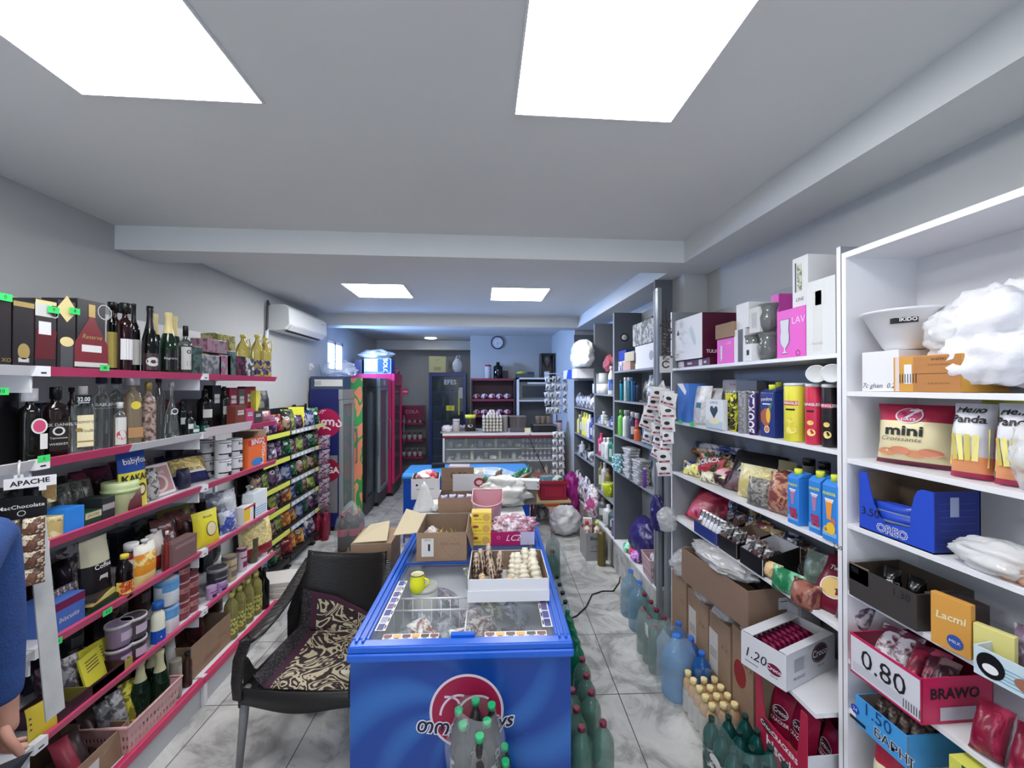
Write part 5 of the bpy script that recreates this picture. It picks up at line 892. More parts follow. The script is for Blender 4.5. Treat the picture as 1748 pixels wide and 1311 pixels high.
b.dec(rect(.07, .022, 0, .095, n=6), lambda x, zz, l=0: ((.104 + l * .0004) * math.sin(x / .104), -(.104 + l * .0004) * math.cos(x / .104), zz), BLK); b.dec(txt('IKIDO', .016, .01, .095, bold=.02), lambda x, zz, l=0: ((.106 + l * .0004) * math.sin(x / .105), -(.106 + l * .0004) * math.cos(x / .105), zz), WHT, 2)
solo('plastic_bowl', b, 'white bowl with small black label in clear film', 'bowl', (q[0], q[1], z + hz(1502, 600, 1.40, z) + .004), -50)
for i, (u, v, r, lb, X) in enumerate([(1712, 590, (.12, .145, .17), 'large white plastic sack on the near top shelf', 1.52)]):
    q = at(u, 640, X=X); sack('plastic_sack', lb, 'sack', r, M(226, 226, 232, .3, bump=.7, bs=16), (X, q[1], z + .002), 0, seed=3, amp=.35)
q = at(1650, 600, X=1.45); sack('plastic_film', 'clumped clear film bulging from the white sack', 'plastic bag', (.045, .07, .07), FILMW, (1.44, q[1] + .03, z + .13), 0, seed=4)
z = ZA[1]
def c7(b, mp0):
    mp = lambda x, z, l=0: mp0(x, z * .72, l)
    b.dec(ell(.036, .036, 0, .235), mp, M(190, 70, 110), 1); b.dec(ring(.034, .038, 0, .235), mp, WHT, 2); b.dec(txt('7', .06, 0, .24, bold=.03, shear=.3), mp, WHT, 3); b.dec(txt('DAYS', .016, 0, .215, bold=.02), mp, WHT, 4)
    b.dec(txt('mini', .065, -.01, .16, bold=.03), mp, INK, 2); b.dec(txt('Croissants', .028, -.02, .12, shear=.3), mp, M(110, 90, 90), 2)
    for k in range(4): b.dec(ell(.03, .018, -.06 + .04 * k, .055 + .012 * (k % 2)), mp, M(216, 150 - 10 * (k % 2), 110), 1 + k % 2)
bag_c = RBag('cream and crimson bag of mini croissants', 1470, 1592, 692, z, CREAM, X=1.40, t=.1, rx=-6, seed=200, bands=[(.05, M(110, 30, 60)), (.74, M(222, 212, 170, .35)), (1, M(170, 36, 70, .35))], cr=.12, art=c7, rz=4)
def panda(b, mp):
    b.dec(txt('Hello', .03, 0, .2, bold=.02), mp, INK, 2); b.dec(txt('Panda', .032, 0, .17, bold=.02), mp, INK, 2); b.dec(rect(.095, .12, 0, .09), mp, M(206, 60, 50), 1); b.dec(rect(.085, .11, 0, .09), mp, M(226, 214, 110), 2)
    for k in range(4): b.dec(stroke([(-.02 + .014 * k, .05), (-.03 + .018 * k, .125)], .012), mp, M(236, 226, 140) if k % 2 else M(206, 190, 90), 3)
PB = [(.1, M(170, 40, 80)), (.3, M(236, 160, 110)), (1, M(214, 214, 220))]
for i, (u0, u1, lb) in enumerate([(1592, 1664, 'white and pink puffs bag with yellow window, left of two'), (1664, 1745, 'white and pink puffs bag with yellow window, right of two')]):
    RBag(lb, u0, u1, 690, z, CREAM, X=1.38, t=.1, rx=-8, seed=210 + i, bands=PB, cr=.2, art=panda, grp='puffs bags with yellow windows')
RBag('olive yellow bag crumpled on top of the puffs bags', 1640, 1715, 690, z, M(190, 186, 70), X=1.48, t=.1, dz=.16, h=.08, seed=213, rx=-30)
q = at(1745, 740, X=1.42); sack('plastic_bag', 'clear crinkled bag at the right edge beside puffs bags', 'plastic bag', (.07, .06, .11), FILMW, (1.44, q[1] - .04, z + .002), 0, seed=8)
# blue biscuit display box
z = ZA[2]; BL = M(38, 74, 190, .35)
y_, w_, h_ = RS(1466, 1592, 806, z, 1.385); d = .16; t = thing('display_box', 'royal blue display box with torn curved front, 3.50 written', 'box', (1.385 + d / 2, y_, z + .001), -90)
w = w_; h = .205
b = MB()
crv = [(-w / 2, 0), (w / 2, 0), (w / 2, h * .93), (w * .36, h * .93)] + [(w * .36 - w * .14 * math.sin(a) , h * (.28 + .65 * math.cos(a))) for a in [math.radians(k) for k in (20, 40, 60, 75, 90)]] + [(-w * .12, h * .22), (-w * .2, h * .30), (-w * .28, h * .5), (-w * .34, h * .75), (-w * .38, h), (-w / 2, h)]
b.prism(crv, -d / 2, -d / 2 + .004, BL); b.dec(txt('3.50', .04, -w * .33, h * .32), front(-d / 2), INK, 1)
b.dec(txt('OREO', .038, -w * .02, h * .12, bold=.05), front(-d / 2), WHT, 1); b.dec(txt('OREO', .038, -w * .02, h * .12, bold=.0), front(-d / 2), M(40, 70, 170), 2)
b.build('front_panel', t)
b = MB(); PN = [BL] * 6
b.box(-w / 2, -w / 2 + .004, -d / 2 + .004, d / 2, 0, h, [CARDI, BL, BL, BL, BL, CARDI]); b.box(w / 2 - .004, w / 2, -d / 2 + .004, d / 2, 0, h * .93, [CARDI, BL, BL, BL, CARDI, M(20, 40, 120, .4)]); b.box(-w / 2, w / 2, d / 2 - .004, d / 2, 0, h, CARDI); b.box(-w / 2, w / 2, -d / 2, d / 2, 0, .004, CARDI)
b.dec(rect(.03, .06, -.01, h * .7), side(w / 2), M(150, 160, 190), 1); [b.dec(rect(.12, .0015, 0, h * (.15 + .1 * k)), side(w / 2), M(60, 80, 150)) for k in range(7)]
b.build('box_body', t)
for i in range(6):
    q = at(1512 + 14 * (i % 3), X=1.43); bag('biscuit_pack', 'blue biscuit sleeve inside the royal blue box, %s in its heap' % ORD[i], 'packet', .14, .04, .03, BL, (1.43 + .03 * (i % 2), q[1], z + .008 + .03 * (i // 2)), -90 + 8 * (i % 3), 'blue biscuit sleeves', 0, seed=220 + i, bands=[(.4, M(160, 180, 220)), (1, BL)], nu=8, nv=8)
q = at(1700, 960, X=1.42)
b = blob_mb(.06, .10, .05, FILMW, 9); solo('plastic_bag', b, 'clear film bag over round brown biscuits at right edge', 'plastic bag', (1.43, q[1], z + .001))
for i, (du, dz) in enumerate(((1705, .005), (1740, .005), (1722, .034))): q = at(du, X=1.42); solo('round_biscuit', MB().lathe([(0, 0), (.03, 0), (.034, .008), (.03, .016), (0, .016)], varied('baked', (176, 130, 104), .8, .2, 30), 24), 'round brown biscuit in the clear bag, ' + ('left', 'right', 'upper')[i], 'biscuit', (1.42, q[1] - .02, z + dz), 0, 'round biscuits in the clear bag', 25)
# shelf with black sweets box, chocolate bars
z = ZA[3]
BB = M(56, 52, 50, .6)
y_, w_, h_ = RS(1448, 1562, 945, z, 1.36)
b = tray_mb(w_, .2, .12, BB, M(70, 62, 56), hf=.115); b.box(-w_ / 2 + .0, -w_ * .18, -.1, -.096, .06, .12, M(110, 96, 82)); b.dec(rect(.03, .02, -w_ * .4, .10), front(-.1), BLK, 1); b.dec(txt('1.30', .035, w_ * .3, .09), front(-.1), INK, 1)
solo('display_box', b, 'black and brown display box of black foil sweets', 'box', (1.46, y_, z + .001), -90)
RBag('black foil sweets packet with white scrawled letters', 1488, 1516, 975, z, M(14, 14, 16, .2), X=1.40, t=.06, h=.12, dz=.006, seed=230, art=lambda b, mp: b.dec(txt('Toffix', .03, 0, .07, bold=.02, rot=.2), mp, OFF, 2))
RBag('black foil sweets packet flat at the back of box', 1530, 1562, 985, z, M(14, 14, 16, .2), X=1.44, t=.05, h=.11, dz=.006, seed=231)
RBox('orange chocolate bar packet with cream lettering', 1588, 1650, 1020, z, M(206, 150, 70, .4), lambda b, p, w, h: (b.dec(txt('Lacmi', w * .32, 0, h * .12, bold=.02, shear=.2, rot=.1), p, CREAM, 1), b.dec(ell(w * .2, h * .13, w * .12, -h * .3), p, M(50, 80, 160), 1), b.dec(txt('MILK', h * .08, w * .12, -h * .3), p, WHT, 2)), X=1.36, d=.02, name='chocolate_bar', cat='chocolate bar', rz=10)
RBox('tall brown carton standing behind the orange chocolate bar', 1575, 1636, 1010, z, M(76, 60, 58, .6), X=1.41, d=.10, h=.115)
RBox('yellow and white packet leaning beside the orange bar', 1660, 1722, 1025, z, M(214, 206, 130, .5), lambda b, p, w, h: b.dec(poly([(-w * .5, -h * .5), (w * .1, -h * .5), (-w * .3, 0)]), p, WHT, 1), X=1.38, d=.02, h=.11, name='chocolate_bar', cat='packet', rz=16)
y_, w_, h_ = RS(1655, 1790, 1060, z, 1.33)
b = tray_mb(w_, .2, .08, M(190, 206, 216, .5), M(206, 210, 214), hf=.075); q = front(-.1)
b.dec(ell(.028, .032, -w_ * .28, .038), q, BLK, 1); b.dec(ell(.016, .012, -w_ * .28, .030), q, WHT, 2); [b.dec(rect(w_ * .5, .003, -w_ * .1, .012 + .009 * k), q, M(110, 170, 190)) for k in range(5)]; b.dec(ell(.03, .018, w_ * .2, .03), q, M(150, 100, 80), 1)
solo('display_box', b, 'pale blue striped display box with a round black patch', 'box', (1.43, y_, z + .001), -84)
RBag('clear wrapped grey purple packs inside the pale blue box', 1700, 1748, 1035, z, busy([(150, 146, 156), (100, 80, 100), (190, 186, 196)], 14), X=1.40, t=.07, h=.12, seed=233, dz=.006)
# 0.80 box
z = ZA[4]; CR = M(190, 34, 84, .35)
y_, w_, h_ = RS(1449, 1570, 1075, z, 1.33)
b = tray_mb(w_, .24, .14, [CR][0], M(120, 20, 50)); q = front(-.12, 0, .07)
b.dec(rect(w_ * .97, .125, 0, 0), q, M(206, 206, 214)); b.dec(rect(w_ * .9, .03, 0, -.04), q, M(190, 190, 200), 1); b.dec(txt('0.80', .09, .0, .005), q, INK, 3); b.dec(txt('|||||||', .03, w_ * .38, -.04), q, INK, 2)
b.dec(txt('BRAWO', .045, -.01, .09, bold=.03), side(w_ / 2, .0, 0), INK, 1); b.dec(rect(.12, .04, .0, .03), side(w_ / 2), M(190, 186, 196), 1)
solo('display_box', b, 'crimson and white carton marked 0.80 by hand', 'box', (1.45, y_, z + .001), -90)
for i, (u0, u1, c, lb) in enumerate([(1462, 1498, [(200, 196, 206), (226, 224, 232), (110, 40, 70)], 'white dotted foil sweet bag, left in the 0.80 carton'), (1490, 1530, [(196, 192, 204), (226, 224, 232), (120, 50, 80)], 'white dotted foil sweet bag, middle in the 0.80 carton'), (1515, 1545, [(206, 70, 110), (150, 30, 60), (90, 30, 50)], 'pink foil sweet bag in the 0.80 carton'), (1540, 1575, [(150, 40, 76), (70, 30, 44), (190, 80, 110)], 'crimson foil sweet bag in the 0.80 carton'), (1555, 1590, [(90, 40, 56), (50, 26, 36), (140, 110, 110)], 'dark foil sweet bag at near end of 0.80 carton')]):
    RBag(lb, u0, u1, 1070 + i * 8, z, busy(c, 22), X=1.37 + .02 * (i % 2), t=.07, h=.17, dz=.006, seed=240 + i, rx=-35, grp='foil sweet bags in the 0.80 carton')
for i, (u0, u1, lb) in enumerate([(1620, 1680, 'glossy crimson bag sliding off the shelf, left of two'), (1680, 1760, 'glossy crimson bag near the right edge')]):
    RBag(lb, u0, u1, 1150, z, busy([(170, 26, 66), (120, 16, 46), (190, 60, 96)], 8), X=1.34, t=.09, h=.14, seed=250 + i, dz=-.0, rx=-30, grp='glossy crimson bags')
# blue box 1.50
z = ZA[5]; SKY = M(66, 150, 214, .4)
y_, w_, h_ = RS(1458, 1545, 1165, z, 1.345)
b = tray_mb(w_, .22, .105, SKY, M(120, 110, 100)); q = front(-.11, 0, .05)
b.dec(txt('1.50', .06, -.01, .03), q, M(20, 60, 120), 1); b.dec(txt('БАРНІ', .042, .045, -.02, bold=.05), q, WHT, 1); b.dec(txt('БАРНІ', .042, .045, -.02, bold=.01), q, INK, 2); b.dec(ell(.016, .016, -.09, .0), q, M(30, 70, 170), 1); b.dec(txt('24', .018, -.09, 0), q, WHT, 2); b.dec(rect(.06, .012, -.08, -.035), q, INK, 1)
solo('display_box', b, 'sky blue carton marked 1.50 by hand', 'box', (1.455, y_, z + .001), -90)
for i in range(4): RBag('brown chocolate sweets packet in the sky blue carton, %s from far end' % ORD[i], 1466 + 20 * i, 1496 + 20 * i, 1170, z, busy([(84, 60, 58), (50, 36, 40), (130, 110, 100)], 30), X=1.38, t=.06, h=.12, dz=.006, seed=260 + i, rx=-40, grp='brown sweets packets in the sky blue carton')
y_, w_, h_ = RS(1655, 1735, 1215, z, 1.33)
RBox('plain brown box beside striped green and yellow box', 1668, 1722, 1215, z, M(130, 116, 104, .7), X=1.32, d=.2, h=.15)
RBox('green yellow and crimson striped box', 1615, 1664, 1205, z, M(206, 206, 90), lambda b, p, w, h: (b.dec(rect(w * .25, h * .98, w * .1, 0), p, M(40, 70, 50)), b.dec(rect(w * .1, h * .98, w * .4, 0), p, M(180, 40, 80))), X=1.35, d=.16, h=.15)
for i in range(4): RBag('blue and white wafer packet at lower right edge, %s from the left' % ORD[i], 1690 + 18 * i, 1730 + 18 * i, 1225, z, busy([(30, 60, 160), (40, 110, 200), (220, 224, 230), (24, 30, 90)], 16), X=1.33, t=.03, h=.13, dz=.02, seed=270 + i, rx=-25, grp='blue wafer packets at lower right')
# lower right: blue box of biscuits on the .42 shelf
z = .42
y_, w_, h_ = RS(1540, 1640, 1260, z, 1.33); b = tray_mb(w_, .22, .2, M(30, 60, 200, .4), CARDI, hf=.19); solo('display_box', b, 'bright blue display box at the bottom right', 'box', (1.45, y_, z + .001), -90)
for i in range(5): RBag('blue biscuit sleeve in the bottom right box, %s from far end' % ORD[i], 1560 + 20 * i, 1590 + 20 * i, 1270, z, busy([(30, 60, 160), (226, 228, 234), (24, 40, 120)], 20), X=1.39, t=.04, h=.2, dz=.006, seed=280 + i, grp='sleeves in the bottom right box')
def ck(b, mp): [b.dec(ell(.012, .008, -.03 + .02 * k, .05 + .02 * (k % 2)), mp, M(150, 80, 60), 1) for k in range(4)]
RBag('cream and crimson cookie bag at the bottom by post', 1462, 1520, 1245, z, CREAM, X=1.34, t=.08, seed=290, bands=[(.6, M(220, 210, 176)), (1, M(160, 36, 60))], art=ck)
# ================================================================ blue ice-cream chest freezer in the aisle
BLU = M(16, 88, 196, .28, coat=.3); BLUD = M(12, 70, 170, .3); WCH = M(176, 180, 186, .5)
FC = (-.079, 1.6245); FR = -1.95; FL = 1.5; FW = .452; FT = .87
fz = thing('chest_freezer', 'blue chest freezer with sliding glass lids and round maroon logo', 'freezer', (*FC, 0), FR)
def swirl_mat():
    m = D.materials.new('blue_swirl_print'); m.use_nodes = True; n = m.node_tree.nodes; L = m.node_tree.links; p = n['Principled BSDF']
    tc = n.new('ShaderNodeTexCoord'); mp = n.new('ShaderNodeMapping'); mp.inputs['Location'].default_value = (-.02, 0, -.55)
    sp = n.new('ShaderNodeSeparateXYZ'); L.new(tc.outputs['Object'], mp.inputs[0]); L.new(mp.outputs[0], sp.inputs[0])
    def mth(op, a, b=None):
        k = n.new('ShaderNodeMath'); k.operation = op
        for i, q in enumerate((a, b)):
            if q is None: continue
            if isinstance(q, (int, float)): k.inputs[i].default_value = q
            else: L.new(q, k.inputs[i])
        return k.outputs[0]
    an = mth('ARCTAN2', sp.outputs['Z'], sp.outputs['X']); r2 = mth('SQRT', mth('ADD', mth('POWER', sp.outputs['X'], 2), mth('POWER', sp.outputs['Z'], 2)))
    w = mth('SINE', mth('ADD', mth('MULTIPLY', an, 5), mth('MULTIPLY', r2, -9)))
    w2 = mth('SINE', mth('ADD', mth('MULTIPLY', an, 3), mth('MULTIPLY', r2, -11)))
    f = mth('MULTIPLY', mth('POWER', mth('MAXIMUM', mth('MULTIPLY', w, w2), 0), .8), .42)
    mx = n.new('ShaderNodeMix'); mx.data_type = 'RGBA'; mx.inputs[6].default_value = (*lin((6, 60, 142)), 1); mx.inputs[7].default_value = (*lin((60, 132, 206)), 1)
    L.new(f, mx.inputs[0]); L.new(mx.outputs[2], p.inputs['Base Color']); p.inputs['Roughness'].default_value = .3; return m
b = MB(); SWM = swirl_mat()
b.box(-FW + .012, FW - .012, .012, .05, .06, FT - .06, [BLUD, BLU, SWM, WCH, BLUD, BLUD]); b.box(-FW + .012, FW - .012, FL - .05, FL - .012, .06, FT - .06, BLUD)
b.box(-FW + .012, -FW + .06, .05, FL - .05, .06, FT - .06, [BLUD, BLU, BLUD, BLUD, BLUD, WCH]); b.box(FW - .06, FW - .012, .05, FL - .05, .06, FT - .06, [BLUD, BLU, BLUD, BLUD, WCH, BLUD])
b.box(-FW + .06, FW - .06, .05, FL - .05, .06, .56, WCH); b.box(-FW + .04, FW - .04, .04, FL - .04, 0, .06, M(30, 32, 36, .6)); b.build('cabinet', fz)
# logo on the front
b = MB(); mp = lambda x, z, l=0: (x + .02, .0105 - l * .0005, z + .60)
b.dec(ell(.148, .148, 0, .0, 48), mp, M(214, 200, 210), 0); b.dec(ell(.138, .138, 0, 0, 48), mp, M(150, 22, 64), 1)
for P in (arc(-.03, -.02, .075, .085, 75, 175), arc(.045, -.03, .085, .09, 60, 165), arc(-.08, .03, .05, .03, 0, 100)): b.dec(stroke(P, .009), mp, M(214, 200, 214), 2)
mt = lambda x, z, l=0: (x + .01, .0090 - l * .0005, z + .555 - .02 * math.cos(x * 9))
b.dec(txt('თოვlandiys', .078, 0, 0, bold=.075, shear=.25, rot=.03), mt, WHT, 1); b.dec(txt('თოვlandiys', .078, 0, 0, bold=.02, shear=.25, rot=.03), mt, M(24, 18, 60), 2)
b.build('logo', fz)
b = MB()   # rails round the glass
for z0, z1, o in ((FT - .06, FT - .028, 0.), (FT - .028, FT, .004)):
    b.box(-FW + o, FW - o, o, .055, z0, z1, BLU); b.box(-FW + o, FW - o, FL - .055, FL - o, z0, z1, BLU)
    b.box(-FW + o, -FW + .07, .055, FL - .055, z0, z1, BLU); b.box(FW - .07, FW - o, .055, FL - .055, z0, z1, BLU)
b.build('rim', fz, bevel=.006)
for s in (-1, 1):
    for k in (0, 1): MB().box(s * (FW - .028 - .026 * k) - .005, s * (FW - .028 - .026 * k) + .005, .03, FL - .03, FT, FT + .009, BLU).build('sliding_rail', fz, bevel=.002)
GLS = M(225, 235, 240, .08, alpha=.06)
for k, (y0, y1, z) in enumerate(((.055, .80, FT - .012), (.72, FL - .055, FT + .002))):
    g = MB().box(-FW + .07, FW - .07, y0, y1, z, z + .005, GLS).build('glass_lid', fz)
    MB().box(-.05, .05, (y0 if k == 0 else y1) - (.0 if k == 0 else .02), (y0 if k == 0 else y1) + .02, z + .005, z + .024, BLU).build('lid_handle', g, bevel=.004)
    if k: MB().box(-FW + .072, FW - .072, y0, y0 + .015, z + .005, z + .012, BLUD).build('lid_edge', g)
def stick(n_, x0, y0, dx, dy, w, cols):
    b = MB(); z = FT - .0065; L = math.hypot(dx, dy); ux, uy = dx / L, dy / L
    mp = lambda a, c, l=0: (x0 + ux * a - uy * c, y0 + uy * a + ux * c, z + l * .0005)
    b.dec(rect(L, w, L / 2, 0), mp, WHT)
    N = n_
    for i in range(N): b.dec(rect(L / N * .86, w * .62, L / N * (i + .5), w * .06), mp, cols[i % len(cols)], 1); b.dec(rect(L / N * .5, w * .12, L / N * (i + .5), -w * .36), mp, INK, 1)
    return b.build('price_sticker', fz)
C1 = [M(70, 70, 120), M(150, 150, 170), M(40, 60, 130), M(110, 90, 130), M(90, 90, 160)]; C2 = [M(120, 70, 60), M(222, 170, 90), M(90, 60, 60), M(230, 160, 70), M(60, 60, 60)]
stick(8, -.355, .12, .0, .44, .045, C1); stick(6, .36, .5, .0, -.38, .045, C1); stick(6, -.33, .078, .23, 0, .035, C2); stick(6, .09, .078, .26, 0, .035, C2)
# inside the freezer
def fzw(x, y, z): a = math.radians(FR); return (FC[0] + x * math.cos(a) - y * math.sin(a), FC[1] + x * math.sin(a) + y * math.cos(a), z)
b = MB(); WIRE = M(226, 228, 232, .3)
for z in (.82, .76): b.tube([(-.38, .46, z), (.0, .46, z)], .005, WIRE)
for i in range(9): b.tube([(-.38 + .0475 * i, .46, .57), (-.38 + .0475 * i, .46, .82)], .002, WIRE, 5)
for i in range(12): b.tube([(-.38, .1 + .03 * i, .57), (0, .1 + .03 * i, .57)], .002, WIRE, 4)
b.tube([(0, .06, .82), (0, .46, .82)], .004, WIRE); o = solo('wire_basket', b, 'white wire divider basket inside the blue freezer', 'basket', (*FC, 0), FR)
ICE = [((220, 222, 226), (150, 150, 156), (90, 96, 104)), ((200, 206, 160), (220, 220, 210), (120, 130, 100)), ((60, 80, 120), (180, 190, 204), (110, 120, 140)), ((170, 60, 90), (214, 200, 206), (120, 110, 120)), ((206, 196, 190), (120, 60, 50), (230, 226, 220))]
k = 0
for (x, y, z) in [(-.30, .20, .76), (-.21, .19, .77), (-.12, .20, .76), (-.29, .31, .75), (-.18, .32, .76), (-.08, .31, .75), (.10, .20, .76), (.20, .19, .77), (.30, .20, .75), (.12, .33, .74), (.27, .27, .72), (-.10, .50, .70), (-.20, .56, .68), (.03, .42, .74), (.04, .56, .72), (-.06, .64, .68), (.2, .42, .68), (-.28, .36, .68), (-.15, .36, .69), (.0, .2, .76), (.3, .42, .7), (.2, .7, .66), (.33, .62, .66), (-.1, .86, .66), (-.3, .9, .66), (.1, .84, .66), (.02, 1.05, .66)]:
    c = ICE[k % 5]; q = fzw(x * .92, y + .03, max(.562, z - .12))
    bag('frozen_pack', 'frozen food pack inside the blue freezer, %s' % (['silver grey', 'pale green', 'blue', 'pink', 'brown and cream'][k % 5] + (' under the front glass' if y < .4 else ' deeper towards the back') + (', left side' if x < -.15 else ', right side' if x > .15 else ', middle')), 'frozen pack', .12, .15, .06, busy(list(c), 24), q, rnd.uniform(0, 180), 'frozen packs in the blue freezer', -60, seed=300 + k); k += 1
q = fzw(-.27, .72, .562); can('white_tub', 'white cylindrical tub inside the freezer under the mug', 'tub', q, .20, .075, M(206, 206, 200, .5), lid=(M(216, 216, 212, .5), .02))
# yellow enamel mug on glass
q = at(713, 1003, Z=FT + .01); t = thing('enamel_mug', 'yellow enamel mug with dark rim standing on the freezer glass', 'mug', (q[0], q[1], FT - .006), 0)
YL = M(222, 224, 40, .25); MB().lathe([(0, 0), (.028, 0), (.034, .008), (.039, .035), (.037, .06), (.034, .078), (.036, .088), (.033, .088), (.033, .075), (.034, .04), (.03, .01), (0, .008)], [YL] * 6 + [M(230, 226, 190, .3)] * 6, 26).build('mug_body', t)
MB().tube([(.035, -.01, .07), (.055, -.02, .066), (.06, -.022, .045), (.038, -.012, .025)], .005, YL, 8).build('handle', t); MB().lathe([(.0335, .087), (.0365, .0865), (.0365, .0895), (.0335, .09), (.0335, .087)], M(40, 44, 60, .3), 26).build('rim', t)
# ---- things standing on the freezer
q = at(870, 1025, Z=FT + .012); YC = q[1]
bx = thing('meringue_box', 'open white and brown carton full of meringues on the freezer', 'box', (q[0] + .0, YC + .165, FT + .010), FR)
b = MB(); w, d = .385, .33; WC = M(216, 216, 220, .5)
b.box(-w / 2, w / 2, -d / 2, d / 2, 0, .004, WC)
for x0, x1, y0, y1, h in ((-w / 2 - .002, w / 2 + .002, -d / 2 - .002, -d / 2 + .002, .052), (-w / 2 + .004, w / 2 - .004, -d / 2 + .003, -d / 2 + .007, .105)): b.box(x0, x1, y0, y1, 0, h, [WC, WC, WC, CARDI, WC, WC])
b.box(-w / 2, w / 2, d / 2 - .004, d / 2, 0, .11, [CARDI, WC, CARDI, WC, WC, WC]); b.box(-w / 2, -w / 2 + .004, -d / 2, d / 2, 0, .11, [WC, WC, WC, WC, WC, CARDI]); b.box(w / 2 - .004, w / 2, -d / 2, d / 2, 0, .11, [WC, WC, WC, WC, CARDI, WC]); b.build('box_body', bx)
def mering(m, n, L, r, tw=5, seed=0):
    b = MB(); V = []; nz = tw * 4
    prof = [(0, 0)] + [(r * (1 + .16 * math.sin(i * PI / 2)) * (1 - .35 * (i / nz) ** 3), .004 + L * i / nz) for i in range(nz + 1)] + [(0, L + .006)]
    return b.lathe(prof, m, 12)
WM = varied('white_meringue', (226, 220, 200), .6, .06, 30); BM = busy([(70, 40, 34), (190, 170, 150), (60, 34, 30)], 40, stretch=(1, 1, .2)); CM = varied('cream_meringue', (214, 190, 150), .7, .12, 40)
k = 0; ca, sa = math.cos(math.radians(FR)), math.sin(math.radians(FR))
for (x, y, m, L, tilt, rz, lb) in [(.155, -.05, WM, .13, -25, 20, 'large white ridged meringue stick leaning at the right'), (.13, .02, WM, .15, -20, -10, 'white ridged meringue stick behind the large one'), (.09, -.06, WM, .11, -30, 10, 'white ridged meringue stick right of the middle'), (.06, .03, WM, .13, -20, 5, 'white ridged meringue stick, middle of box'), (.03, .05, WM, .12, -20, -15, 'white ridged meringue stick left of the middle'), (.10, .09, WM, .13, -15, 0, 'white ridged meringue stick at the back'),
        (-.16, .06, BM, .12, -15, 0, 'chocolate striped meringue stick in the left corner'), (-.13, .09, BM, .13, -15, 20, 'chocolate striped meringue stick, second from the left'), (-.09, .10, BM, .15, -18, 10, 'tall chocolate striped meringue stick'), (-.05, .05, BM, .13, -25, -20, 'swirled brown and white meringue stick'), (-.07, -.02, BM, .12, -35, 12, 'swirled brown and white meringue in front'),
        (-.11, -.06, CM, .07, -40, 30, 'cream nut cookie at the left front'), (-.15, -.11, CM, .06, -40, 0, 'brown cream cookie at the left edge'), (-.04, -.11, WM, .05, -10, 0, 'small white meringue at the front'), (.0, -.08, CM, .07, -50, -20, 'cream wafer roll with nuts in the middle'), (.04, -.11, WM, .05, -20, 0, 'small white meringue right of the cream roll')]:
    X_, Y_ = q[0] + x * ca - y * sa, YC + .165 + x * sa + y * ca
    solo('meringue', mering(m, 0, L, .026 if m is WM and L > .1 else .021, 5), lb + ' in the carton', 'meringue', (X_, Y_, FT + .018), rz, 'meringues', tilt); k += 1
# cardboard box with yellow packs
q0 = at(755, 957, Z=FT + .01); W2, D2, H2 = .29, .36, .165
bx = thing('open_carton', 'brown cardboard carton with white label and opened flaps on the freezer', 'carton', (q0[0], q0[1] + D2 / 2, FT + .010), FR + 1)
b = tray_mb(W2, D2, H2, CARD, CARDI); b.dec(rect(.07, .105, -W2 * .28, .08), front(-D2 / 2), OFF); b.dec(rect(.012, .04, -W2 * .25, .08), front(-D2 / 2), INK, 1); b.dec(txt('NESTLE', .012, -W2 * .28, .122), front(-D2 / 2), INK, 1); b.dec(ring(.06, .062, .06, .08, n=4), front(-D2 / 2), M(120, 90, 74)); b.dec(txt('RISO  biscuits', .02, .05, .10), front(-D2 / 2), M(110, 84, 70)); b.build('box_body', bx)
FLP = M(196, 182, 150, .7)
b = MB().add([(-W2 / 2, -D2 / 2 + .01, H2), (-W2 / 2, D2 / 2 - .02, H2), (-W2 / 2 - .13, D2 / 2 + .0, H2 + .035), (-W2 / 2 - .14, -D2 / 2 + .03, H2 - .02)], [(0, 1, 2, 3)], FLP); b.build('left_flap', bx, solid=.004)
b = MB().add([(W2 / 2, -D2 / 2, H2), (W2 / 2, D2 / 2, H2), (W2 / 2 + .03, D2 / 2, H2 - .1), (W2 / 2 + .035, -D2 / 2 + .02, H2 - .12)], [(0, 1, 2, 3)], CARD); b.build('right_flap', bx, solid=.004)
YP = busy([(216, 180, 90), (190, 140, 60), (120, 90, 50), (226, 210, 150)], 18)
for i in range(5): bag('biscuit_packet', 'gold biscuit packet standing in the labelled carton, %s from the left' % ORD[i], 'packet', .09, .13, .025, YP, (q0[0] - .03 + .035 * i, q0[1] + .10 + .02 * (i % 2), FT + .018), 60 + 12 * i, 'gold biscuit packets', -14, seed=330 + i)
sack('knotted_bag', 'small white knotted bag of rolls in the labelled carton', 'plastic bag', (.045, .045, .085), busy([(220, 214, 208), (190, 170, 164), (226, 222, 220)], 12), (q0[0] - .075, q0[1] + .13, FT + .018), seed=11)
# left neighbour carton on a carton beside the freezer
q1 = at(672, 946, Z=.72)
for k, (z, h, lb) in enumerate(((0, .36, 'brown carton on the floor between chair and freezer, bottom one'), (.362, .355, 'brown carton on the floor between chair and freezer, middle one'), (.72, .15, 'open brown carton beside the freezer, topmost of the stack'))):
    card('cardboard_carton', lb, 'carton', .26, .30, h, CARD, (-.72, 2.86, z + .001), 0, 'cartons stacked between chair and freezer')
b = MB().add([(-.84, 2.72, .875), (-.62, 2.72, .885), (-.66, 2.98, .93), (-.80, 3.0, .90)], [(0, 1, 2, 3)], FLP);
solo('carton_flap', b, 'pale cardboard sheet lying over the topmost side carton', 'cardboard sheet', solid=.004)
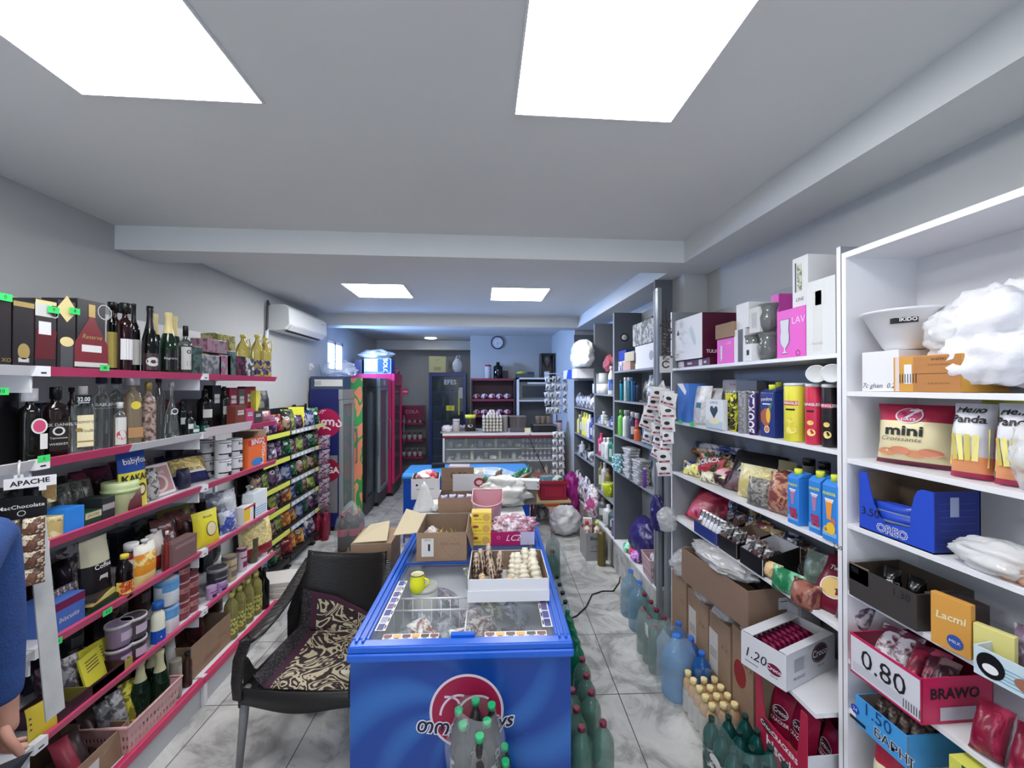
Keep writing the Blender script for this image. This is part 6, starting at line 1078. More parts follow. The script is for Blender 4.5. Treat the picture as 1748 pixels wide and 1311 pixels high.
# biscuit boxes, magenta box
q2 = at(821, 931, Z=FT + .01)
for k in range(3): card('biscuit_box', 'yellow biscuit box with round biscuit print, %s in stack' % ('lowest', 'middle', 'topmost')[k], 'box', .13, .09, .064, [M(222, 196, 96)] * 6, (q2[0] + .002 * k, q2[1] + .05 + .02 * k, FT + .0105 + .066 * k), FR, 'yellow biscuit boxes', lambda b: (b.dec(rect(.12, .058, 0, .032), front(-.045), M(230, 204, 70)), b.dec(ell(.024, .024, .032, .032), front(-.045), M(206, 160, 90), 1), b.dec(ell(.02, .009, -.035, .046), front(-.045), M(150, 60, 60), 1), b.dec(txt('biscuits', .016, -.02, .022), front(-.045), INK, 1)))
q3 = at(876, 930, Z=FT + .01); b = tray_mb(.28, .2, .085, M(170, 26, 100, .35), M(190, 60, 120)); b.dec(rect(.09, .083, .095, .0425), front(-.1), M(190, 186, 214)); b.dec(txt('LC2', .055, -.0, .045, shear=.4), front(-.1), WHT, 1); b.dec(ring(.008, .011, -.09, .05), front(-.1), M(220, 150, 190), 1)
solo('magenta_box', b, 'magenta and lavender box with white handwriting LC2', 'box', (q3[0], q3[1] + .1, FT + .0105), FR)
sack('clear_packets_bag', 'glittering clear bag of small pink packets in magenta box', 'plastic bag', (.14, .10, .075), busy([(200, 170, 185), (230, 225, 230), (190, 90, 130), (170, 168, 172)], 26, rough=.15), (q3[0] + .005, q3[1] + .12, FT + .02), seed=12, amp=.4, f=4)
b = MB().tube([(-.11, 0, 0), (-.10, 0, .09), (-.04, .02, .10), (.06, .02, .095), (.09, .01, .10), (.10, 0, .03)], .006, M(206, 110, 150, .3)); b.tube([(-.08, 0, .08), (-.02, -.03, .09), (.0, -.05, .05)], .004, WHT)
# pink scoop basket
q4 = at(828, 900, Z=FT + .01); t = thing('scoop_basket', 'pink slotted plastic scoop basket behind biscuit boxes', 'basket', (q4[0] + .02, q4[1] + .24, FT + .0105), FR)
b = MB(); n = 12
def sc(u, v):
    a = PI * (1 + u); x = .12 * math.cos(a) * (.8 + .2 * v); y = (.18 * math.sin(a)) * (.8 + .2 * v);
    return (x, y, .13 * v * (1 + .1 * (y + .18)))
b.grid(sc, 16, 4, M(212, 160, 170, .4), True); b.add([(-.12, 0, .13), (-.12, .16, .17), (-.10, .16, 0), (-.10, 0, 0), (.12, 0, .13), (.12, .16, .17), (.10, .16, 0), (.10, 0, 0)], [(0, 1, 2, 3), (4, 7, 6, 5), (2, 1, 5, 6), (3, 2, 6, 7)], M(212, 160, 170, .4)); b.build('basket_body', t, solid=.003)
b = MB().tube([sc(i / 16, 1) for i in range(17)], .006, M(222, 176, 184, .4)); b.tube([(-.12, 0, .133), (-.12, .16, .173), (.12, .16, .173), (.12, 0, .133)], .006, M(222, 176, 184, .4)); b.build('rim', t)
sack('wrapped_sweet', 'blue and white wrapped item inside the pink scoop basket', 'packet', (.03, .04, .035), busy([(40, 50, 120), (220, 220, 226)], 14), (q4[0] + .03, q4[1] + .2, FT + .014), seed=13)
# ---- low table hidden under the pile further back
TB = M(206, 206, 208, .5); tz = .78
t = thing('low_table', 'white table almost hidden under cartons and bags behind the freezer', 'table', (-.12, 3.82, 0), 0)
MB().box(-.50, .50, -.62, .60, tz - .03, tz, TB).build('tabletop', t)
for sx in (-1, 1):
    for sy in (-1, 1): MB().box(sx * .46 - .02, sx * .46 + .02, sy * .56 - .02, sy * .56 + .02, 0, tz - .03, TB).build('leg', t)
q = at(778, 875, Z=tz); w = .31
bx = thing('open_carton', 'brown carton marked 0.50 with blue packets, lid raised', 'carton', (q[0], q[1] + .15, tz + .001), 0)
tray_mb(w, .3, .13, CARD, CARDI).build('box_body', bx); b = MB().box(-w / 2, w / 2, .15, .154, .13, .34, CARD); b.dec(txt('0 50', .09, .01, .26), front(.15), M(80, 66, 60)); b.dec(rect(w, .003, 0, .2), front(.15), M(100, 84, 70)); b.build('lid', bx)
for i in range(4): bag('blue_packet', 'dark blue candy packet in the 0.50 carton, %s from the left' % ORD[i], 'packet', .07, .09, .03, busy([(24, 30, 90), (60, 70, 150), (190, 190, 210)], 30), (q[0] - .11 + .07 * i, q[1] + .1 + .02 * (i % 2), tz + .04), 10 - 15 * i, 'dark blue candy packets', -20, seed=340 + i)
def obox(label, u, v, w, d, h, rz=0, m=WC, mi=None, art=None, z=tz):
    q = at(u, v, Z=z); b = tray_mb(w, d, h, m, mi or OFF)
    if art: art(b, front(-d / 2, 0, h / 2))
    return solo('open_carton', b, label, 'carton', (q[0], q[1] + d / 2, z + .001), rz), q
o, q = obox('open white carton with red flecked bags left of the 0.50 carton', 724, 852, .27, .3, .20, 4, WC, CARDI, lambda b, p: (b.dec(txt('banana moscow', .026, 0, 0), p, INK), b.dec(ell(.012, .012, -.08, .04), p, INK)))
sack('sweets_bag', 'red and white bag inside open white carton', 'plastic bag', (.10, .11, .08), busy([(226, 216, 216), (190, 60, 70), (230, 226, 224)], 14), (q[0], q[1] + .17, tz + .11), seed=14)
o, q = obox('white carton with red corner logo behind the 0.50 carton', 800, 838, .30, .3, .16, 0, WC, OFF, lambda b, p: (b.dec(ell(.05, .045, .10, 0), p, M(170, 30, 50)), b.dec(ell(.03, .022, .10, 0), p, M(220, 190, 190), 1)), tz + .12)
card('cardboard_carton', 'closed carton supporting the white carton with red logo', 'carton', .32, .3, .118, CARD, (q[0], q[1] + .15, tz + .001), 0)
sack('sweets_bag', 'clear bag of green and white sweets in back white carton', 'plastic bag', (.11, .12, .05), busy([(214, 216, 206), (150, 160, 130), (230, 226, 224)], 20), (q[0], q[1] + .15, tz + .21), seed=15)
for sgn, u in ((-1, 768), (1, 783)): pass
q = at(722, 876, Z=tz); b = MB().lathe([(.09, 0), (.085, .03), (.06, .12), (.025, .22), (.004, .26)], FILMO, 14, sx=1.1, sy=.7); b.V = [(x + .012 * noise.noise(Vector((x * 30, y * 30, z * 20))), y + .012 * noise.noise(Vector((x * 30 + 9, y * 30, z * 20))), z) for x, y, z in b.V]
solo('plastic_bag', b, 'white plastic bag pulled up to a point left of the 0.50 carton', 'plastic bag', (q[0], q[1] + .08, tz + .001), 10)
q = at(745, 876, Z=tz); sack('foil_bag', 'small silver crinkled bag beside pointed white bag', 'plastic bag', (.05, .04, .03), M(206, 208, 206, .25, .3, bump=.6), (q[0] - .01, q[1] + .06, tz + .001), seed=16)
BG = M(214, 216, 210, .35, alpha=.93, bump=.5, bs=14)
for (u, v, r, lb, s, dz) in [(862, 856, (.22, .15, .15), 'large whitish plastic bag heap right of the 0.50 carton', 17, 0), (835, 852, (.12, .10, .09), 'whitish plastic bag beside the pink scoop basket', 18, 0), (890, 850, (.13, .10, .11), 'whitish plastic bag at the right end of the pile', 19, 0)]:
    q = at(u, v + 12, Z=tz); sack('plastic_bag', lb, 'plastic bag', r, BG, (q[0], q[1] + .12, tz + .001 + dz), seed=s, amp=.35, f=3, grp='whitish plastic bags on the pile')
q = at(905, 850, Z=.86); b = MB()
for k in range(7): b.box(-.14, .14 - .01 * (k % 3), -.05, .05, .012 * k, .012 * k + .010, WHT)
solo('paper_bundle', b, 'bundle of white paper sticking out right of the pile', 'paper', (q[0] - .04, q[1] + .1, .93), -12)
q = at(898, 872, Z=.72); card('cardboard_carton', 'grey brown carton end at the right end of pile', 'carton', .2, .25, .15, M(116, 110, 102, .8), (q[0], q[1] + .12, .78), 0)
# bottles lying in film behind the bags
for i in range(7):
    q = at(828 + 13 * i, 806, Z=1.05); bottle('soda_bottle', 'small green soda bottle lying on the heap of bags, %s from left' % ORD[i], 'bottle', (q[0] - .0, 4.05 + .02 * (i % 3), tz + .17 - .006 * i), .22, .03, 'pet', [M(40, 110, 80, .15), M(120, 90, 70, .2), M(40, 110, 80, .15)][i % 3], cap=(M(30, 110, 80), .015, .012), rx=70 - 20 * (i % 2), rz=30 * i, grp='small soda bottles on the heap')
sack('plastic_film', 'crumpled clear film over the small soda bottles', 'plastic bag', (.34, .12, .09), FILM, (.02, 4.08, tz + .14), seed=21)
# stack left of the table with dark bottles
for k in range(2): card('cardboard_carton', 'carton left of the table on the floor, ' + ('lower' if k == 0 else 'upper with dark bottles on it'), 'carton', .28, .4, .25, CARD, (-1.10, 3.62, .001 + .252 * k), 0, 'cartons left of the table')
for i, (x, y) in enumerate([(-1.17, 3.52), (-1.08, 3.54), (-1.16, 3.64), (-1.07, 3.66)]): bottle('cola_bottle', 'dark bottle with pink label in film left of table, ' + ('front left', 'front right', 'back left', 'back right')[i], 'bottle', (x, y, .506), .30, .042, 'pet', M(24, 12, 16, .1), cap=(M(150, 30, 60), .02, .016), lab=(M(170, 60, 90), .45, .65, 120), grp='dark bottles wrapped in film')
b = MB().lathe([(.13, 0), (.14, .15), (.12, .26), (.06, .34), (.02, .4)], FILMT, 16); solo('plastic_film', b, 'clear shrink film around the dark bottles left of table', 'plastic film', (-1.12, 3.59, .506))
for i in range(3): sack('black_bag', 'small black shiny bag on the floor left of the pile, %s from the front' % ORD[i], 'plastic bag', (.09, .12, .12), M(26, 22, 28, .25, bump=.6), (-.98 - .02 * i, 2.62 + .24 * i, .001), seed=23 + i, grp='black bags left of the pile')
# second blue freezer
t = thing('chest_freezer', 'second blue chest freezer standing crosswise before the counter', 'freezer', (-.17, 5.12, 0), 0)
MB().box(-.75, .75, -.27, .27, .05, .80, BLUD).box(-.7, .7, -.24, .24, 0, .05, BLK).build('cabinet', t, bevel=.01); MB().box(-.77, .77, -.29, .29, .80, .87, M(60, 140, 216, .25)).build('lid', t, bevel=.03)
card('black_case', 'dark device lying on the second blue freezer', 'case', .16, .12, .05, BLK, (-.55, 5.2, .872), 10); card('paper_pack', 'thin white pack lying on second blue freezer', 'pack', .26, .14, .02, M(190, 180, 184, .5), (-.28, 5.22, .872), -4)
# ================================================================ chair with shawl
RAT = D.materials.new('woven_plastic'); RAT.use_nodes = True
def _rat(m):
    n = m.node_tree.nodes; L = m.node_tree.links; p = n['Principled BSDF']; p.inputs['Base Color'].default_value = (*lin((34, 31, 31)), 1); p.inputs['Roughness'].default_value = .42
    tc = n.new('ShaderNodeTexCoord'); mp = n.new('ShaderNodeMapping'); mp.inputs['Rotation'].default_value = (PI / 2, 0, 0); br = n.new('ShaderNodeTexBrick'); br.inputs['Scale'].default_value = 1; br.inputs['Brick Width'].default_value = .035; br.inputs['Row Height'].default_value = .009; br.inputs['Mortar Size'].default_value = .0022; br.inputs['Mortar Smooth'].default_value = 1
    bp = n.new('ShaderNodeBump'); bp.inputs['Strength'].default_value = 1; bp.inputs['Distance'].default_value = .004; bp.invert = True
    L.new(tc.outputs['Object'], mp.inputs[0]); L.new(mp.outputs[0], br.inputs['Vector']); L.new(br.outputs['Fac'], bp.inputs['Height']); L.new(bp.outputs['Normal'], p.inputs['Normal'])
_rat(RAT); CHP = M(28, 26, 27, .38)
CX, CY, CRZ = -.855, 2.28, -6
ch = thing('armchair', 'dark brown woven plastic armchair with a shawl over its seat', 'chair', (CX, CY, 0), CRZ)
b = MB(); b.grid(lambda u, v: ((u - .5) * (.52 - .02 * v), -.25 + .49 * v, .43 - .012 * math.sin(PI * u) * math.sin(PI * v)), 10, 10, RAT); b.build('seat', ch, solid=.012)
def bk(u, v):
    x = (u - .5) * 2; z = .42 + .45 * v;
    return (x * (.255 - .012 * v) , .245 - .06 * abs(x) ** 2.2 + .10 * v, z - .028 * (1 - x * x) * v * 0 + .02 * (abs(x) ** 3) * v - .02 * v * (1 - x * x))
b = MB().grid(bk, 14, 12, RAT); b.build('backrest', ch, solid=.014)
for s in (-1, 1):
    P = [(.250, .300, .84, .03), (.272, .22, .76, .05), (.284, .12, .69, .06), (.288, 0, .655, .062), (.29, -.12, .64, .062), (.29, -.20, .62, .06), (.288, -.245, .57, .058), (.284, -.262, .48, .056), (.278, -.262, .40, .05)]
    b = MB(); V = []
    for i, (x, y, z, w) in enumerate(P):
        a = P[max(0, i - 1)]; c = P[min(len(P) - 1, i + 1)]; t_ = Vector((0, c[1] - a[1], c[2] - a[2])).normalized(); nn = Vector((0, -t_.z, t_.y))
        if nn.z < 0 and i < 5: nn = -nn
        V.append([Vector((s * x + sx * w / 2, y, z)) + nn * k for sx, k in ((-1, 0), (1, -.012), (1, -.03), (-1, -.02))])
    Vf = [p for r in V for p in r]; F = []
    for i in range(len(P) - 1):
        for k in range(4): F.append((i * 4 + k, i * 4 + (k + 1) % 4, i * 4 + 4 + (k + 1) % 4, i * 4 + 4 + k))
    F += [(3, 2, 1, 0), tuple(len(Vf) - 4 + k for k in range(4))]
    b.add(Vf, F, RAT, True)
    # lower side web between seat and arm at the back
    b.add([(s * .262, .235, .42), (s * .262, .10, .42), (s * .275, .12, .60), (s * .268, .21, .72), (s * .25, .29, .80), (s * .25, .26, .6)], [(0, 1, 2, 3, 4, 5)], RAT)
    b.add([(s * .270, -.25, .42), (s * .270, -.10, .42), (s * .276, -.16, .47), (s * .28, -.20, .55), (s * .284, -.24, .60)], [(0, 1, 2, 3, 4)], RAT)
    b.build('armrest', ch, bevel=.004)
b = MB(); O = [(-.275, -.262), (.275, -.262), (.265, .25), (-.265, .25)]
n_ = 16
def ap(u, v): x = (u - .5) * 2; return (x * .278, -.268 - .018 * (1 - x * x), .45 - (.085 - .03 * (1 - (abs(x)) ** 2) * 0 + .012 * math.cos(x * PI)) * v)
b.grid(ap, n_, 2, CHP);
for s in (-1, 1): b.add([(s * .278, -.268, .45), (s * .268, .25, .45), (s * .268, .25, .37), (s * .278, -.268, .355)], [(0, 1, 2, 3)], CHP)
b.build('seat_frame', ch, solid=.012)
LEGM = varied('grey_leg', (120, 120, 122), .4, .05, 10)
for sx, sy in ((-1, -1), (1, -1), (-1, 1), (1, 1)):
    l = MB().tube([(sx * .262, sy * .245, .44), (sx * .268, sy * .25, .3), (sx * .285, sy * (.262 if sy < 0 else .29), .03)], [.024, .02, .015], LEGM, 10).build('leg', ch)
    MB().lathe([(.016, 0), (.019, .002), (.018, .04), (.015, .042)], BLK, 12, cx=sx * .287, cy=sy * (.263 if sy < 0 else .293)).build('foot_cap', l)
def shawl_mat():
    m = D.materials.new('paisley_cloth'); m.use_nodes = True; n = m.node_tree.nodes; L = m.node_tree.links; p = n['Principled BSDF']; p.inputs['Roughness'].default_value = .85
    tc = n.new('ShaderNodeTexCoord'); a = n.new('ShaderNodeTexNoise'); a.inputs['Scale'].default_value = 6; a.inputs['Detail'].default_value = 1; a.inputs['Distortion'].default_value = 2.2
    w = n.new('ShaderNodeMath'); w.operation = 'MULTIPLY'; w.inputs[1].default_value = 46; s = n.new('ShaderNodeMath'); s.operation = 'SINE'
    v = n.new('ShaderNodeTexVoronoi'); v.inputs['Scale'].default_value = 70
    L.new(tc.outputs['Object'], a.inputs['Vector']); L.new(tc.outputs['Object'], v.inputs['Vector']); L.new(a.outputs['Fac'], w.inputs[0]); L.new(w.outputs[0], s.inputs[0])
    ad = n.new('ShaderNodeMath'); ad.operation = 'ADD'; L.new(s.outputs[0], ad.inputs[0]); L.new(v.outputs['Distance'], ad.inputs[1])
    cr = n.new('ShaderNodeValToRGB'); e = cr.color_ramp.elements; e[0].position = .25; e[0].color = (*lin((34, 22, 26)), 1); e[1].position = .9; e[1].color = (*lin((176, 164, 138)), 1); k = e.new(.5); k.color = (*lin((70, 40, 40)), 1); k = e.new(.7); k.color = (*lin((150, 136, 112)), 1)
    L.new(ad.outputs[0], cr.inputs[0]); L.new(cr.outputs[0], p.inputs['Base Color']); return m
SHW_ = shawl_mat(); PLUM = M(58, 26, 44, .9); DOT = busy([(24, 18, 24), (60, 52, 56), (24, 18, 24), (20, 16, 22)], 90, rough=.9)
b = MB()
def shw(u, v):   # u across, v from the front edge over the seat and up the back
    x = -.215 + .46 * u - .01 * v; nz = noise.noise(Vector((u * 4, v * 5, 2)))
    if v < .62: y = -.26 + .50 * v / .62 * (1 - .0 * u); z = .446 + .012 * nz + .02 * max(0, v - .5) + (.06 * (1 - u / .12) if u < .12 else 0)
    else: k = (v - .62) / .38; y = .215 + .03 * k - .05 * abs(2 * u - 1) ** 2; z = .455 + .24 * k * (1 - .75 * u) + .01 * nz
    return (x, y + .006 * nz, z)
def shm(u, v):
    if u < .10 : return DOT
    if u < .17: return PLUM
    if v > .93: return PLUM
    return SHW_
b.grid(shw, 30, 30, SHW_, True, shm); s_ = solo('shawl', b, 'dark paisley shawl with plum border draped over the armchair seat', 'shawl', (CX, CY, 0), CRZ, solid=.003)
b = MB().box(.02, .25, -.25, -.12, .437, .444, M(190, 196, 176, .8)); solo('seat_pad', b, 'pale cloth peeping from under the shawl at seat front', 'cloth', (CX, CY, 0), CRZ)
# ================================================================ upright coolers along the left wall
def cooler(label, y0, y1, xf, H, body, frame, door, x0=-2.24, side_m=None, logo=None, grp='upright drink coolers'):
    t = thing('upright_cooler', label, 'cooler', (xf, y0, 0), 90, grp)    # local x runs along +Y, local -y faces the aisle
    w = y1 - y0; d = xf - x0; sm = side_m or body
    b = MB().box(0, w, .05, d, .06, H, [body, body, BLK, body, sm, body]); b.build('cabinet', t, bevel=.006)
    MB().box(.02, w - .02, .03, d - .02, 0, .06, BLK).build('base', t)
    f = MB()
    for a in ((0, .05, .22, H - .14), (w - .05, w, .22, H - .14), (.05, w - .05, .22, .28), (.05, w - .05, H - .20, H - .14)): f.box(a[0], a[1], 0, .045, a[2], a[3], frame)
    dr = f.build('door', t, bevel=.004)
    MB().box(.05, w - .05, .02, .03, .28, H - .20, door).build('glass_pane', dr)
    MB().tube([(w - .03, -.03, .8), (w - .03, -.045, .85), (w - .03, -.045, 1.3), (w - .03, -.03, 1.35)], .009, STEEL).build('handle', dr)
    hd = MB().box(0, w, .0, .05, H - .135, H, frame)
    if logo: logo(hd, w, H)
    hd.build('header', t); MB().box(.01, w - .01, .01, .05, .06, .215, M(60, 62, 66, .5)).build('lower_grille', t)
    return t
# blue side print: round magenta emblem and white lettering; silver can picture below
def sideart(b, y, x0, x1, H):
    mp = lambda x, z, l=0: (x, y - .0015 - l * .001, z); cx = (x0 + x1) / 2
    b.dec(ell(.19, .19, cx, 1.42, 36), mp, M(168, 24, 76)); b.dec(txt('ულა', .17, cx + .02, 1.42, bold=.02), mp, WHT, 1); [b.dec(stroke(arc(cx - .02 + .03 * k, 1.53, .06, .06, 100, 170, 6), .008), mp, WHT, 1) for k in (0, 1)]
cx0, cx1 = -2.24, -1.82
t = cooler('dark blue cooler with round magenta emblem on its side, nearest to viewer', 5.46, 5.96, -1.82, 1.86, M(30, 36, 96, .35), M(150, 156, 160, .35, .3), M(130, 142, 144, .1, alpha=.55))
t['label'] = 'dark blue cooler with round magenta emblem on its side'
b = MB(); sideart(b, 0, 0, .42, 1.86)
b.dec(rect(.30, .75, .21, .62), lambda x, z, l=0: (x, -.002, z), M(160, 160, 166, .25, .5)); b.dec(ell(.135, .15, .25, .80, 36), lambda x, z, l=0: (x, -.003, z), M(140, 20, 50)); b.dec(txt('UGA', .11, .26, .80, bold=.03), lambda x, z, l=0: (x, -.004, z), WHT)
o = b.build('side_print', t); o.location = (0, .42, 0); o.rotation_euler.z = -PI / 2
RB = M(150, 40, 66, .1, tr=.5)
for i in range(5):
    x = [-2.14, -2.03, -1.93, -2.08, -1.97][i]; y = [5.25, 5.2, 5.17, 5.36, 5.33][i]
    bottle('soda_bottle', 'pink red soda bottle in film beside the blue cooler, ' + ['left front', 'middle front', 'right front', 'left rear', 'right rear'][i], 'bottle', (x + .0, y, .001), .33, .048, 'pet', RB, cap=(M(150, 30, 50), .02, .016), grp='pink red soda bottles before the blue cooler')
def swirls():
    return busy([(226, 140, 104), (60, 150, 80), (230, 150, 110), (70, 160, 90)], 4.2, rough=.5, bump=0, name='green_orange_swirls', stretch=(1, 1, .55))
SWR = swirls();
m_ = SWR.node_tree.nodes['Color Ramp'] if 'Color Ramp' in SWR.node_tree.nodes else [x for x in SWR.node_tree.nodes if x.type == 'VALTORGB'][0]; m_.color_ramp.interpolation = 'CONSTANT'
cooler('cooler with green and orange swirled side and black door', 5.98, 6.52, -1.66, 2.02, M(30, 30, 32, .35), M(26, 26, 28, .3), M(90, 100, 104, .1, alpha=.6), side_m=SWR)
cooler('grey framed cooler between the black and the pink cooler', 6.54, 7.10, -1.60, 2.03, M(70, 84, 92, .4), M(120, 130, 136, .35), M(110, 124, 128, .1, alpha=.55), logo=lambda b, w, H: (b.dec(ring(.03, .045, w * .5, H - .07), front(0), WHT), b.dec(ell(.02, .02, w * .5, H - .07), front(0), WHT)))
cooler('crimson pink cooler at the far end of the row', 7.12, 7.78, -1.50, 2.12, M(176, 34, 84, .35), M(196, 40, 96, .35), M(90, 90, 96, .1, alpha=.6))
def px(u, v, Y): return at(u, v, Y=Y)
# things on the coolers
q = px(570, 662, 5.55); card('carton', 'dark blue carton with a white barcode label on the blue cooler', 'carton', .42, .3, .17, M(58, 74, 100, .5), (-2.03, 5.64, 1.861), 0, None, lambda b: (b.dec(rect(.36, .09, .02, .085), front(-.15), OFF), b.dec(txt('||||||', .06, -.12, .085), front(-.15), INK, 1)))
sack('plastic_film', 'crumpled clear bag over the blue carton on cooler', 'plastic bag', (.20, .16, .12), film(215, 225, 240, .45), (-1.95, 5.72, 2.032), seed=31, amp=.4)
q = px(641, 660, 7.3); bx = card('carton', 'blue and white handled carton lettered Solo on pink cooler', 'carton', .46, .3, .26, [WHT, WHT, M(190, 206, 228), WHT, M(60, 60, 80), M(30, 70, 180)], (-1.80, 7.32, 2.121), 0, None, lambda b: (b.dec(rect(.22, .25, .11, .13), front(-.15), M(30, 70, 190)), b.dec(txt('SOLO', .10, .13, .13, rot=-PI / 2, bold=.03), front(-.15), WHT, 1), b.dec(rect(.44, .03, 0, .02), front(-.15), M(70, 120, 200), 1)))
card('carton', 'dark violet carton left of the Solo carton', 'carton', .12, .3, .24, M(50, 48, 84), (-2.12, 7.30, 2.121), 0)
sack('plastic_film', 'grey clear plastic heap on top of the Solo carton', 'plastic bag', (.26, .16, .09), FILMW, (-1.86, 7.32, 2.382), seed=32, amp=.4)
q = px(684, 637, 7.6); sack('foil_ball', 'silver and red foil ball hanging at the pink cooler corner', 'decoration', (.07, .07, .06), busy([(210, 210, 212), (190, 40, 60), (160, 160, 164)], 10, rough=.2, metal=.4), (-1.58, 7.62, 2.121), seed=33)
b = MB().box(0, .10, -.01, .01, -.06, .06, M(196, 40, 90)); b.dec(rect(.08, .03, .05, 0), front(-.01), M(230, 180, 200)); solo('shelf_sign', b, 'small pink flag sign on the side of the pink cooler', 'sign', (-1.49, 7.80, 1.80))
# ================================================================ back of the shop
WINE_M = M(110, 22, 56, .4); EF = M(24, 44, 110, .3)
b = MB()   # beer cooler
t = thing('upright_cooler', 'dark blue beer cooler lettered EFES behind the counter', 'cooler', (-.68, 8.2, 0), 0)
MB().box(-.37, .37, .05, .6, .06, 2.18, EF).build('cabinet', t, bevel=.01); MB().box(-.33, .33, .06, .5, 0, .06, BLK).build('base', t)
f = MB(); [f.box(*a[:2], 0, .05, *a[2:], EF) for a in ((-.37, -.31, .1, 2.18), (.31, .37, .1, 2.18), (-.31, .31, .1, .2), (-.31, .31, 2.1, 2.18))]; f.build('door_frame', t, bevel=.004)
g = MB().box(-.31, .31, .03, .035, .2, 2.1, M(60, 76, 84, .08, alpha=.35)); g.dec(txt('EFES', .13, .05, 1.98, bold=.02), front(.03), WHT); g.build('glass_pane', t)
f = MB(); f.box(-.31, .31, .047, .049, .2, 2.1, M(44, 54, 60, .6))
for z in (.5, .85, 1.2, 1.5, 1.8): MB().box(-.30, .30, .036, .046, z - .01, z, M(120, 130, 136)).build('shelf', t)
for r_, z in enumerate((1.2, 1.5, 1.8)):
    for i in range(7):
        mm = [M(40, 70, 56, .2), M(90, 60, 30, .2), M(60, 80, 90, .2), M(150, 150, 70, .3)][(i + r_) % 4]
        solo('beer_bottle', MB().lathe([(0, 0), (.006, 0), (.006, .15), (.003, .19), (.003, .23)], mm, 8, sx=5), 'small beer bottle behind the dark glass of the beer cooler', 'bottle', (-.95 + .09 * i, 8.2 + .042, z), 0, 'beer bottles in the beer cooler')
f = MB().box(-.08, .08, -.004, 0, -.05, .05, M(224, 220, 60, .5)); f.dec(ring(.02, .028), front(-.004), INK); q = px(768, 697, 8.1); solo('yellow_sign', f, 'yellow paper sign taped on the beer cooler door', 'sign', (q[0], 8.19, q[2]))
q = px(783, 685, 8.1); solo('yellow_strip', MB().box(-.015, .015, -.004, 0, -.28, .22, M(214, 208, 80, .5)), 'long yellow hanging strip beside the yellow sign', 'strip', (q[0], 8.185, q[2]))
q = px(786, 670, 8.1); solo('paper_strip', MB().box(-.04, .04, -.004, 0, -.12, .1, M(190, 190, 186, .6)), 'pale grey paper strip taped on beer cooler glass', 'paper', (q[0], 8.18, q[2]))
card('yellow_box', 'pale yellow box standing on the beer cooler', 'box', .34, .1, .33, M(226, 214, 140, .5), (-.90, 8.4, 2.181), 0, None, lambda b: (b.dec(rect(.14, .07, 0, .08), front(-.05), M(190, 170, 110)), b.dec(txt('grain', .04, 0, .26), front(-.05), M(140, 120, 80))))
t = thing('canister', 'white bag with twisted handle standing on the beer cooler', 'bag', (-.50, 8.35, 2.181)); blob_mb(.09, .07, .16, M(216, 218, 216, .5, bump=.3), 41, .2).build('bag_body', t); MB().tube([(-.04, 0, .27), (.0, 0, .34), (.05, 0, .36), (.05, 0, .29)], .012, WHT).build('handle', t)
card('dark_picture', 'dark patterned box behind the white bag on beer cooler', 'box', .22, .05, .25, busy([(60, 54, 50), (90, 84, 78), (40, 36, 36)], 12), (-.58, 8.55, 2.181))
# small crimson rack at the back wall
t = thing('display_rack', 'crimson metal display rack with jars by the back wall', 'rack', (-1.42, 8.6, 0))
for z in (.45, .8, 1.15): MB().box(-.26, .24, -.2, .15, z - .03, z, M(150, 26, 66, .4)).build('shelf', t)
MB().box(-.26, .24, .13, .15, 0, 1.5, M(120, 124, 126, .5)).build('back_panel', t); p_ = MB().box(-.22, .24, -.19, -.18, 1.22, 1.5, M(120, 26, 60, .4)); p_.dec(txt('COLA', .10, 0, 1.38), front(-.19), M(220, 150, 170)); p_.build('header_sign', t)
for r_, z in enumerate((.45, .8, 1.15)):
    for i in range(4):
        b = MB().lathe([(0, 0), (.04, 0), (.042, .1), (.03, .13), (.03, .15)], [M(190, 186, 190, .3), M(190, 186, 190, .3), M(90, 50, 50), M(60, 60, 60)], 12); solo('jar', b, 'pale jar on the crimson rack, %s shelf, %s from left' % (ORD[r_], ORD[i]), 'jar', (-1.60 + .11 * i, 8.52, z + .001), 0, 'jars on the crimson rack')
# rack of crimson shelves on partition wall with bags
t = thing('shelf_cabinet', 'dark wine red cabinet with shelves of pink bags behind counter', 'cabinet', (.20, 7.96, 0))
for a in ((-.40, -.37), (.40, .43)): MB().box(a[0], a[1], -.36, 0, 0, 2.05, M(48, 22, 36, .5)).build('side_panel', t)
MB().box(-.37, .40, -.02, 0, 0, 2.05, M(60, 24, 40, .5)).build('back_panel', t)
for z in (1.36, 1.66, 2.05): MB().box(-.37, .40, -.36, -.02, z - .04, z, M(120, 20, 60, .4)).build('shelf', t)
for r_, z in enumerate((1.36, 1.66)):
    for i in range(5): sack('sweets_bag', 'pink and clear sweets bag on the wine red cabinet, %s shelf, %s from left' % (('lower', 'upper')[r_], ORD[i]), 'bag', (.07, .08, .055), busy([(170, 40, 90), (220, 190, 204), (200, 200, 206), (120, 20, 60)], 14, rough=.2), (-.09 + .145 * i, 7.72, z + .001), seed=50 + i + 5 * r_, grp='pink sweets bags')
def pz(u, Y): return at(u, Y=Y)[0]
q = pz(833, 7.8); can('glass_jar', 'small jar with red lid on the wine red cabinet', 'jar', (q, 7.8, 2.052), .26, .06, [M(150, 146, 120, .1), M(110, 110, 70, .2), M(190, 190, 190, .1), M(190, 190, 190, .1)], lid=(M(150, 30, 50), .03))
q = pz(850, 7.8); bottle('black_jug', 'round black glossy jug on the wine red cabinet', 'jug', (q, 7.8, 2.052), .31, .088, 'short', M(14, 16, 20, .06), cap=(M(120, 130, 130), .03, .03)); q = pz(863, 7.85); card('dark_box', 'small dark box right of the black jug', 'box', .10, .08, .15, M(36, 30, 40), (q, 7.86, 2.052))
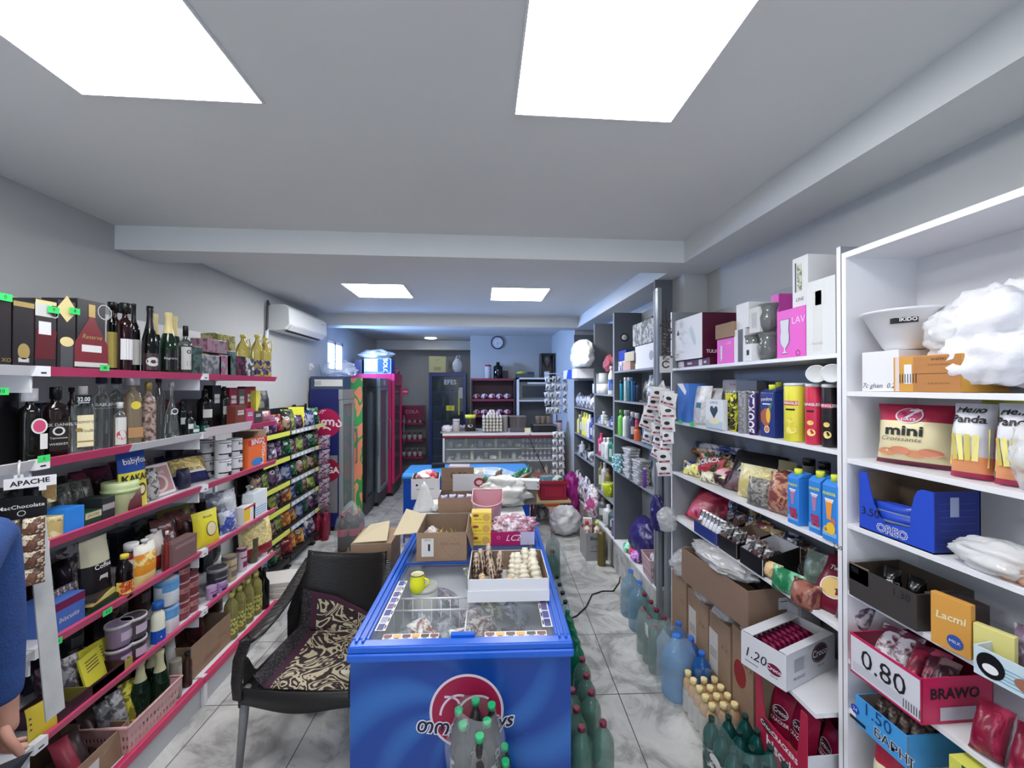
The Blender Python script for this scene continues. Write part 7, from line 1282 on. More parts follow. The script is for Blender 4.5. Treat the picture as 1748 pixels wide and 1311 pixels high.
# white oven cabinet
t = thing('oven_cabinet', 'white framed open cabinet with dark oven behind the counter', 'cabinet', (1.02, 7.85, 0))
for x in (-.36, .33): MB().box(x, x + .03, -.45, 0, 0, 2.06, WHT).build('side_panel', t)
MB().box(-.36, .36, -.45, 0, 2.03, 2.06, WHT).build('top_board', t); MB().box(-.33, .33, -.45, 0, 1.62, 1.65, M(200, 200, 202)).build('shelf', t); MB().box(-.33, .33, -.02, 0, 0, 2.03, M(96, 98, 100, .6)).build('back_panel', t)
o = MB().box(-.32, .31, -.40, -.05, 1.652, 1.98, M(110, 112, 112, .5)); o.dec(rect(.5, .22, -.02, 1.80), front(-.40), M(60, 62, 64, .2)); o.dec(rect(.34, .03, -.0, 1.96), front(-.40), WHT); solo('oven', o, 'grey oven standing inside the white framed cabinet', 'oven', (1.02, 7.85, 0))
q = pz(893, 7.7); card('tray_items', 'dark scale tray on the white cabinet top', 'tray', .34, .2, .07, M(70, 76, 80), (q + .03, 7.7, 2.062)); sack('green_packet', 'small lime green packet on the dark tray', 'packet', (.08, .05, .03), M(190, 210, 90), (q - .04, 7.68, 2.133), seed=61); card('blue_case', 'small navy case lying on the dark tray', 'case', .13, .08, .04, M(40, 56, 90), (q + .14, 7.68, 2.133))
q = pz(934, 7.6); t = thing('coffee_grinder', 'black framed coffee dispenser with clear hopper on the white cabinet', 'coffee machine', (q, 7.65, 2.062))
for a in ((-.13, -.11), (.11, .13)): MB().box(a[0], a[1], -.1, .12, 0, .42, M(60, 62, 66)).build('side_panel', t)
MB().box(-.13, .13, -.12, .12, .42, .46, BLK).build('top_cover', t); MB().box(-.11, .11, .10, .12, 0, .42, M(110, 106, 104)).build('back_panel', t); MB().lathe([(.03, .2), (.04, .24), (.08, .30), (.09, .42)], M(120, 110, 104, .1, alpha=.7), 16).build('hopper', t); MB().box(-.06, .03, -.1, 0, 0, .12, OFF).build('cup_box', t)
# ================================================================ glass counter
CRD = M(120, 20, 40, .35); xa, xb, yf_, yb_ = -.60, 1.26, 6.30, 7.05
t = thing('display_counter', 'glass fronted refrigerated counter with white and crimson top edge', 'counter', ((xa + xb) / 2, yf_, 0)); w = (xb - xa) / 2
MB().box(-w, w, 0, .75, 1.13, 1.17, [CRD, WHT, WHT, WHT, WHT, WHT]).box(-w, w, -.005, .02, 1.10, 1.135, CRD).build('countertop', t)
MB().box(-w, w, .02, .75, 0, .45, [M(196, 92, 50, .5)] * 6).build('base', t); MB().box(-w, w, -.01, .03, .42, .47, M(214, 212, 204, .4)).build('lower_trim', t)
for s in (-1, 1): MB().box(s * w - (.015 if s > 0 else 0), s * w + (0 if s > 0 else .015), .0, .75, .45, 1.13, M(214, 220, 222, .1, alpha=.5)).build('end_glass', t)
MB().add([(-w + .01, 0, .46), (w - .01, 0, .46), (w - .01, .02, 1.11), (-w + .01, .02, 1.11)], [(0, 1, 2, 3)], M(214, 226, 230, .03, alpha=.16)).build('front_glass', t)
MB().box(-w + .02, w - .02, .70, .75, .45, 1.13, M(140, 142, 146, .5)).build('back_panel', t)
for z in (.70, .90): MB().box(-w + .03, w * .45, .2, .68, z - .012, z, M(214, 216, 214, .3)).build('glass_shelf', t)
for s in (-1, 1): MB().box(s * w * .98 - .012, s * w * .98 + .012, .0, .02, .45, 1.13, WHT).build('frame_post', t)
k = 0
for z, n, X0, X1 in ((.452, 14, -.5, 1.2), (.702, 11, -.5, .65), (.902, 10, -.5, .6)):
    for i in range(n):
        x = X0 + (X1 - X0) * i / (n - 1); y = yf_ + .35 + .06 * ((i * 7) % 3); kind = (i * 5 + k) % 4; gl = 'food items inside the glass counter'; row = {.452: 'bottom', .702: 'middle', .902: 'upper'}[z]
        if kind == 0: bottle('small_bottle', 'small white and yellow bottle in the counter, %s level, %s from left' % (row, ORD[i]), 'bottle', (x, y, z), .15, .028, 'short', M(214, 214, 190, .2), grp=gl)
        elif kind == 1: card('food_pack', 'silver food pack in the counter, %s level, %s from left' % (row, ORD[i]), 'pack', .10, .12, .06, busy([(150, 156, 160), (200, 204, 204), (90, 96, 100)], 24), (x, y, z), 12 * (i % 3), gl)
        elif kind == 2: can('dairy_cup', 'grey white dairy cup in the counter, %s level, %s from left' % (row, ORD[i]), 'cup', (x, y, z), .11, .04, M(180, 184, 186, .3), grp=gl, lid=(M(120, 130, 150), .01))
        else: sack('cheese_bag', 'clear bag of pale cheese in the counter, %s level, %s from left' % (row, ORD[i]), 'bag', (.06, .06, .04), busy([(206, 206, 196), (150, 160, 150), (226, 226, 220)], 20), (x, y, z), seed=70 + i, grp=gl)
    k += 1
for i in range(8):   # yoghurt bottles at the right end
    for r_ in range(2): bottle('yoghurt_bottle', 'small pink labelled bottle at the right of the counter, %s row, %s from left' % (('lower', 'upper')[r_], ORD[i]), 'bottle', (.68 + .072 * i, yf_ + .3, .70 + .2 * r_), .15, .026, 'short', M(190, 186, 196, .3), lab=(busy([(190, 60, 110), (90, 80, 120)], 30), .3, .6, 90), grp='pink labelled yoghurt bottles')
MB().box(.62, 1.24, .2, .5, .688, .698, WHT).build('glass_shelf', t).location.x = -(xa + xb) / 2; MB().box(.62, 1.24, .2, .5, .888, .898, WHT).build('glass_shelf', t).location.x = -(xa + xb) / 2
# on the counter
ct = 1.171; Y6 = 6.5
def cxu(u): return at(u, Y=Y6)[0]
b = tray_mb(.58, .34, .025, M(150, 146, 140, .4)); solo('serving_tray', b, 'grey tray of jars at the left end of the counter', 'tray', (cxu(785), Y6, ct))
sack('sugar_bag', 'white knotted bag on the grey counter tray', 'bag', (.075, .06, .06), M(222, 218, 222, .5), (cxu(764), Y6 - .03, ct + .006), seed=81)
can('glass_jar', 'clear jar with red sweets on the counter tray', 'jar', (cxu(779), Y6 - .02, ct + .006), .20, .055, [M(190, 60, 70, .2), M(190, 60, 70, .2), M(190, 180, 176, .1), M(200, 200, 200, .1)], lid=(M(200, 196, 200), .03))
can('glass_jar', 'dark candy jar with yellow lid on the counter tray', 'jar', (cxu(803), Y6 - .02, ct + .006), .27, .085, [M(60, 54, 50, .2)] * 4, lid=(M(226, 230, 70), .05), art=lambda b, p, H, r: b.dec(ell(.04, .025, 0, .1), p, OFF, 1))
for i in range(6): sack('sweets_bag', 'red and white sweets bag behind the counter tray, %s from left' % ORD[i], 'bag', (.05, .04, .05), busy([(180, 50, 80), (226, 214, 220), (140, 30, 50)], 20), (cxu(757) + .065 * i, Y6 + .24, ct), seed=85 + i, grp='sweets bags behind the counter tray')
EGG = varied('egg_shell', (222, 214, 204), .5, .04, 30); TRY = varied('egg_tray_pulp', (150, 146, 132), .9, .06, 20)
ex = cxu(840); sp = .052
def etray():
    b = MB(); V = []; n = 24
    b.grid(lambda u, v: ((u - .5) * .32, (v - .5) * .27, .022 + .016 * math.cos(u * 12 * PI) * math.cos(v * 10 * PI) ), 36, 30, TRY); return b
t0 = None
for k in range(5):
    z = ct + .001 + .050 * k
    if t0 is None: t0 = solo('egg_tray', etray(), 'grey pulp egg tray, lowest of a stack on counter', 'egg tray', (ex, Y6, z), 0, 'stacked egg trays', solid=.003)
    else: dup(t0, (ex, Y6, z), 'grey pulp egg tray, %s of a stack on counter' % ('second from the bottom', 'middle', 'second from the top', 'topmost')[k - 1])
eg = MB().lathe([(0, 0), (.012, .003), (.020, .014), (.0225, .026), (.019, .042), (.011, .053), (.004, .0565), (0, .057)], EGG, 12)
e0 = solo('egg', eg, 'white egg sitting in the stacked grey trays on counter', 'egg', (ex - .135, Y6 - .11, ct + .02), 0, 'eggs in the stacked trays')
for k in range(5):
    rows = 5 if k == 4 else 1
    for j in range(rows):
        for i in range(6):
            if k == j == i == 0: continue
            dup(e0, (ex - .133 + .0533 * i, Y6 - .11 + .054 * j, ct + .014 + .050 * k))
for i in range(4): dup(e0, (ex - .06 + .045 * i, Y6 - .05, ct + .262))
for i in range(2): dup(e0, (ex - .03 + .05 * i, Y6 - .04, ct + .30))
can('plastic_cup', 'tall clear plastic container right of the egg trays', 'container', (cxu(862), Y6, ct), .26, .05, M(140, 136, 134, .2), lid=(M(170, 168, 164), .02))
b = MB().box(-.12, .12, -.1, .1, 0, .24, M(96, 88, 88, .15, alpha=.75), tz=1.08).box(-.135, .135, -.115, .115, .24, .255, M(120, 116, 114, .3)); solo('plastic_bin', b, 'smoky brown plastic bin with lid on the counter', 'container', (cxu(883), Y6, ct))
card('small_box', 'small cream box in front of smoky bin', 'box', .09, .06, .07, CREAM, (cxu(899), Y6 - .12, ct))
t = thing('counter_scale', 'black digital scale with silver platter edge on the counter', 'scale', (cxu(927), Y6 - .02, ct))
b = MB().box(-.19, .19, -.13, .15, 0, .10, BLK, tz=.95); [b.dec(rect(.06, .02, -.08 + .09 * k, .035), front(-.125), M(150, 152, 156), 0) for k in range(3)]; b.build('scale_body', t, bevel=.01); MB().box(-.18, .18, -.13, .14, .105, .125, M(120, 122, 124, .3, .6)).build('platter', t)
for i, x in enumerate((-.08, .0, .09)): can('round_tin', 'round brown glass jar standing on the scale, %s from left' % ORD[i], 'jar', (cxu(927) + x, Y6 + .03, ct + .126), .12, .042, M(120, 104, 96, .2), grp='round jars on the scale')
can('plastic_cup', 'jar with crimson lid right of the scale', 'jar', (cxu(953), Y6 - .05, ct), .18, .05, M(160, 150, 156, .2), lid=(M(110, 30, 50), .03))
b = MB().tube([(cxu(902), yf_ - .01, 1.16), (cxu(902) + .02, yf_ - .02, 1.0), (cxu(915), yf_ - .03, .8), (cxu(925), yf_ - .06, .6), (cxu(933), yf_ - .1, .42)], .006, BLK); solo('power_cable', b, 'black cable running down the counter front glass', 'cable')
# hanging sachet strips at the right end of the counter
SAW = busy([(226, 226, 226), (60, 60, 64), (200, 200, 204), (226, 226, 226)], 22, rough=.3)
sm = MB(); sm = bag_mb(.085, .11, .02, SAW, 3, nu=6, nv=6)
q = px(955, 640, 6.6); b = MB().tube([(-.25, 0, .02), (.25, 0, .02)], .005, WIRE); solo('wire_rail', b, 'thin wire rail holding white and black sachets', 'rail', (q[0], 6.6, q[2]))
s0 = None
for c in range(5):
    for r_ in range(5):
        loc = (q[0] - .20 + .095 * c + rnd.uniform(-.01, .01), 6.57 - .03 * (r_ % 2), q[2] - .13 - .125 * r_ + rnd.uniform(-.01, .01))
        if s0 is None: s0 = solo('hanging_sachet', sm, '', 'sachet', loc, 0, 'white and black sachets hanging over the counter'); o = s0
        else: o = dup(s0, loc)
        o['label'] = 'white and black sachet on the hanging rack, %s column, %s down' % (ORD[c], ORD[r_]); o.rotation_euler = (math.radians(rnd.uniform(-12, 12)), math.radians(rnd.uniform(-14, 14)), math.radians(rnd.uniform(-25, 25)))
q = px(956, 740, 6.2)
for c in range(2):
    for r_ in range(6): o = dup(s0, (q[0] - .06 + .10 * c, 6.22, q[2] - .08 - .118 * r_), 'white sachet in the long strip at the counter end, %s column, %s down' % (('left', 'right')[c], ORD[r_]), rz=rnd.uniform(-10, 10)); o['group'] = 'white sachets in long strips'
for i, dx in enumerate((-.06, .04)): solo('strip_cord', MB().tube([(0, 0, 0), (0, -.05, -.80)], .004, WHT, 5), 'white cord carrying the sachet strip at the counter end, ' + ('left', 'right')[i], 'cord', (q[0] + dx, 6.283, 1.15))
# stool with red crate
q = at(940, 856, Z=.36); t = thing('stool', 'low stool with worn wooden seat under the red crate', 'stool', (q[0] + .02, q[1] + .2, 0))
MB().box(-.26, .26, -.2, .2, .33, .36, M(176, 156, 110, .7)).build('seat', t, bevel=.004)
for sx in (-1, 1):
    for sy in (-1, 1): MB().tube([(sx * .22, sy * .16, .33), (sx * .24, sy * .18, 0)], .014, M(70, 40, 46, .5), 8).build('leg', t)
sx_, sy_ = q[0] + .05, q[1] + .2
b = MB(); RD = M(150, 24, 50, .4); w, d, h = .36, .28, .26
b.box(-w / 2, w / 2, -d / 2, d / 2, 0, .005, RD)
for a in ((-w / 2, w / 2, -d / 2, -d / 2 + .006), (-w / 2, w / 2, d / 2 - .006, d / 2), (-w / 2, -w / 2 + .006, -d / 2, d / 2), (w / 2 - .006, w / 2, -d / 2, d / 2)): b.box(*a, 0, h, RD)
b.box(-w / 2 - .012, w / 2 + .012, -d / 2 - .012, -d / 2 + .002, h - .04, h, RD); b.dec(rect(.28, .16, 0, .11), front(-d / 2), M(120, 18, 40)); b.dec(rect(.25, .13, 0, .11), front(-d / 2), M(150, 24, 50), 1)
solo('plastic_crate', b, 'red plastic crate standing on the low stool', 'crate', (sx_, sy_, .361))
card('carton', 'white and teal pack lying in the red crate', 'pack', .17, .12, .08, busy([(220, 224, 226), (120, 160, 170)], 14), (sx_ - .07, sy_, .361 + .22), 20); sack('green_bag', 'bluish green packet in the red crate', 'packet', (.09, .08, .06), busy([(130, 170, 176), (200, 206, 200), (90, 120, 90)], 14), (sx_ + .08, sy_, .361 + .20), seed=91)
card('dark_sheet', 'dark folded sheet over the back of the red crate', 'sheet', .3, .1, .02, M(50, 52, 56), (sx_ + .03, sy_ + .07, .361 + .262))
q = at(928, 885, Z=.0); sack('grey_sack', 'grey white patterned sack on the floor under the stool', 'sack', (.12, .12, .12), busy([(160, 156, 158), (90, 84, 88), (190, 188, 188)], 8), (q[0] - .06, q[1] - .0, 0.001), seed=92)
# bags on floor at the far right
q = at(963, 912, Z=0); sack('rubbish_bag', 'whitish translucent rubbish bag on the floor tiles', 'plastic bag', (.19, .18, .19), M(206, 206, 208, .4, alpha=.9, bump=.5, bs=14), (q[0] + .02, q[1] + .06, .001), seed=93, amp=.25)
q = at(985, 890, Z=0); b = blob_mb(.14, .15, .36, M(150, 30, 120, .4, bump=.6, bs=12), 94, .3); solo('plastic_sack', b, 'tall magenta plastic sack leaning by the grey shelving', 'sack', (q[0] - .05, 5.75, .001))
q = at(1008, 957, Z=0); X_, Y_ = 1.235, q[1] + .11
b = tray_mb(.2, .28, .30, M(150, 150, 150, .7), M(120, 118, 116)); b.dec(txt('Bionto', .055, 0.02, .24, bold=.02), front(-.14), INK); b.dec(txt('[] ** ! !', .03, .0, .15), front(-.14), INK); b.dec(rect(.12, .004, .0, .10), front(-.14), INK)
solo('open_carton', b, 'grey open carton lettered Bionto on the floor', 'carton', (X_ , Y_ + .03, .001))
b.V = b.V
for i, (dx, dy, rz) in enumerate([(-.05, -.06, 20), (.04, -.08, -10)]):
    bottle('detergent_bottle', 'white and yellow cleaner bottle in the grey Bionto carton, ' + ('left', 'right')[i], 'bottle', (X_ + dx, Y_ + .03 + dy, .13), .26, .034, 'short', M(220, 214, 190, .3), cap=(M(220, 60, 50) if i == 0 else M(226, 216, 80), .04, .02), lab=(busy([(226, 206, 80), (200, 60, 60), (226, 226, 226)], 30), .2, .7, 100), rx=-8, rz=rz, grp='yellow cleaner bottles')
card('soap_box', 'white and red powder pack lettered sil in the Bionto carton', 'pack', .10, .05, .2, M(220, 214, 216), (X_ - .03, Y_ + .10, .20), -10, None, lambda b: b.dec(txt('Persil', .05, .0, .12, bold=.02), front(-.025), M(190, 40, 60)))
q = at(1031, 966, Z=0); can('metal_flask', 'tall olive bronze cylinder standing on the floor by the plinth', 'flask', (q[0] - .02, q[1] + .03, .001), .36, .043, M(110, 98, 56, .3, .4), prof=[(0, 0), (.04, 0), (.043, .006), (.043, .33), (.036, .35), (.015, .36), (0, .36)])
b = MB(); P = [at(*a, Z=.006) for a in ((930, 1062), (960, 1060), (984, 1050), (1000, 1035), (1010, 1014), (1028, 1008), (1046, 1008), (1056, 994), (1060, 975))]; P += [(1.36, P[-1][1] + .1, .02), (1.365, P[-1][1] + .1, .3)]
b.tube(P, .006, BLK, 6); solo('floor_cable', b, 'thin dark cable winding across the floor tiles', 'cable')
# ================================================================ bottles and cartons on the floor
def pet(label, x, y, m, capm, H=.33, r=.05, grp=None, name='plastic_bottle', style='pet', lab=None, z=0.001, **k):
    return bottle(name, label, 'bottle', (x, y, z), H, r, style, m, cap=(capm, .02, r * .33 if r < .06 else .022), lab=lab, grp=grp, **k)
PG = M(84, 124, 110, .08, alpha=.55); PGd = M(20, 120, 84, .08, alpha=.75); MAC = M(110, 24, 50, .4)
# right of the blue freezer
p0 = pet('greenish water bottle with maroon cap beside freezer front, nearest right', .567, 1.86, PG, MAC, r=.052, grp='greenish water bottles beside the freezer')
for x, y, lb in ((.460, 1.84, 'nearest left'), (.563, 2.05, 'second right'), (.57, 2.17, 'third right'), (.462, 1.95, 'second left'), (.468, 2.07, 'third left'), (.58, 2.30, 'fourth right')):
    dup(p0, (x, y, .001), 'greenish water bottle with maroon cap beside freezer front, ' + lb)
p1 = pet('bright green soda bottle in the row along the freezer, nearest', .585, 2.46, PGd, PGd, r=.05, grp='bright green soda bottles')
for i in range(3): dup(p1, (.59 + .004 * i, 2.57 + .11 * i, .001), 'bright green soda bottle in the row along the freezer, ' + ('second', 'third', 'farthest')[i])
p2 = pet('clear water bottle in the row along the freezer, nearest', .61, 2.92, PETC, BLK, r=.052, grp='clear water bottles along freezer')
for i in range(3): dup(p2, (.615 + .004 * i, 3.05 + .13 * i, .001), 'clear water bottle in the row along the freezer, ' + ('second', 'third', 'farthest')[i])
q = at(940, 962, Z=0)
for i in range(4): pet('large green tinted bottle past the freezer, %s' % ('nearest', 'second', 'third', 'farthest')[i], .66 + .03 * i, 3.75 + .16 * i, PG, MAC, H=.36, r=.075, grp='large green tinted bottles', style='jug')
b = MB().lathe([(.14, 0), (.15, .2), (.13, .32), (.06, .37)], FILMT, 16, sx=.9, sy=1.8); solo('plastic_film', b, 'clear shrink film around the large green tinted bottles', 'plastic film', (.71, 3.98, .001), -8)
# pack of bottles in front of the freezer, on a carton
card('cardboard_carton', 'carton on the floor in front of the freezer carrying the wrapped bottles', 'carton', .30, .24, .375, CARD, (-.01, 1.455, .001), 0)
GC = M(30, 160, 100, .35)
b0 = None
for i, (x, y) in enumerate([(-.083, 1.50), (-.022, 1.525), (.038, 1.515), (.020, 1.455), (-.006, 1.40), (-.065, 1.435)]):
    lb = ['left rear', 'middle rear', 'right rear', 'right middle', 'front', 'left front'][i]
    bottle('soda_bottle', 'dark soda bottle with green cap in shrink wrap, ' + lb, 'bottle', (x, y, .377), .335, .0305, 'pet', M(52, 48, 46, .1, tr=.3), cap=(GC, .018, .0155), lab=(busy([(30, 28, 30), (190, 190, 190), (20, 20, 22)], 50), .25, .58, 150), grp='green capped soda bottles in shrink wrap', rx=[0, -3, 0, 2, 3, 0][i])
for i, (x, y) in enumerate([(.085, 1.49), (.085, 1.43)]): bottle('soda_bottle', 'smaller green capped bottle right of the wrapped pack, ' + ('rear', 'front')[i], 'bottle', (x, y, .377), .20, .024, 'pet', M(52, 48, 46, .1, tr=.3), cap=(GC, .018, .014), grp='smaller green capped bottles')
b = MB()
def wr(u, v):
    a = 2 * PI * u; zz = v * .37; n_ = noise.noise(Vector((math.cos(a) * 1.6, math.sin(a) * 1.6, v * 4))); k = (1 if v < .7 else 1 - (v - .7) * 1.3)
    return (-.02 + (.105 * k + .012 * n_) * math.cos(a), 1.465 + (.098 * k + .012 * n_) * math.sin(a), .379 + zz + .012 * n_ + .02 * math.cos(a) * (v > .8) * -1)
b.grid(wr, 30, 14, film(225, 228, 230, .16)); solo('shrink_film', b, 'clear shrink film around the green capped soda bottles', 'plastic film')
# along the right shelving
BW = 'large water bottles with blue caps'
JB = M(110, 150, 175, .08, alpha=.5)
for i, (x, y) in enumerate([(1.24, 3.30), (1.235, 3.10)]): pet('pale blue five litre water bottle with blue cap, ' + ('farthest', 'second farthest')[i], x, y, JB, M(40, 100, 200), H=.36, r=.082, style='jug', grp=BW)
PG2 = M(90, 128, 122, .08, alpha=.5)
for i in range(4): pet('greenish bottle with maroon cap by the cartons, ' + ('farthest', 'second', 'third', 'nearest')[i], 1.22 + .006 * (i % 2), 2.96 - .105 * i, PG2, MAC, H=.34, r=.05, grp='greenish bottles by the cartons')
for i in range(3):
    for j in range(2): pet('greenish bottle in the shrink wrapped pack on the floor, %s row %s' % (('right', 'left')[j], ('far', 'middle', 'near')[i]), 1.255 - .10 * j, 2.84 - .10 * i - .02, PG2, MAC, H=.31, r=.048, grp='bottles in the shrink wrapped pack') if j else None
b = MB()
def pk(x0, x1, y0, y1, h, seed):
    cx_, cy_, w_, d_ = (x0 + x1) / 2, (y0 + y1) / 2, (x1 - x0) / 2, (y1 - y0) / 2
    def f(u, v):
        a = 2 * PI * u; c, s_ = math.cos(a), math.sin(a); k = 1 / (abs(c) ** 4 + abs(s_) ** 4) ** .25; n_ = noise.noise(Vector((c * 3 + seed, s_ * 3, v * 5))); kk = 1 if v < .75 else 1 - (v - .75) * 1.4
        return (cx_ + (w_ * k * kk + .01 * n_) * c, cy_ + (d_ * k * kk + .01 * n_) * s_, .002 + v * h + .01 * n_ * v)
    return f
b.grid(pk(1.09, 1.30, 2.55, 2.86, .35, 3), 28, 10, FILMT); b.add([(1.098, 2.60, .24), (1.098, 2.65, .24), (1.096, 2.65, .32), (1.096, 2.60, .32)], [(0, 1, 2, 3)], OFF)
solo('shrink_film', b, 'clear shrink film with white sticker around greenish bottles', 'plastic film')
JB2 = M(80, 140, 190, .08, alpha=.55)
pet('blue wrapped five litre water jug standing in front', 1.20, 2.42, JB2, M(50, 120, 220), H=.36, r=.09, style='jug', grp=BW)
for i, (x, y) in enumerate([(1.335, 2.60), (1.335, 2.44), (1.325, 2.30)]): pet('deep blue water bottle behind the wrapped jug, ' + ('far', 'middle', 'near')[i], x - .03, y, M(30, 90, 160, .08, alpha=.7), M(40, 100, 200), H=.33, r=.055, grp='deep blue water bottles')
b = MB().grid(pk(1.10, 1.30, 2.32, 2.53, .38, 9), 24, 10, film(200, 220, 240, .22)); solo('plastic_film', b, 'thin clear film around the blue five litre jug', 'plastic film')
BE = M(226, 184, 136, .2, tr=.3); BC = M(222, 206, 150, .45)
for i in range(5):
    for j in range(3): bottle('beige_bottle', 'small beige drink bottle with cream cap, %s column, %s row from the far end' % (('left', 'middle', 'right')[j], ORD[i]), 'bottle', (1.205 + .062 * j, 2.29 - .062 * i, .001), .225, .029, 'pet', [BE, BE, BE, M(200, 196, 190, .3), M(200, 196, 190, .3), BE], cap=(BC, .03, .018), lab=(M(196, 192, 188, .35), .05, .6, 175), grp='small beige drink bottles')
b = MB().grid(pk(1.165, 1.372, 2.0, 2.33, .21, 5), 26, 8, FILMT); solo('shrink_film', b, 'clear shrink film around the beige drink bottles', 'plastic film')
GT = M(12, 70, 66, .12, alpha=.85)
for i in range(4):
    for j in range(3): bottle('green_bottle', 'dark green water bottle in film, %s column, %s row from the far end' % (('left', 'middle', 'right')[j], ORD[i]), 'bottle', (1.10 + .085 * j, 1.87 - .085 * i, .001), .31, .04, 'pet', GT, cap=(M(16, 50, 48), .02, .014), lab=(busy([(20, 80, 76), (200, 206, 200), (20, 60, 60)], 14), .35, .6, 120), grp='dark green water bottles in film')
b = MB().grid(pk(1.052, 1.318, 1.565, 1.92, .345, 7), 26, 10, film(170, 200, 196, .1)); b.dec(ell(.06, .05, 1.74, .19), lambda x, z, l=0: (1.047, x, z), OFF); b.dec(txt('BORJOMI', .028, -1.74, .19, bold=.02), lambda x, z, l=0: (1.045, -x, z), INK)
solo('shrink_film', b, 'greenish shrink film with oval label around dark green bottles', 'plastic film')
# cartons standing on the floor below the fourth shelf
CL = M(196, 190, 184, .6)
for i, (y0, y1, h) in enumerate([(2.62, 2.835, .58), (2.36, 2.61, .56), (2.14, 2.35, .56), (1.95, 2.13, .60)]):
    b = MB().cbox(y1 - y0 - .008, .28, h, CARD)
    if i in (1, 2): b.dec(rect(.09, .24, -.06, h * .6), front(-.14), CL); [b.dec(rect(.07, .004, -.06, h * .62 - .014 * k), front(-.14), INK, 1) for k in range(4)]
    b.dec(txt('^ ^', .05, .05, h * .72), front(-.14), M(90, 70, 56), 1); b.dec(txt('. :.', .04, .06, h * .3), front(-.14), M(70, 54, 44), 1)
    if i == 3: b.dec(ell(.05, .07, -.02, h * .62), front(-.14), M(140, 30, 40), 1)
    solo('cardboard_carton', b, 'tall brown carton on the floor under the shelves, ' + ('farthest', 'second from the far end', 'third from the far end', 'nearest, red oval mark')[i], 'carton', (1.36 + .15, (y0 + y1) / 2, .001), -90, 'tall cartons under the shelves', bevel=.002)
for i, (x, y, z, r) in enumerate([(1.44, 2.74, .585, (.12, .12, .10)), (1.43, 2.44, .565, (.09, .11, .07)), (1.42, 2.23, .565, (.08, .09, .07)), (1.42, 2.0, .605, (.07, .07, .06))]):
    sack('plastic_film', 'crumpled clear bag bulging from the top of carton, ' + ('farthest', 'second', 'third', 'nearest')[i], 'plastic bag', r, film(214, 214, 214, .55), (x, y, z), seed=101 + i, amp=.26, f=2.4, grp='crumpled clear bags on cartons')
b = tray_mb(.56, .27, .20, M(128, 104, 88, .85), CARDI); b.dec(rect(.12, .06, .10, .12), side(.28), M(190, 190, 192)); b.dec(rect(.10, .004, .10, .13), side(.28), INK, 1)
solo('open_carton', b, 'long open brown carton lying on the tall cartons', 'carton', (1.43, 2.22, .678), -84, bevel=.002)
sack('plastic_film', 'crumpled clear film spilling over the long open carton', 'plastic bag', (.10, .24, .05), film(206, 206, 206, .6), (1.39, 2.24, .86), seed=107, amp=.28, f=3)
for i in range(3): bag('black_packet', 'black packet lying inside long open carton, %s from the far end' % ORD[i], 'packet', .12, .14, .04, M(26, 22, 24, .3), (1.48, 2.40 - .14 * i, .80), -80, 'black packets in the long carton', -50, seed=110 + i)
card('carton', 'grey white box with blue label behind the long carton', 'box', .14, .1, .24, M(150, 148, 150, .6), (1.60, 1.93, .62), -90, None, lambda b: (b.dec(rect(.1, .1, 0, .14), front(-.05), M(176, 180, 190)), b.dec(rect(.12, .03, 0, .05), front(-.05), INK, 1)))
sack('plastic_film', 'clear torn bag hanging from the fourth shelf at its far end', 'plastic bag', (.06, .07, .09), film(210, 212, 212, .5), (1.335, 2.83, .86), seed=112, amp=.26, f=2.4)
# white Croco carton and crimson display box
b = MB().box(-.19, .17, -.17, .15, 0, .018, WSH); solo('shelf_board', b, 'short white board under the white biscuit carton', 'shelf board', (1.49, 1.66, .604), 0)
CW = M(206, 206, 212, .5); MRN = M(110, 22, 60, .4)
w, d, h = .36, .20, .15
t = thing('biscuit_carton', 'white open biscuit carton lettered Croco and marked 1.20', 'carton', (1.40, 1.76, .6235), 21)
b = tray_mb(w, d, h, CW, CW); b.dec(ell(.06, .042, .06, .10), front(-d / 2), M(60, 24, 44)); b.dec(ring(.98, 1.0, 0, 0), lambda x, z, l=0: (.06 + x * .054, -d / 2 - .0015, .10 + z * .037), WHT); b.dec(txt('Croco', .042, .06, .10, bold=.02), front(-d / 2), WHT, 2); b.dec(txt('biscuit', .018, .07, .045), front(-d / 2), INK); [b.dec(rect(.07, .003, -.09, .115 - .007 * k), front(-d / 2), M(120, 120, 130)) for k in range(8)]; b.dec(txt('PRODUCE', .018, -.09, .035), front(-d / 2), INK)
ml = lambda y, z, l=0: (-w / 2 - .0008 - l * .0004, -y, z)
b.dec(txt('1.20', .06, -.035, .07, shear=.2), ml, INK, 2); b.dec(ell(.032, .022, .05, .062), ml, MRN, 1); b.dec(txt('Croco', .024, .05, .062, bold=.02), ml, WHT, 3); b.dec(rect(.06, .003, -.05, .03), ml, INK, 1); b.dec(txt('biscuit', .012, .05, .032), ml, INK, 1)
b.box(-w / 2 + .01, w / 2 - .01, d / 2 - .05, d / 2, h - .002, h + .002, CW); b.box(-w / 2 + .01, w / 2 - .01, -d / 2, -d / 2 + .035, h - .002, h + .002, CW); b.build('box_body', t)
for i in range(9):
    a = math.radians(21); lx = -.14 + .034 * i; q = (1.40 + lx * math.cos(a), 1.76 + lx * math.sin(a))
    bag('biscuit_bag', 'crimson biscuit pouch upright in the white Croco carton, %s from left' % ORD[i], 'packet', .12, .135, .03, busy([(110, 20, 56), (150, 50, 90), (80, 14, 40)], 18, rough=.2), (q[0], q[1], .632), 21 + 84, 'crimson pouches in the white carton', -10, seed=120 + i)
w, d, h = .30, .34, .36; RDM = M(170, 30, 66, .4)
t = thing('display_box', 'crimson display box of biscuit bags under the white board', 'box', (1.45, 1.66, .24), -90)
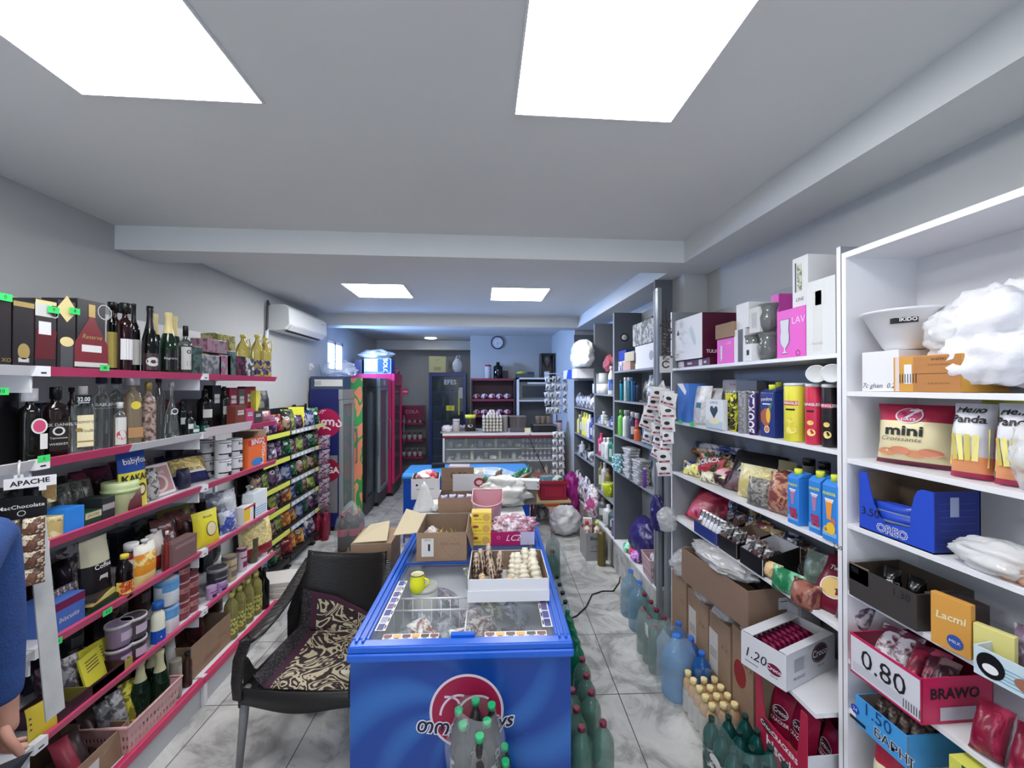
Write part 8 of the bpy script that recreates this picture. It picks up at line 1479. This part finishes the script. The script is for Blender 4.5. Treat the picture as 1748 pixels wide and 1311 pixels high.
b = MB(); b.prism([(-w / 2, 0), (w / 2, 0), (w / 2, h), (w / 2 - .03, h), (w / 2 - .05, h * .45), (-w / 2 + .06, h * .45), (-w / 2 + .03, h), (-w / 2, h)], -d / 2, -d / 2 + .004, RDM); b.dec(ell(.04, .026, -w * .25, h * .36), front(-d / 2), M(90, 30, 50)); b.dec(txt('Croco', .03, -w * .25, h * .36, bold=.02), front(-d / 2), WHT, 1); b.dec(txt('CRACKERS', .03, w * .1, h * .36, bold=.03), front(-d / 2), WHT, 1); b.dec(txt('biscuit', .065, w * .02, h * .2, bold=.03), front(-d / 2), WHT, 1); b.dec(ell(.02, .02, w * .36, h * .2), front(-d / 2), M(220, 150, 80), 1); b.build('front_panel', t)
b = MB().box(-w / 2, -w / 2 + .004, -d / 2 + .004, d / 2, 0, h, [RDM, RDM, RDM, RDM, RDM, CARDI]); b.box(w / 2 - .004, w / 2, -d / 2 + .004, d / 2, 0, h * .55, [CW, CW, CW, CW, CARDI, CW]).box(-w / 2, w / 2, d / 2 - .004, d / 2, 0, h, CARDI).box(-w / 2, w / 2, -d / 2, d / 2, 0, .004, CARDI); b.dec(ring(.05, .056, .0, .09), side(w / 2), INK); b.dec(txt('Croco', .035, .0, .09, bold=.02), side(w / 2), INK); b.build('box_body', t)
card('cardboard_carton', 'plain carton on the floor under the crimson display box', 'carton', .30, .34, .237, CARD, (1.49, 1.66, .001), -90)
def cro(b, mp): b.dec(ell(.035, .024, 0, .17), mp, M(70, 16, 40), 1); b.dec(ring(.034, .037, 0, .17, ry=.68), mp, WHT, 2); b.dec(txt('Croco', .024, 0, .17, bold=.02), mp, WHT, 3); b.dec(txt('CRACKER', .02, 0, .13, bold=.03), mp, WHT, 2)
for i, (x, y, rz, lb) in enumerate([(1.36, 1.75, -70, 'far one with orange cracker print'), (1.38, 1.66, -85, 'middle one, folded corner top'), (1.42, 1.57, -100, 'near one by the post'), (1.52, 1.70, -80, 'one at the back')]):
    bag('cracker_bag', 'crimson cracker bag in the display box, ' + lb, 'bag', .13, .25, .06, MRN, (x, y, .246), rz, 'crimson cracker bags in the display box', -8, seed=135 + i, bands=[(.3, busy([(150, 30, 60), (226, 160, 100), (206, 110, 90)], 16)), (1, M(140, 20, 56, .3))], art=cro)
# ================================================================ goods on the grey shelving
def GB(label, u0, u1, v, z, X, m, kind='box', name='box', cat='box', d=.12, grp=None, art=None, h=None, cap=None, lab=None, style='short', rz=0, **k):
    if kind == 'box': return RBox(label, u0, u1, v, z, m, art, X, d, name, cat, grp, rz, h)
    if kind == 'bot': return RBot(label, u0, u1, v, z, style, m, X, cat if cat != 'box' else 'bottle', name if name != 'box' else 'bottle', h, cap=cap, lab=lab, grp=grp, **k)
    return RCan(label, u0, u1, v, z, m if isinstance(m, list) else [m], X, cat if cat != 'box' else 'can', name if name != 'box' else 'can', h, grp=grp, **k)
z = 2.055
GB('blue and white washing powder box, upper at far end', 1049, 1062, 612, z + .105, 1.42, M(40, 60, 150), h=.10); GB('blue and white washing powder box, lower at far end', 1049, 1062, 626, z, 1.42, busy([(40, 60, 150), (210, 214, 226), (30, 44, 120)], 14), h=.10)
GB('small peach pink box near the far end of the top', 1063, 1076, 620, z, 1.40, M(196, 160, 146), h=.08); GB('cream carton end on the grey shelving top', 1066, 1082, 606, z + .082, 1.40, M(190, 184, 156), h=.09)
GB('white glassware carton with a glass picture on grey shelving', 1084, 1120, 588, z, 1.40, WHT, d=.2, art=lambda b, p, w, h: (b.dec(ell(w * .1, h * .2, w * .3, 0), p, M(160, 164, 164)), b.dec(rect(w * .06, h * .5, -w * .48, 0), p, M(70, 30, 60))))
y_, w_ = yc(1080, 1120, 1.40); zt = at(1100, 588, X=1.40)[2] + .004
t = thing('small_oven', 'small black and silver appliance box on the white glassware carton', 'appliance', (1.50, y_, zt), -90); MB().cbox(w_, .2, .2, [BLK, BLK, busy([(180, 180, 176), (110, 112, 110), (200, 200, 196)], 20), BLK, BLK, M(50, 54, 54, .3)]).build('housing', t, bevel=.004); MB().box(-.06, .06, -.05, .05, .2, .235, M(60, 58, 60)).build('top_part', t)
z = 1.756
for i, (u0, u1, v, c, cc, lb) in enumerate([(1050, 1056, 652, (150, 120, 90), (90, 60, 40), 'brown hair spray can'), (1058, 1064, 650, (40, 150, 170), (30, 60, 70), 'teal deodorant can'), (1065, 1071, 645, (206, 220, 216), (210, 210, 214), 'white and green deodorant can'), (1071, 1077, 645, (60, 130, 150), (190, 200, 204), 'blue green deodorant can'), (1077, 1082, 645, (60, 110, 160), (40, 80, 130), 'blue deodorant can'), (1082, 1087, 652, (30, 50, 90), (20, 24, 40), 'navy deodorant can'), (1086, 1091, 658, (40, 50, 60), (60, 90, 130), 'dark short deodorant can')]):
    GB(lb + ' on the grey shelving', u0, u1, v, z, 1.42, M(*c, .3, .3), 'can', 'spray_can', 'spray can', lid=(M(*cc, .4), .03), grp='deodorant cans')
for i, (u0, u1, v, c, lb) in enumerate([(1090, 1104, 650, (130, 132, 130), 'grey wrapped sponge pack behind the deodorants'), (1096, 1114, 640, (196, 196, 194), 'white folded glove pack leaning above sponge pack'), (1104, 1120, 648, (110, 112, 112), 'dark grey cloth pack at near end')]): RBag(lb, u0, u1, v, z, busy([c, tuple(int(x * .6) for x in c), tuple(min(240, int(x * 1.2)) for x in c)], 18), X=1.45, t=.08, seed=150 + i)
z = 1.40
for i, (u0, u1, v, c, st, lb) in enumerate([(1049, 1056, 703, (180, 40, 80), 0, 'crimson shampoo bottle'), (1057, 1064, 702, (110, 190, 80), 0, 'bright green shampoo bottle'), (1065, 1072, 703, (220, 222, 222), 0, 'white and green shampoo bottle'), (1071, 1077, 703, (110, 114, 120), 0, 'grey shampoo bottle'), (1076, 1084, 706, (60, 60, 90), 1, 'white shampoo bottle with violet top'), (1085, 1090, 708, (190, 60, 90), 1, 'slim pink bottle'), (1084, 1092, 728, (220, 110, 70), 0, 'small orange pack in front of shampoo'), (1098, 1106, 722, (60, 140, 190), 0, 'light blue tube behind hanging sachets'), (1106, 1113, 720, (70, 150, 200), 0, 'blue tube at the near end')]):
    bottle('shampoo_bottle', lb + ' on the grey shelving', 'bottle', (1.43, yc(u0, u1, 1.43)[0], z + .001), hz((u0 + u1) / 2, v, 1.43, z), yc(u0, u1, 1.43)[1] * .28, 'short', M(*c, .3), cap=(M(200, 200, 204) if st else M(*[int(x * .8) for x in c]), .05, .02), lab=(M(214, 214, 214), .2, .5, 50) if i in (2, 4) else None, grp='shampoo bottles')
z = 1.035
for k in range(7): card('pad_pack', 'mint green pad pack in a low stack, %s from the bottom' % ORD[k], 'pack', .17, .12, .022, busy([(120, 180, 176), (200, 216, 214), (90, 150, 150)], 14), (1.42, 4.02 + .01 * (k % 2), z + .001 + .024 * k), -90 + 10 * (k % 3), 'mint green pad packs', bevel=.006)
for k in range(12): card('pad_pack', 'white and black pad pack in the tall stack, %s from the bottom' % ORD[k], 'pack', .19, .12, .021, busy([(214, 214, 216), (60, 60, 64), (226, 226, 226), (170, 170, 174)], 16), (1.43, 3.76 + .012 * (k % 3), z + .001 + .023 * k), -90 + 8 * (k % 3 - 1), 'white and black pad packs, far stack', bevel=.006)
for k in range(9): card('pad_pack', 'white and black pad pack in the nearer stack, %s from the bottom' % ORD[k], 'pack', .18, .12, .021, busy([(206, 206, 210), (80, 80, 84), (220, 220, 220), (160, 160, 164)], 16), (1.43, 3.54 - .01 * (k % 2), z + .001 + .023 * k), -90 + 8 * (k % 3 - 1), 'white and black pad packs, near stack', bevel=.006)
GB('slim purple and white can before the pad packs', 1097, 1103, 800, z, 1.39, [M(210, 206, 216), M(110, 60, 150), M(110, 60, 150), M(210, 206, 216)], 'can', 'spray_can', 'spray can')
for i, (u0, u1, v) in enumerate([(1102, 1118, 790), (1108, 1124, 800)]): RBag('grey crumpled cloth roll at the near end, ' + ('upper', 'lower')[i], u0, u1, v, z, busy([(120, 116, 118), (170, 168, 168), (90, 86, 92)], 12), X=1.42, t=.12, h=.28 - .08 * i, seed=160 + i, grp='grey cloth rolls')
z = .309
t = RBot('purple detergent bottle lettered ABC on the plinth', 1044, 1063, 862, z, 'sauce', M(110, 80, 150, .3), X=1.44, cap=(M(200, 190, 206), .05, .025), name='detergent_bottle', art=lambda b, p, H, r: (b.dec(ell(r * .7, .03, 0, H * .55), p, M(50, 36, 90), 1), b.dec(txt('ABC', .035, 0, H * .55, bold=.03), p, WHT, 2)))
for i, (u, c, lb) in enumerate([(1066, (60, 80, 150), 'blue bottle with silver cap behind the purple bag'), (1074, (90, 90, 60), 'olive bottle behind the purple bag')]): bottle('detergent_bottle', lb, 'bottle', (1.56, at(u, X=1.56)[1], z), .30, .045, 'sauce', M(*c, .3), cap=(M(190, 190, 190), .03, .02))
q = at(1090, X=1.45); sack('plastic_sack', 'large dark violet plastic sack on the plinth', 'sack', (.12, .26, .20), M(48, 40, 100, .3, bump=.8, bs=14), (1.52, 3.66, z), seed=171, amp=.2, f=2.2)
sack('plastic_sack', 'tied top of another violet bag by the post', 'sack', (.05, .07, .15), M(44, 36, 96, .3, bump=.8, bs=14), (1.345, 3.01, .80), seed=172, amp=.25)
for i, (u, v, c, lb) in enumerate([(1072, 918, (130, 190, 160), 'mint packet at the plinth edge'), (1080, 930, (200, 50, 60), 'red packet at the plinth edge'), (1086, 940, (160, 110, 170), 'lilac packet at the plinth edge'), (1078, 945, (190, 60, 90), 'pink packet low at the plinth edge')]): sack('small_packet', lb, 'packet', (.05, .06, .05), busy([c, tuple(min(255, int(x * 1.3)) for x in c), tuple(int(x * .6) for x in c)], 16), (1.41 + .03 * (i % 2), at(u, X=1.41)[1], z), seed=175 + i, grp='small bright packets on the plinth')
t = basket('plastic_basket', 'grey pink slotted basket with white packs by the post', .22, .20, .18, M(190, 160, 166, .4), (1.46, 3.27, .312), 86)
sack('white_pack', 'white wrapped pack leaning in the slotted basket', 'pack', (.05, .05, .10), busy([(226, 224, 228), (170, 160, 176), (206, 204, 210)], 12), (1.45, 3.24, .35), seed=181); sack('white_pack', 'white and lilac pack in the slotted basket', 'pack', (.05, .05, .08), busy([(220, 216, 224), (150, 120, 160), (200, 196, 204)], 12), (1.46, 3.32, .35), seed=182)
# hanging seed sachets
SED = busy([(222, 220, 218), (222, 220, 218), (190, 188, 186), (222, 220, 218), (150, 60, 80), (40, 36, 40)], 13, rough=.35)
def seed_art(b, mp): b.dec(rect(.075, .012, 0, .02), mp, M(150, 40, 70), 1); b.dec(txt('SEEDS', .012, 0, .02), mp, WHT, 2); b.dec(ell(.022, .012, 0, .055), mp, INK, 1)
sb0 = bag_mb(.10, .095, .02, M(216, 214, 214, .35), 5, nu=8, nv=8, art=seed_art); s1 = None
for c, (u0, v0, u1, v1, n_) in enumerate([(1132, 655, 1103, 745, 5), (1134, 655, 1118, 770, 6), (1138, 658, 1135, 800, 7), (1142, 660, 1140, 745, 4), (1128, 655, 1100, 720, 4)]):
    for r_ in range(n_):
        k = (r_ + 1) / n_; X = 1.30 - .02 * c; q = at(u0 + (u1 - u0) * k, v0 + (v1 - v0) * k, X=X); loc = (q[0], q[1], q[2] - .05)
        if s1 is None: s1 = solo('seed_sachet', sb0, '', 'sachet', loc, -50, 'hanging seed sachets'); o = s1
        else: o = dup(s1, loc)
        o.rotation_euler = (math.radians(rnd.uniform(-16, 6)), math.radians(rnd.uniform(-12, 12) + (u0 - u1) * .4), math.radians(-50 + rnd.uniform(-20, 20)))
        o['label'] = 'white seed sachet hanging by the metal posts, %s strip, %s down' % (ORD[c], ORD[r_])
q = at(1132, 650, X=1.32); b = MB()
for i in range(6): p_ = at(1104 + 8 * i, 700, X=1.28); b.tube([q, ((q[0] + p_[0]) / 2, (q[1] + p_[1]) / 2, (q[2] + p_[2]) / 2 + .02), p_], .004, OFF, 5)
solo('sachet_strips', b, 'white plastic strips fanning out from the metal post', 'strips')
q = at(1137, 622, X=1.33); b = MB().box(-.045, .045, -.002, .002, -.06, .06, M(190, 190, 192, .5)); b.dec(ring(.018, .028), front(-.002), INK); b.dec(rect(.03, .02, .02, 0), front(-.002), M(190, 190, 192, .5), 1); solo('sign_card', b, 'grey card with a black ring symbol on the metal post', 'sign', q, -35)
b = MB(); r2 = random.Random(5)
for i in range(40): zz = r2.uniform(-.17, .12); b.lathe([(0, zz), (.012, zz + .006), (0, zz + .016)], [M(120, 104, 88), M(60, 50, 44)][i % 2], 6, cx=r2.uniform(-.03, .03), cy=r2.uniform(-.03, .03))
b.tube([(0, 0, -.2), (0, 0, .2)], .003, M(60, 50, 40)); q = at(1137, 575, X=1.33); o = solo('dried_bunch', b, 'dried dark flower bunch hanging at the metal posts', 'dried flowers', q)
# narrow unit
z = 2.055
sack('plastic_sack', 'large white plastic sack high on the grey shelving', 'sack', (.10, .40, .20), M(224, 226, 220, .4, bump=.6, bs=12), (1.25, 4.98, 2.123), seed=190, amp=.22)
sack('red_netting', 'dull red wrapped bundle beside the white sack', 'bundle', (.07, .10, .11), M(150, 70, 84, .6, bump=.5), (1.46, 4.50, 2.06), seed=191)
z = 1.81
for i, (u, dz) in enumerate([(1019, 0), (1026, 0), (1033, 0), (1022, .125), (1030, .125)]):
    solo('paper_roll', MB().lathe([(.02, 0), (.056, 0), (.056, .12), (.02, .12), (.02, 0)], M(218, 220, 218, .8), 20), 'white paper roll on the narrow unit, %s' % ['left', 'middle', 'right', 'upper left', 'upper right'][i], 'paper roll', (1.44, at(u, X=1.44)[1], z + .001 + dz), 0, 'white paper rolls')
bottle('spray_bottle', 'white and blue spray bottle right of the paper rolls', 'bottle', (1.43, at(1044, X=1.43)[1], z), .30, .04, 'sauce', M(220, 222, 226, .3), cap=(OFF, .04, .02), lab=(M(60, 90, 170), .15, .55, 80))
def smalls(z, y0, y1, n, cols, lb, seed, hh=(.10, .2), X=1.44, kinds='bx'):
    r3 = random.Random(seed)
    for i in range(n):
        y = y0 + (y1 - y0) * (i + .5) / n; c = cols[i % len(cols)]; h = r3.uniform(*hh); w = (y1 - y0) / n * .8; kd = kinds[i % len(kinds)]; L_ = '%s, %s from the near end' % (lb, ORD[i])
        if kd == 'b': bottle('bottle', L_, 'bottle', (X, y, z + .001), h, w * .42, 'short', M(*c, .3), cap=(M(*[min(255, int(v * 1.2)) for v in c]), .03, min(.018, w * .3)), lab=(OFF, .2, .55, 60), grp=lb, n=12)
        elif kd == 'x': card('small_box', L_, 'box', w, .08, h * .7, busy([c, tuple(int(v * .7) for v in c), (210, 210, 212)], 16), (X + .01, y, z + .001), -90, lb)
        else: sack('packet', L_, 'packet', (.06, w * .5, h * .4), busy([c, tuple(int(v * .6) for v in c), (214, 214, 216)], 16), (X, y, z + .001), seed=seed + i, grp=lb)
smalls(1.454, 4.18, 4.84, 6, [(190, 192, 190), (60, 80, 150), (200, 170, 150), (120, 130, 120)], 'small jars and tubes on the narrow unit', 201, (.08, .16), kinds='bbx')
smalls(1.073, 4.18, 4.84, 5, [(60, 130, 110), (40, 110, 90), (214, 216, 214), (190, 190, 190), (190, 60, 100)], 'green and white cleaner bottles on the narrow unit', 202, (.20, .28), kinds='b')
smalls(.667, 4.45, 4.84, 3, [(120, 110, 60), (190, 190, 190), (110, 104, 60)], 'olive canisters on the narrow unit', 203, (.28, .34), kinds='b')
q = at(1038, 848, X=1.42); t = thing('plastic_mug', 'lime yellow plastic mug on the narrow unit', 'mug', (1.42, q[1], .668), 0); LM = M(214, 226, 50, .35); MB().lathe([(0, 0), (.05, 0), (.062, .12), (.068, .15), (.06, .15), (.055, .12), (.045, .01), (0, .01)], LM, 20).build('mug_body', t); MB().tube([(.0, -.06, .11), (.0, -.10, .10), (0, -.09, .05), (0, -.054, .04)], .007, LM).build('handle', t)
smalls(.345, 4.2, 4.8, 3, [(60, 90, 80), (200, 204, 204), (90, 92, 90)], 'bottles on the bottom board of the narrow unit', 204, (.2, .26), kinds='b')
# farthest unit
z = 2.0; card('wipes_box', 'white box with blue corner under the white sack', 'box', .80, .30, .12, WHT, (1.32, 5.32, z + .001), -90, None, lambda b: b.dec(poly([(-.2, .0), (.15, .0), (.15, .12), (-.1, .12)]), front(-.15), M(50, 80, 190)))
smalls(1.6, 4.95, 5.9, 5, [(190, 190, 190), (214, 200, 200), (150, 150, 150)], 'clear wrapped packs on the farthest unit', 205, (.18, .3), kinds='s')
smalls(1.22, 4.95, 5.9, 7, [(120, 120, 124), (60, 70, 140), (220, 220, 224), (226, 214, 90), (226, 214, 90), (110, 110, 110), (226, 214, 90)], 'dish soap bottles on the farthest unit', 206, (.24, .32), kinds='b')
smalls(.92, 4.95, 5.9, 7, [(50, 52, 54), (190, 190, 190), (40, 42, 46), (150, 152, 150)], 'dark and white packs on the farthest unit', 207, (.12, .22), kinds='xsb')
smalls(.345, 4.95, 5.9, 4, [(206, 190, 210), (160, 50, 130), (216, 214, 220), (180, 110, 160)], 'large tissue packs at the bottom of the farthest unit', 208, (.40, .5), X=1.40, kinds='s')
sack('plastic_bag', 'white pink carrier bag with dark print hanging over the plinth', 'bag', (.10, .13, .20), busy([(214, 210, 214), (170, 60, 120), (226, 222, 226), (150, 150, 150)], 6), (1.36, 4.86, .31), seed=231)
# ================================================================ person at the left edge
SKIN = varied('skin', (188, 140, 122), .55, .05, 20); SLV = varied('blue_sweater', (34, 66, 124), .9, .12, 30, .3, 180); JEAN = M(30, 34, 48, .8)
def skin_chain(name, pts, edges, mat, parent=None, sub=2, root=0):
    me = D.meshes.new(name); me.from_pydata([p[:3] for p in pts], edges, []); o = D.objects.new(name, me); COL.objects.link(o); me.materials.append(mat)
    md = o.modifiers.new('skin', 'SKIN'); md.use_smooth_shade = True;
    sv = me.skin_vertices[0].data if me.skin_vertices else None
    if sv is None:
        bpy.context.view_layer.objects.active = o
    for i, p in enumerate(pts): me.skin_vertices[0].data[i].radius = (p[3], p[3] if len(p) < 5 else p[4])
    me.skin_vertices[0].data[root].use_root = True
    q = o.modifiers.new('sub', 'SUBSURF'); q.levels = sub; q.render_levels = sub
    if parent: o.parent = parent
    return o
# world frame: the person faces the shelves' far end; only the right arm and hand enter the picture
PX, PY = -1.36, .98
body = [(PX, PY, .96, .15, .12), (PX, PY, 1.15, .15, .11), (PX, PY, 1.34, .17, .11), (PX, PY, 1.47, .07, .07), (PX, PY + .01, 1.56, .06, .06), (PX, PY + .02, 1.66, .085, .10), (PX, PY + .02, 1.76, .07, .085),
        (PX + .10, PY, .90, .095), (PX + .11, PY + .01, .50, .065), (PX + .12, PY - .01, .09, .05), (PX + .12, PY + .14, .04, .04),
        (PX - .10, PY, .90, .095), (PX - .11, PY + .01, .50, .065), (PX - .12, PY - .01, .09, .05), (PX - .12, PY + .14, .04, .04),
        (PX - .18, PY, 1.42, .06), (PX - .20, PY, 1.14, .048), (PX - .19, PY + .08, .92, .036)]
SH = at(-34, 905, X=-1.34); EL = at(-14, 1060, X=-1.33); WR = at(2, 1200, X=-1.32)
t = thing('person', 'person in a blue sweater at left edge, only arm and hand visible', 'person', (0, 0, 0))
n0 = len(body); body += [(PX + .15, PY + .04, 1.46, .065), (*SH, .066), (*EL, .060), (*WR, .040)]
ed = [(0, 1), (1, 2), (2, 3), (3, 4), (4, 5), (5, 6), (0, 7), (7, 8), (8, 9), (9, 10), (0, 11), (11, 12), (12, 13), (13, 14), (2, 15), (15, 16), (16, 17), (2, n0), (n0, n0 + 1), (n0 + 1, n0 + 2), (n0 + 2, n0 + 3)]
W0 = Vector(WR); dn = (Vector(WR) - Vector(EL)).normalized()
rt = Vector((.75, -.66, 0)).normalized()           # towards the right of the picture
fw = dn.cross(rt).normalized()
hb = Vector(WR)
P1 = hb + dn * .05; P2 = hb + dn * .095
body += [(*P1, .030, .036), (*P2, .030, .040)]; ed += [(n0 + 3, n0 + 4), (n0 + 4, n0 + 5)]
try:
    o = skin_chain('body', body, ed, SKIN, t)
except Exception as ex: print('skin', ex)
for i, (off, ln) in enumerate([(-.030, .070), (-.010, .078), (.011, .072), (.030, .058)]):
    b0 = P2 + rt * off + dn * -.01; b1 = b0 + dn * ln * .45 + fw * .004; b2 = b1 + dn * ln * .32 - fw * .022; b3 = b2 + dn * ln * .12 - fw * .025
    skin_chain('finger', [(*b0, .0095), (*b1, .0088), (*b2, .0082), (*b3, .007)], [(0, 1), (1, 2), (2, 3)], SKIN, t)
th = [P1 + rt * .022, P1 + rt * .045 + dn * .035 - fw * .01, P1 + rt * .050 + dn * .07 - fw * .022, P1 + rt * .046 + dn * .095 - fw * .030]
skin_chain('thumb', [(*th[0], .015), (*th[1], .0125), (*th[2], .0105), (*th[3], .0085)], [(0, 1), (1, 2), (2, 3)], SKIN, t)
tb = [(PX, PY, .93, .165, .135), (PX, PY, 1.15, .165, .125), (PX, PY, 1.34, .185, .125), (PX, PY, 1.465, .09, .085), (PX + .15, PY + .04, 1.465, .078), (*SH, .078), (*EL, .070), (*(W0 - dn * .03), .052), (*(W0 + dn * .0), .046), (PX - .18, PY, 1.42, .07), (PX - .20, PY, 1.14, .058), (PX - .19, PY + .07, .95, .046)]
skin_chain('sweater', tb, [(0, 1), (1, 2), (2, 3), (2, 4), (4, 5), (5, 6), (6, 7), (7, 8), (2, 9), (9, 10), (10, 11)], SLV, t)
skin_chain('trousers', [(PX, PY, .93, .165, .135), (PX + .10, PY, .86, .105), (PX + .11, PY + .01, .50, .08), (PX + .12, PY, .10, .07), (PX - .10, PY, .86, .105), (PX - .11, PY + .01, .50, .08), (PX - .12, PY, .10, .07)], [(0, 1), (1, 2), (2, 3), (0, 4), (4, 5), (5, 6)], JEAN, t)
for s in (-1, 1): MB().box(-.045, .045, -.07, .19, 0, .07, BLK, tz=.8).build('shoe', t, bevel=.02).location = (PX + s * .12, PY, 0.001)
hc = (PX, PY + .02, 1.72)
MB().lathe([(0, -.02), (.085, -.03), (.104, .03), (.085, .10), (.045, .125), (0, .13)], M(40, 30, 26, .8), 18, cx=0, cy=-.012, sy=1.1).build('hair', t).location = hc
f = MB()
for s in (-1, 1): f.lathe([(0, -.008), (.009, 0), (0, .008)], WHT, 8, cx=s * .032, cy=.092); f.lathe([(0, -.022), (.010, 0), (0, .024)], SKIN, 8, cx=s * .083, cy=.0)
f.lathe([(0, -.03), (.010, -.026), (.006, 0), (0, .004)], SKIN, 8, cy=.1, cx=0); f.box(-.022, .022, .088, .096, -.058, -.050, M(150, 80, 76)); f.build('face_features', t).location = (PX, PY + .02, 1.69)
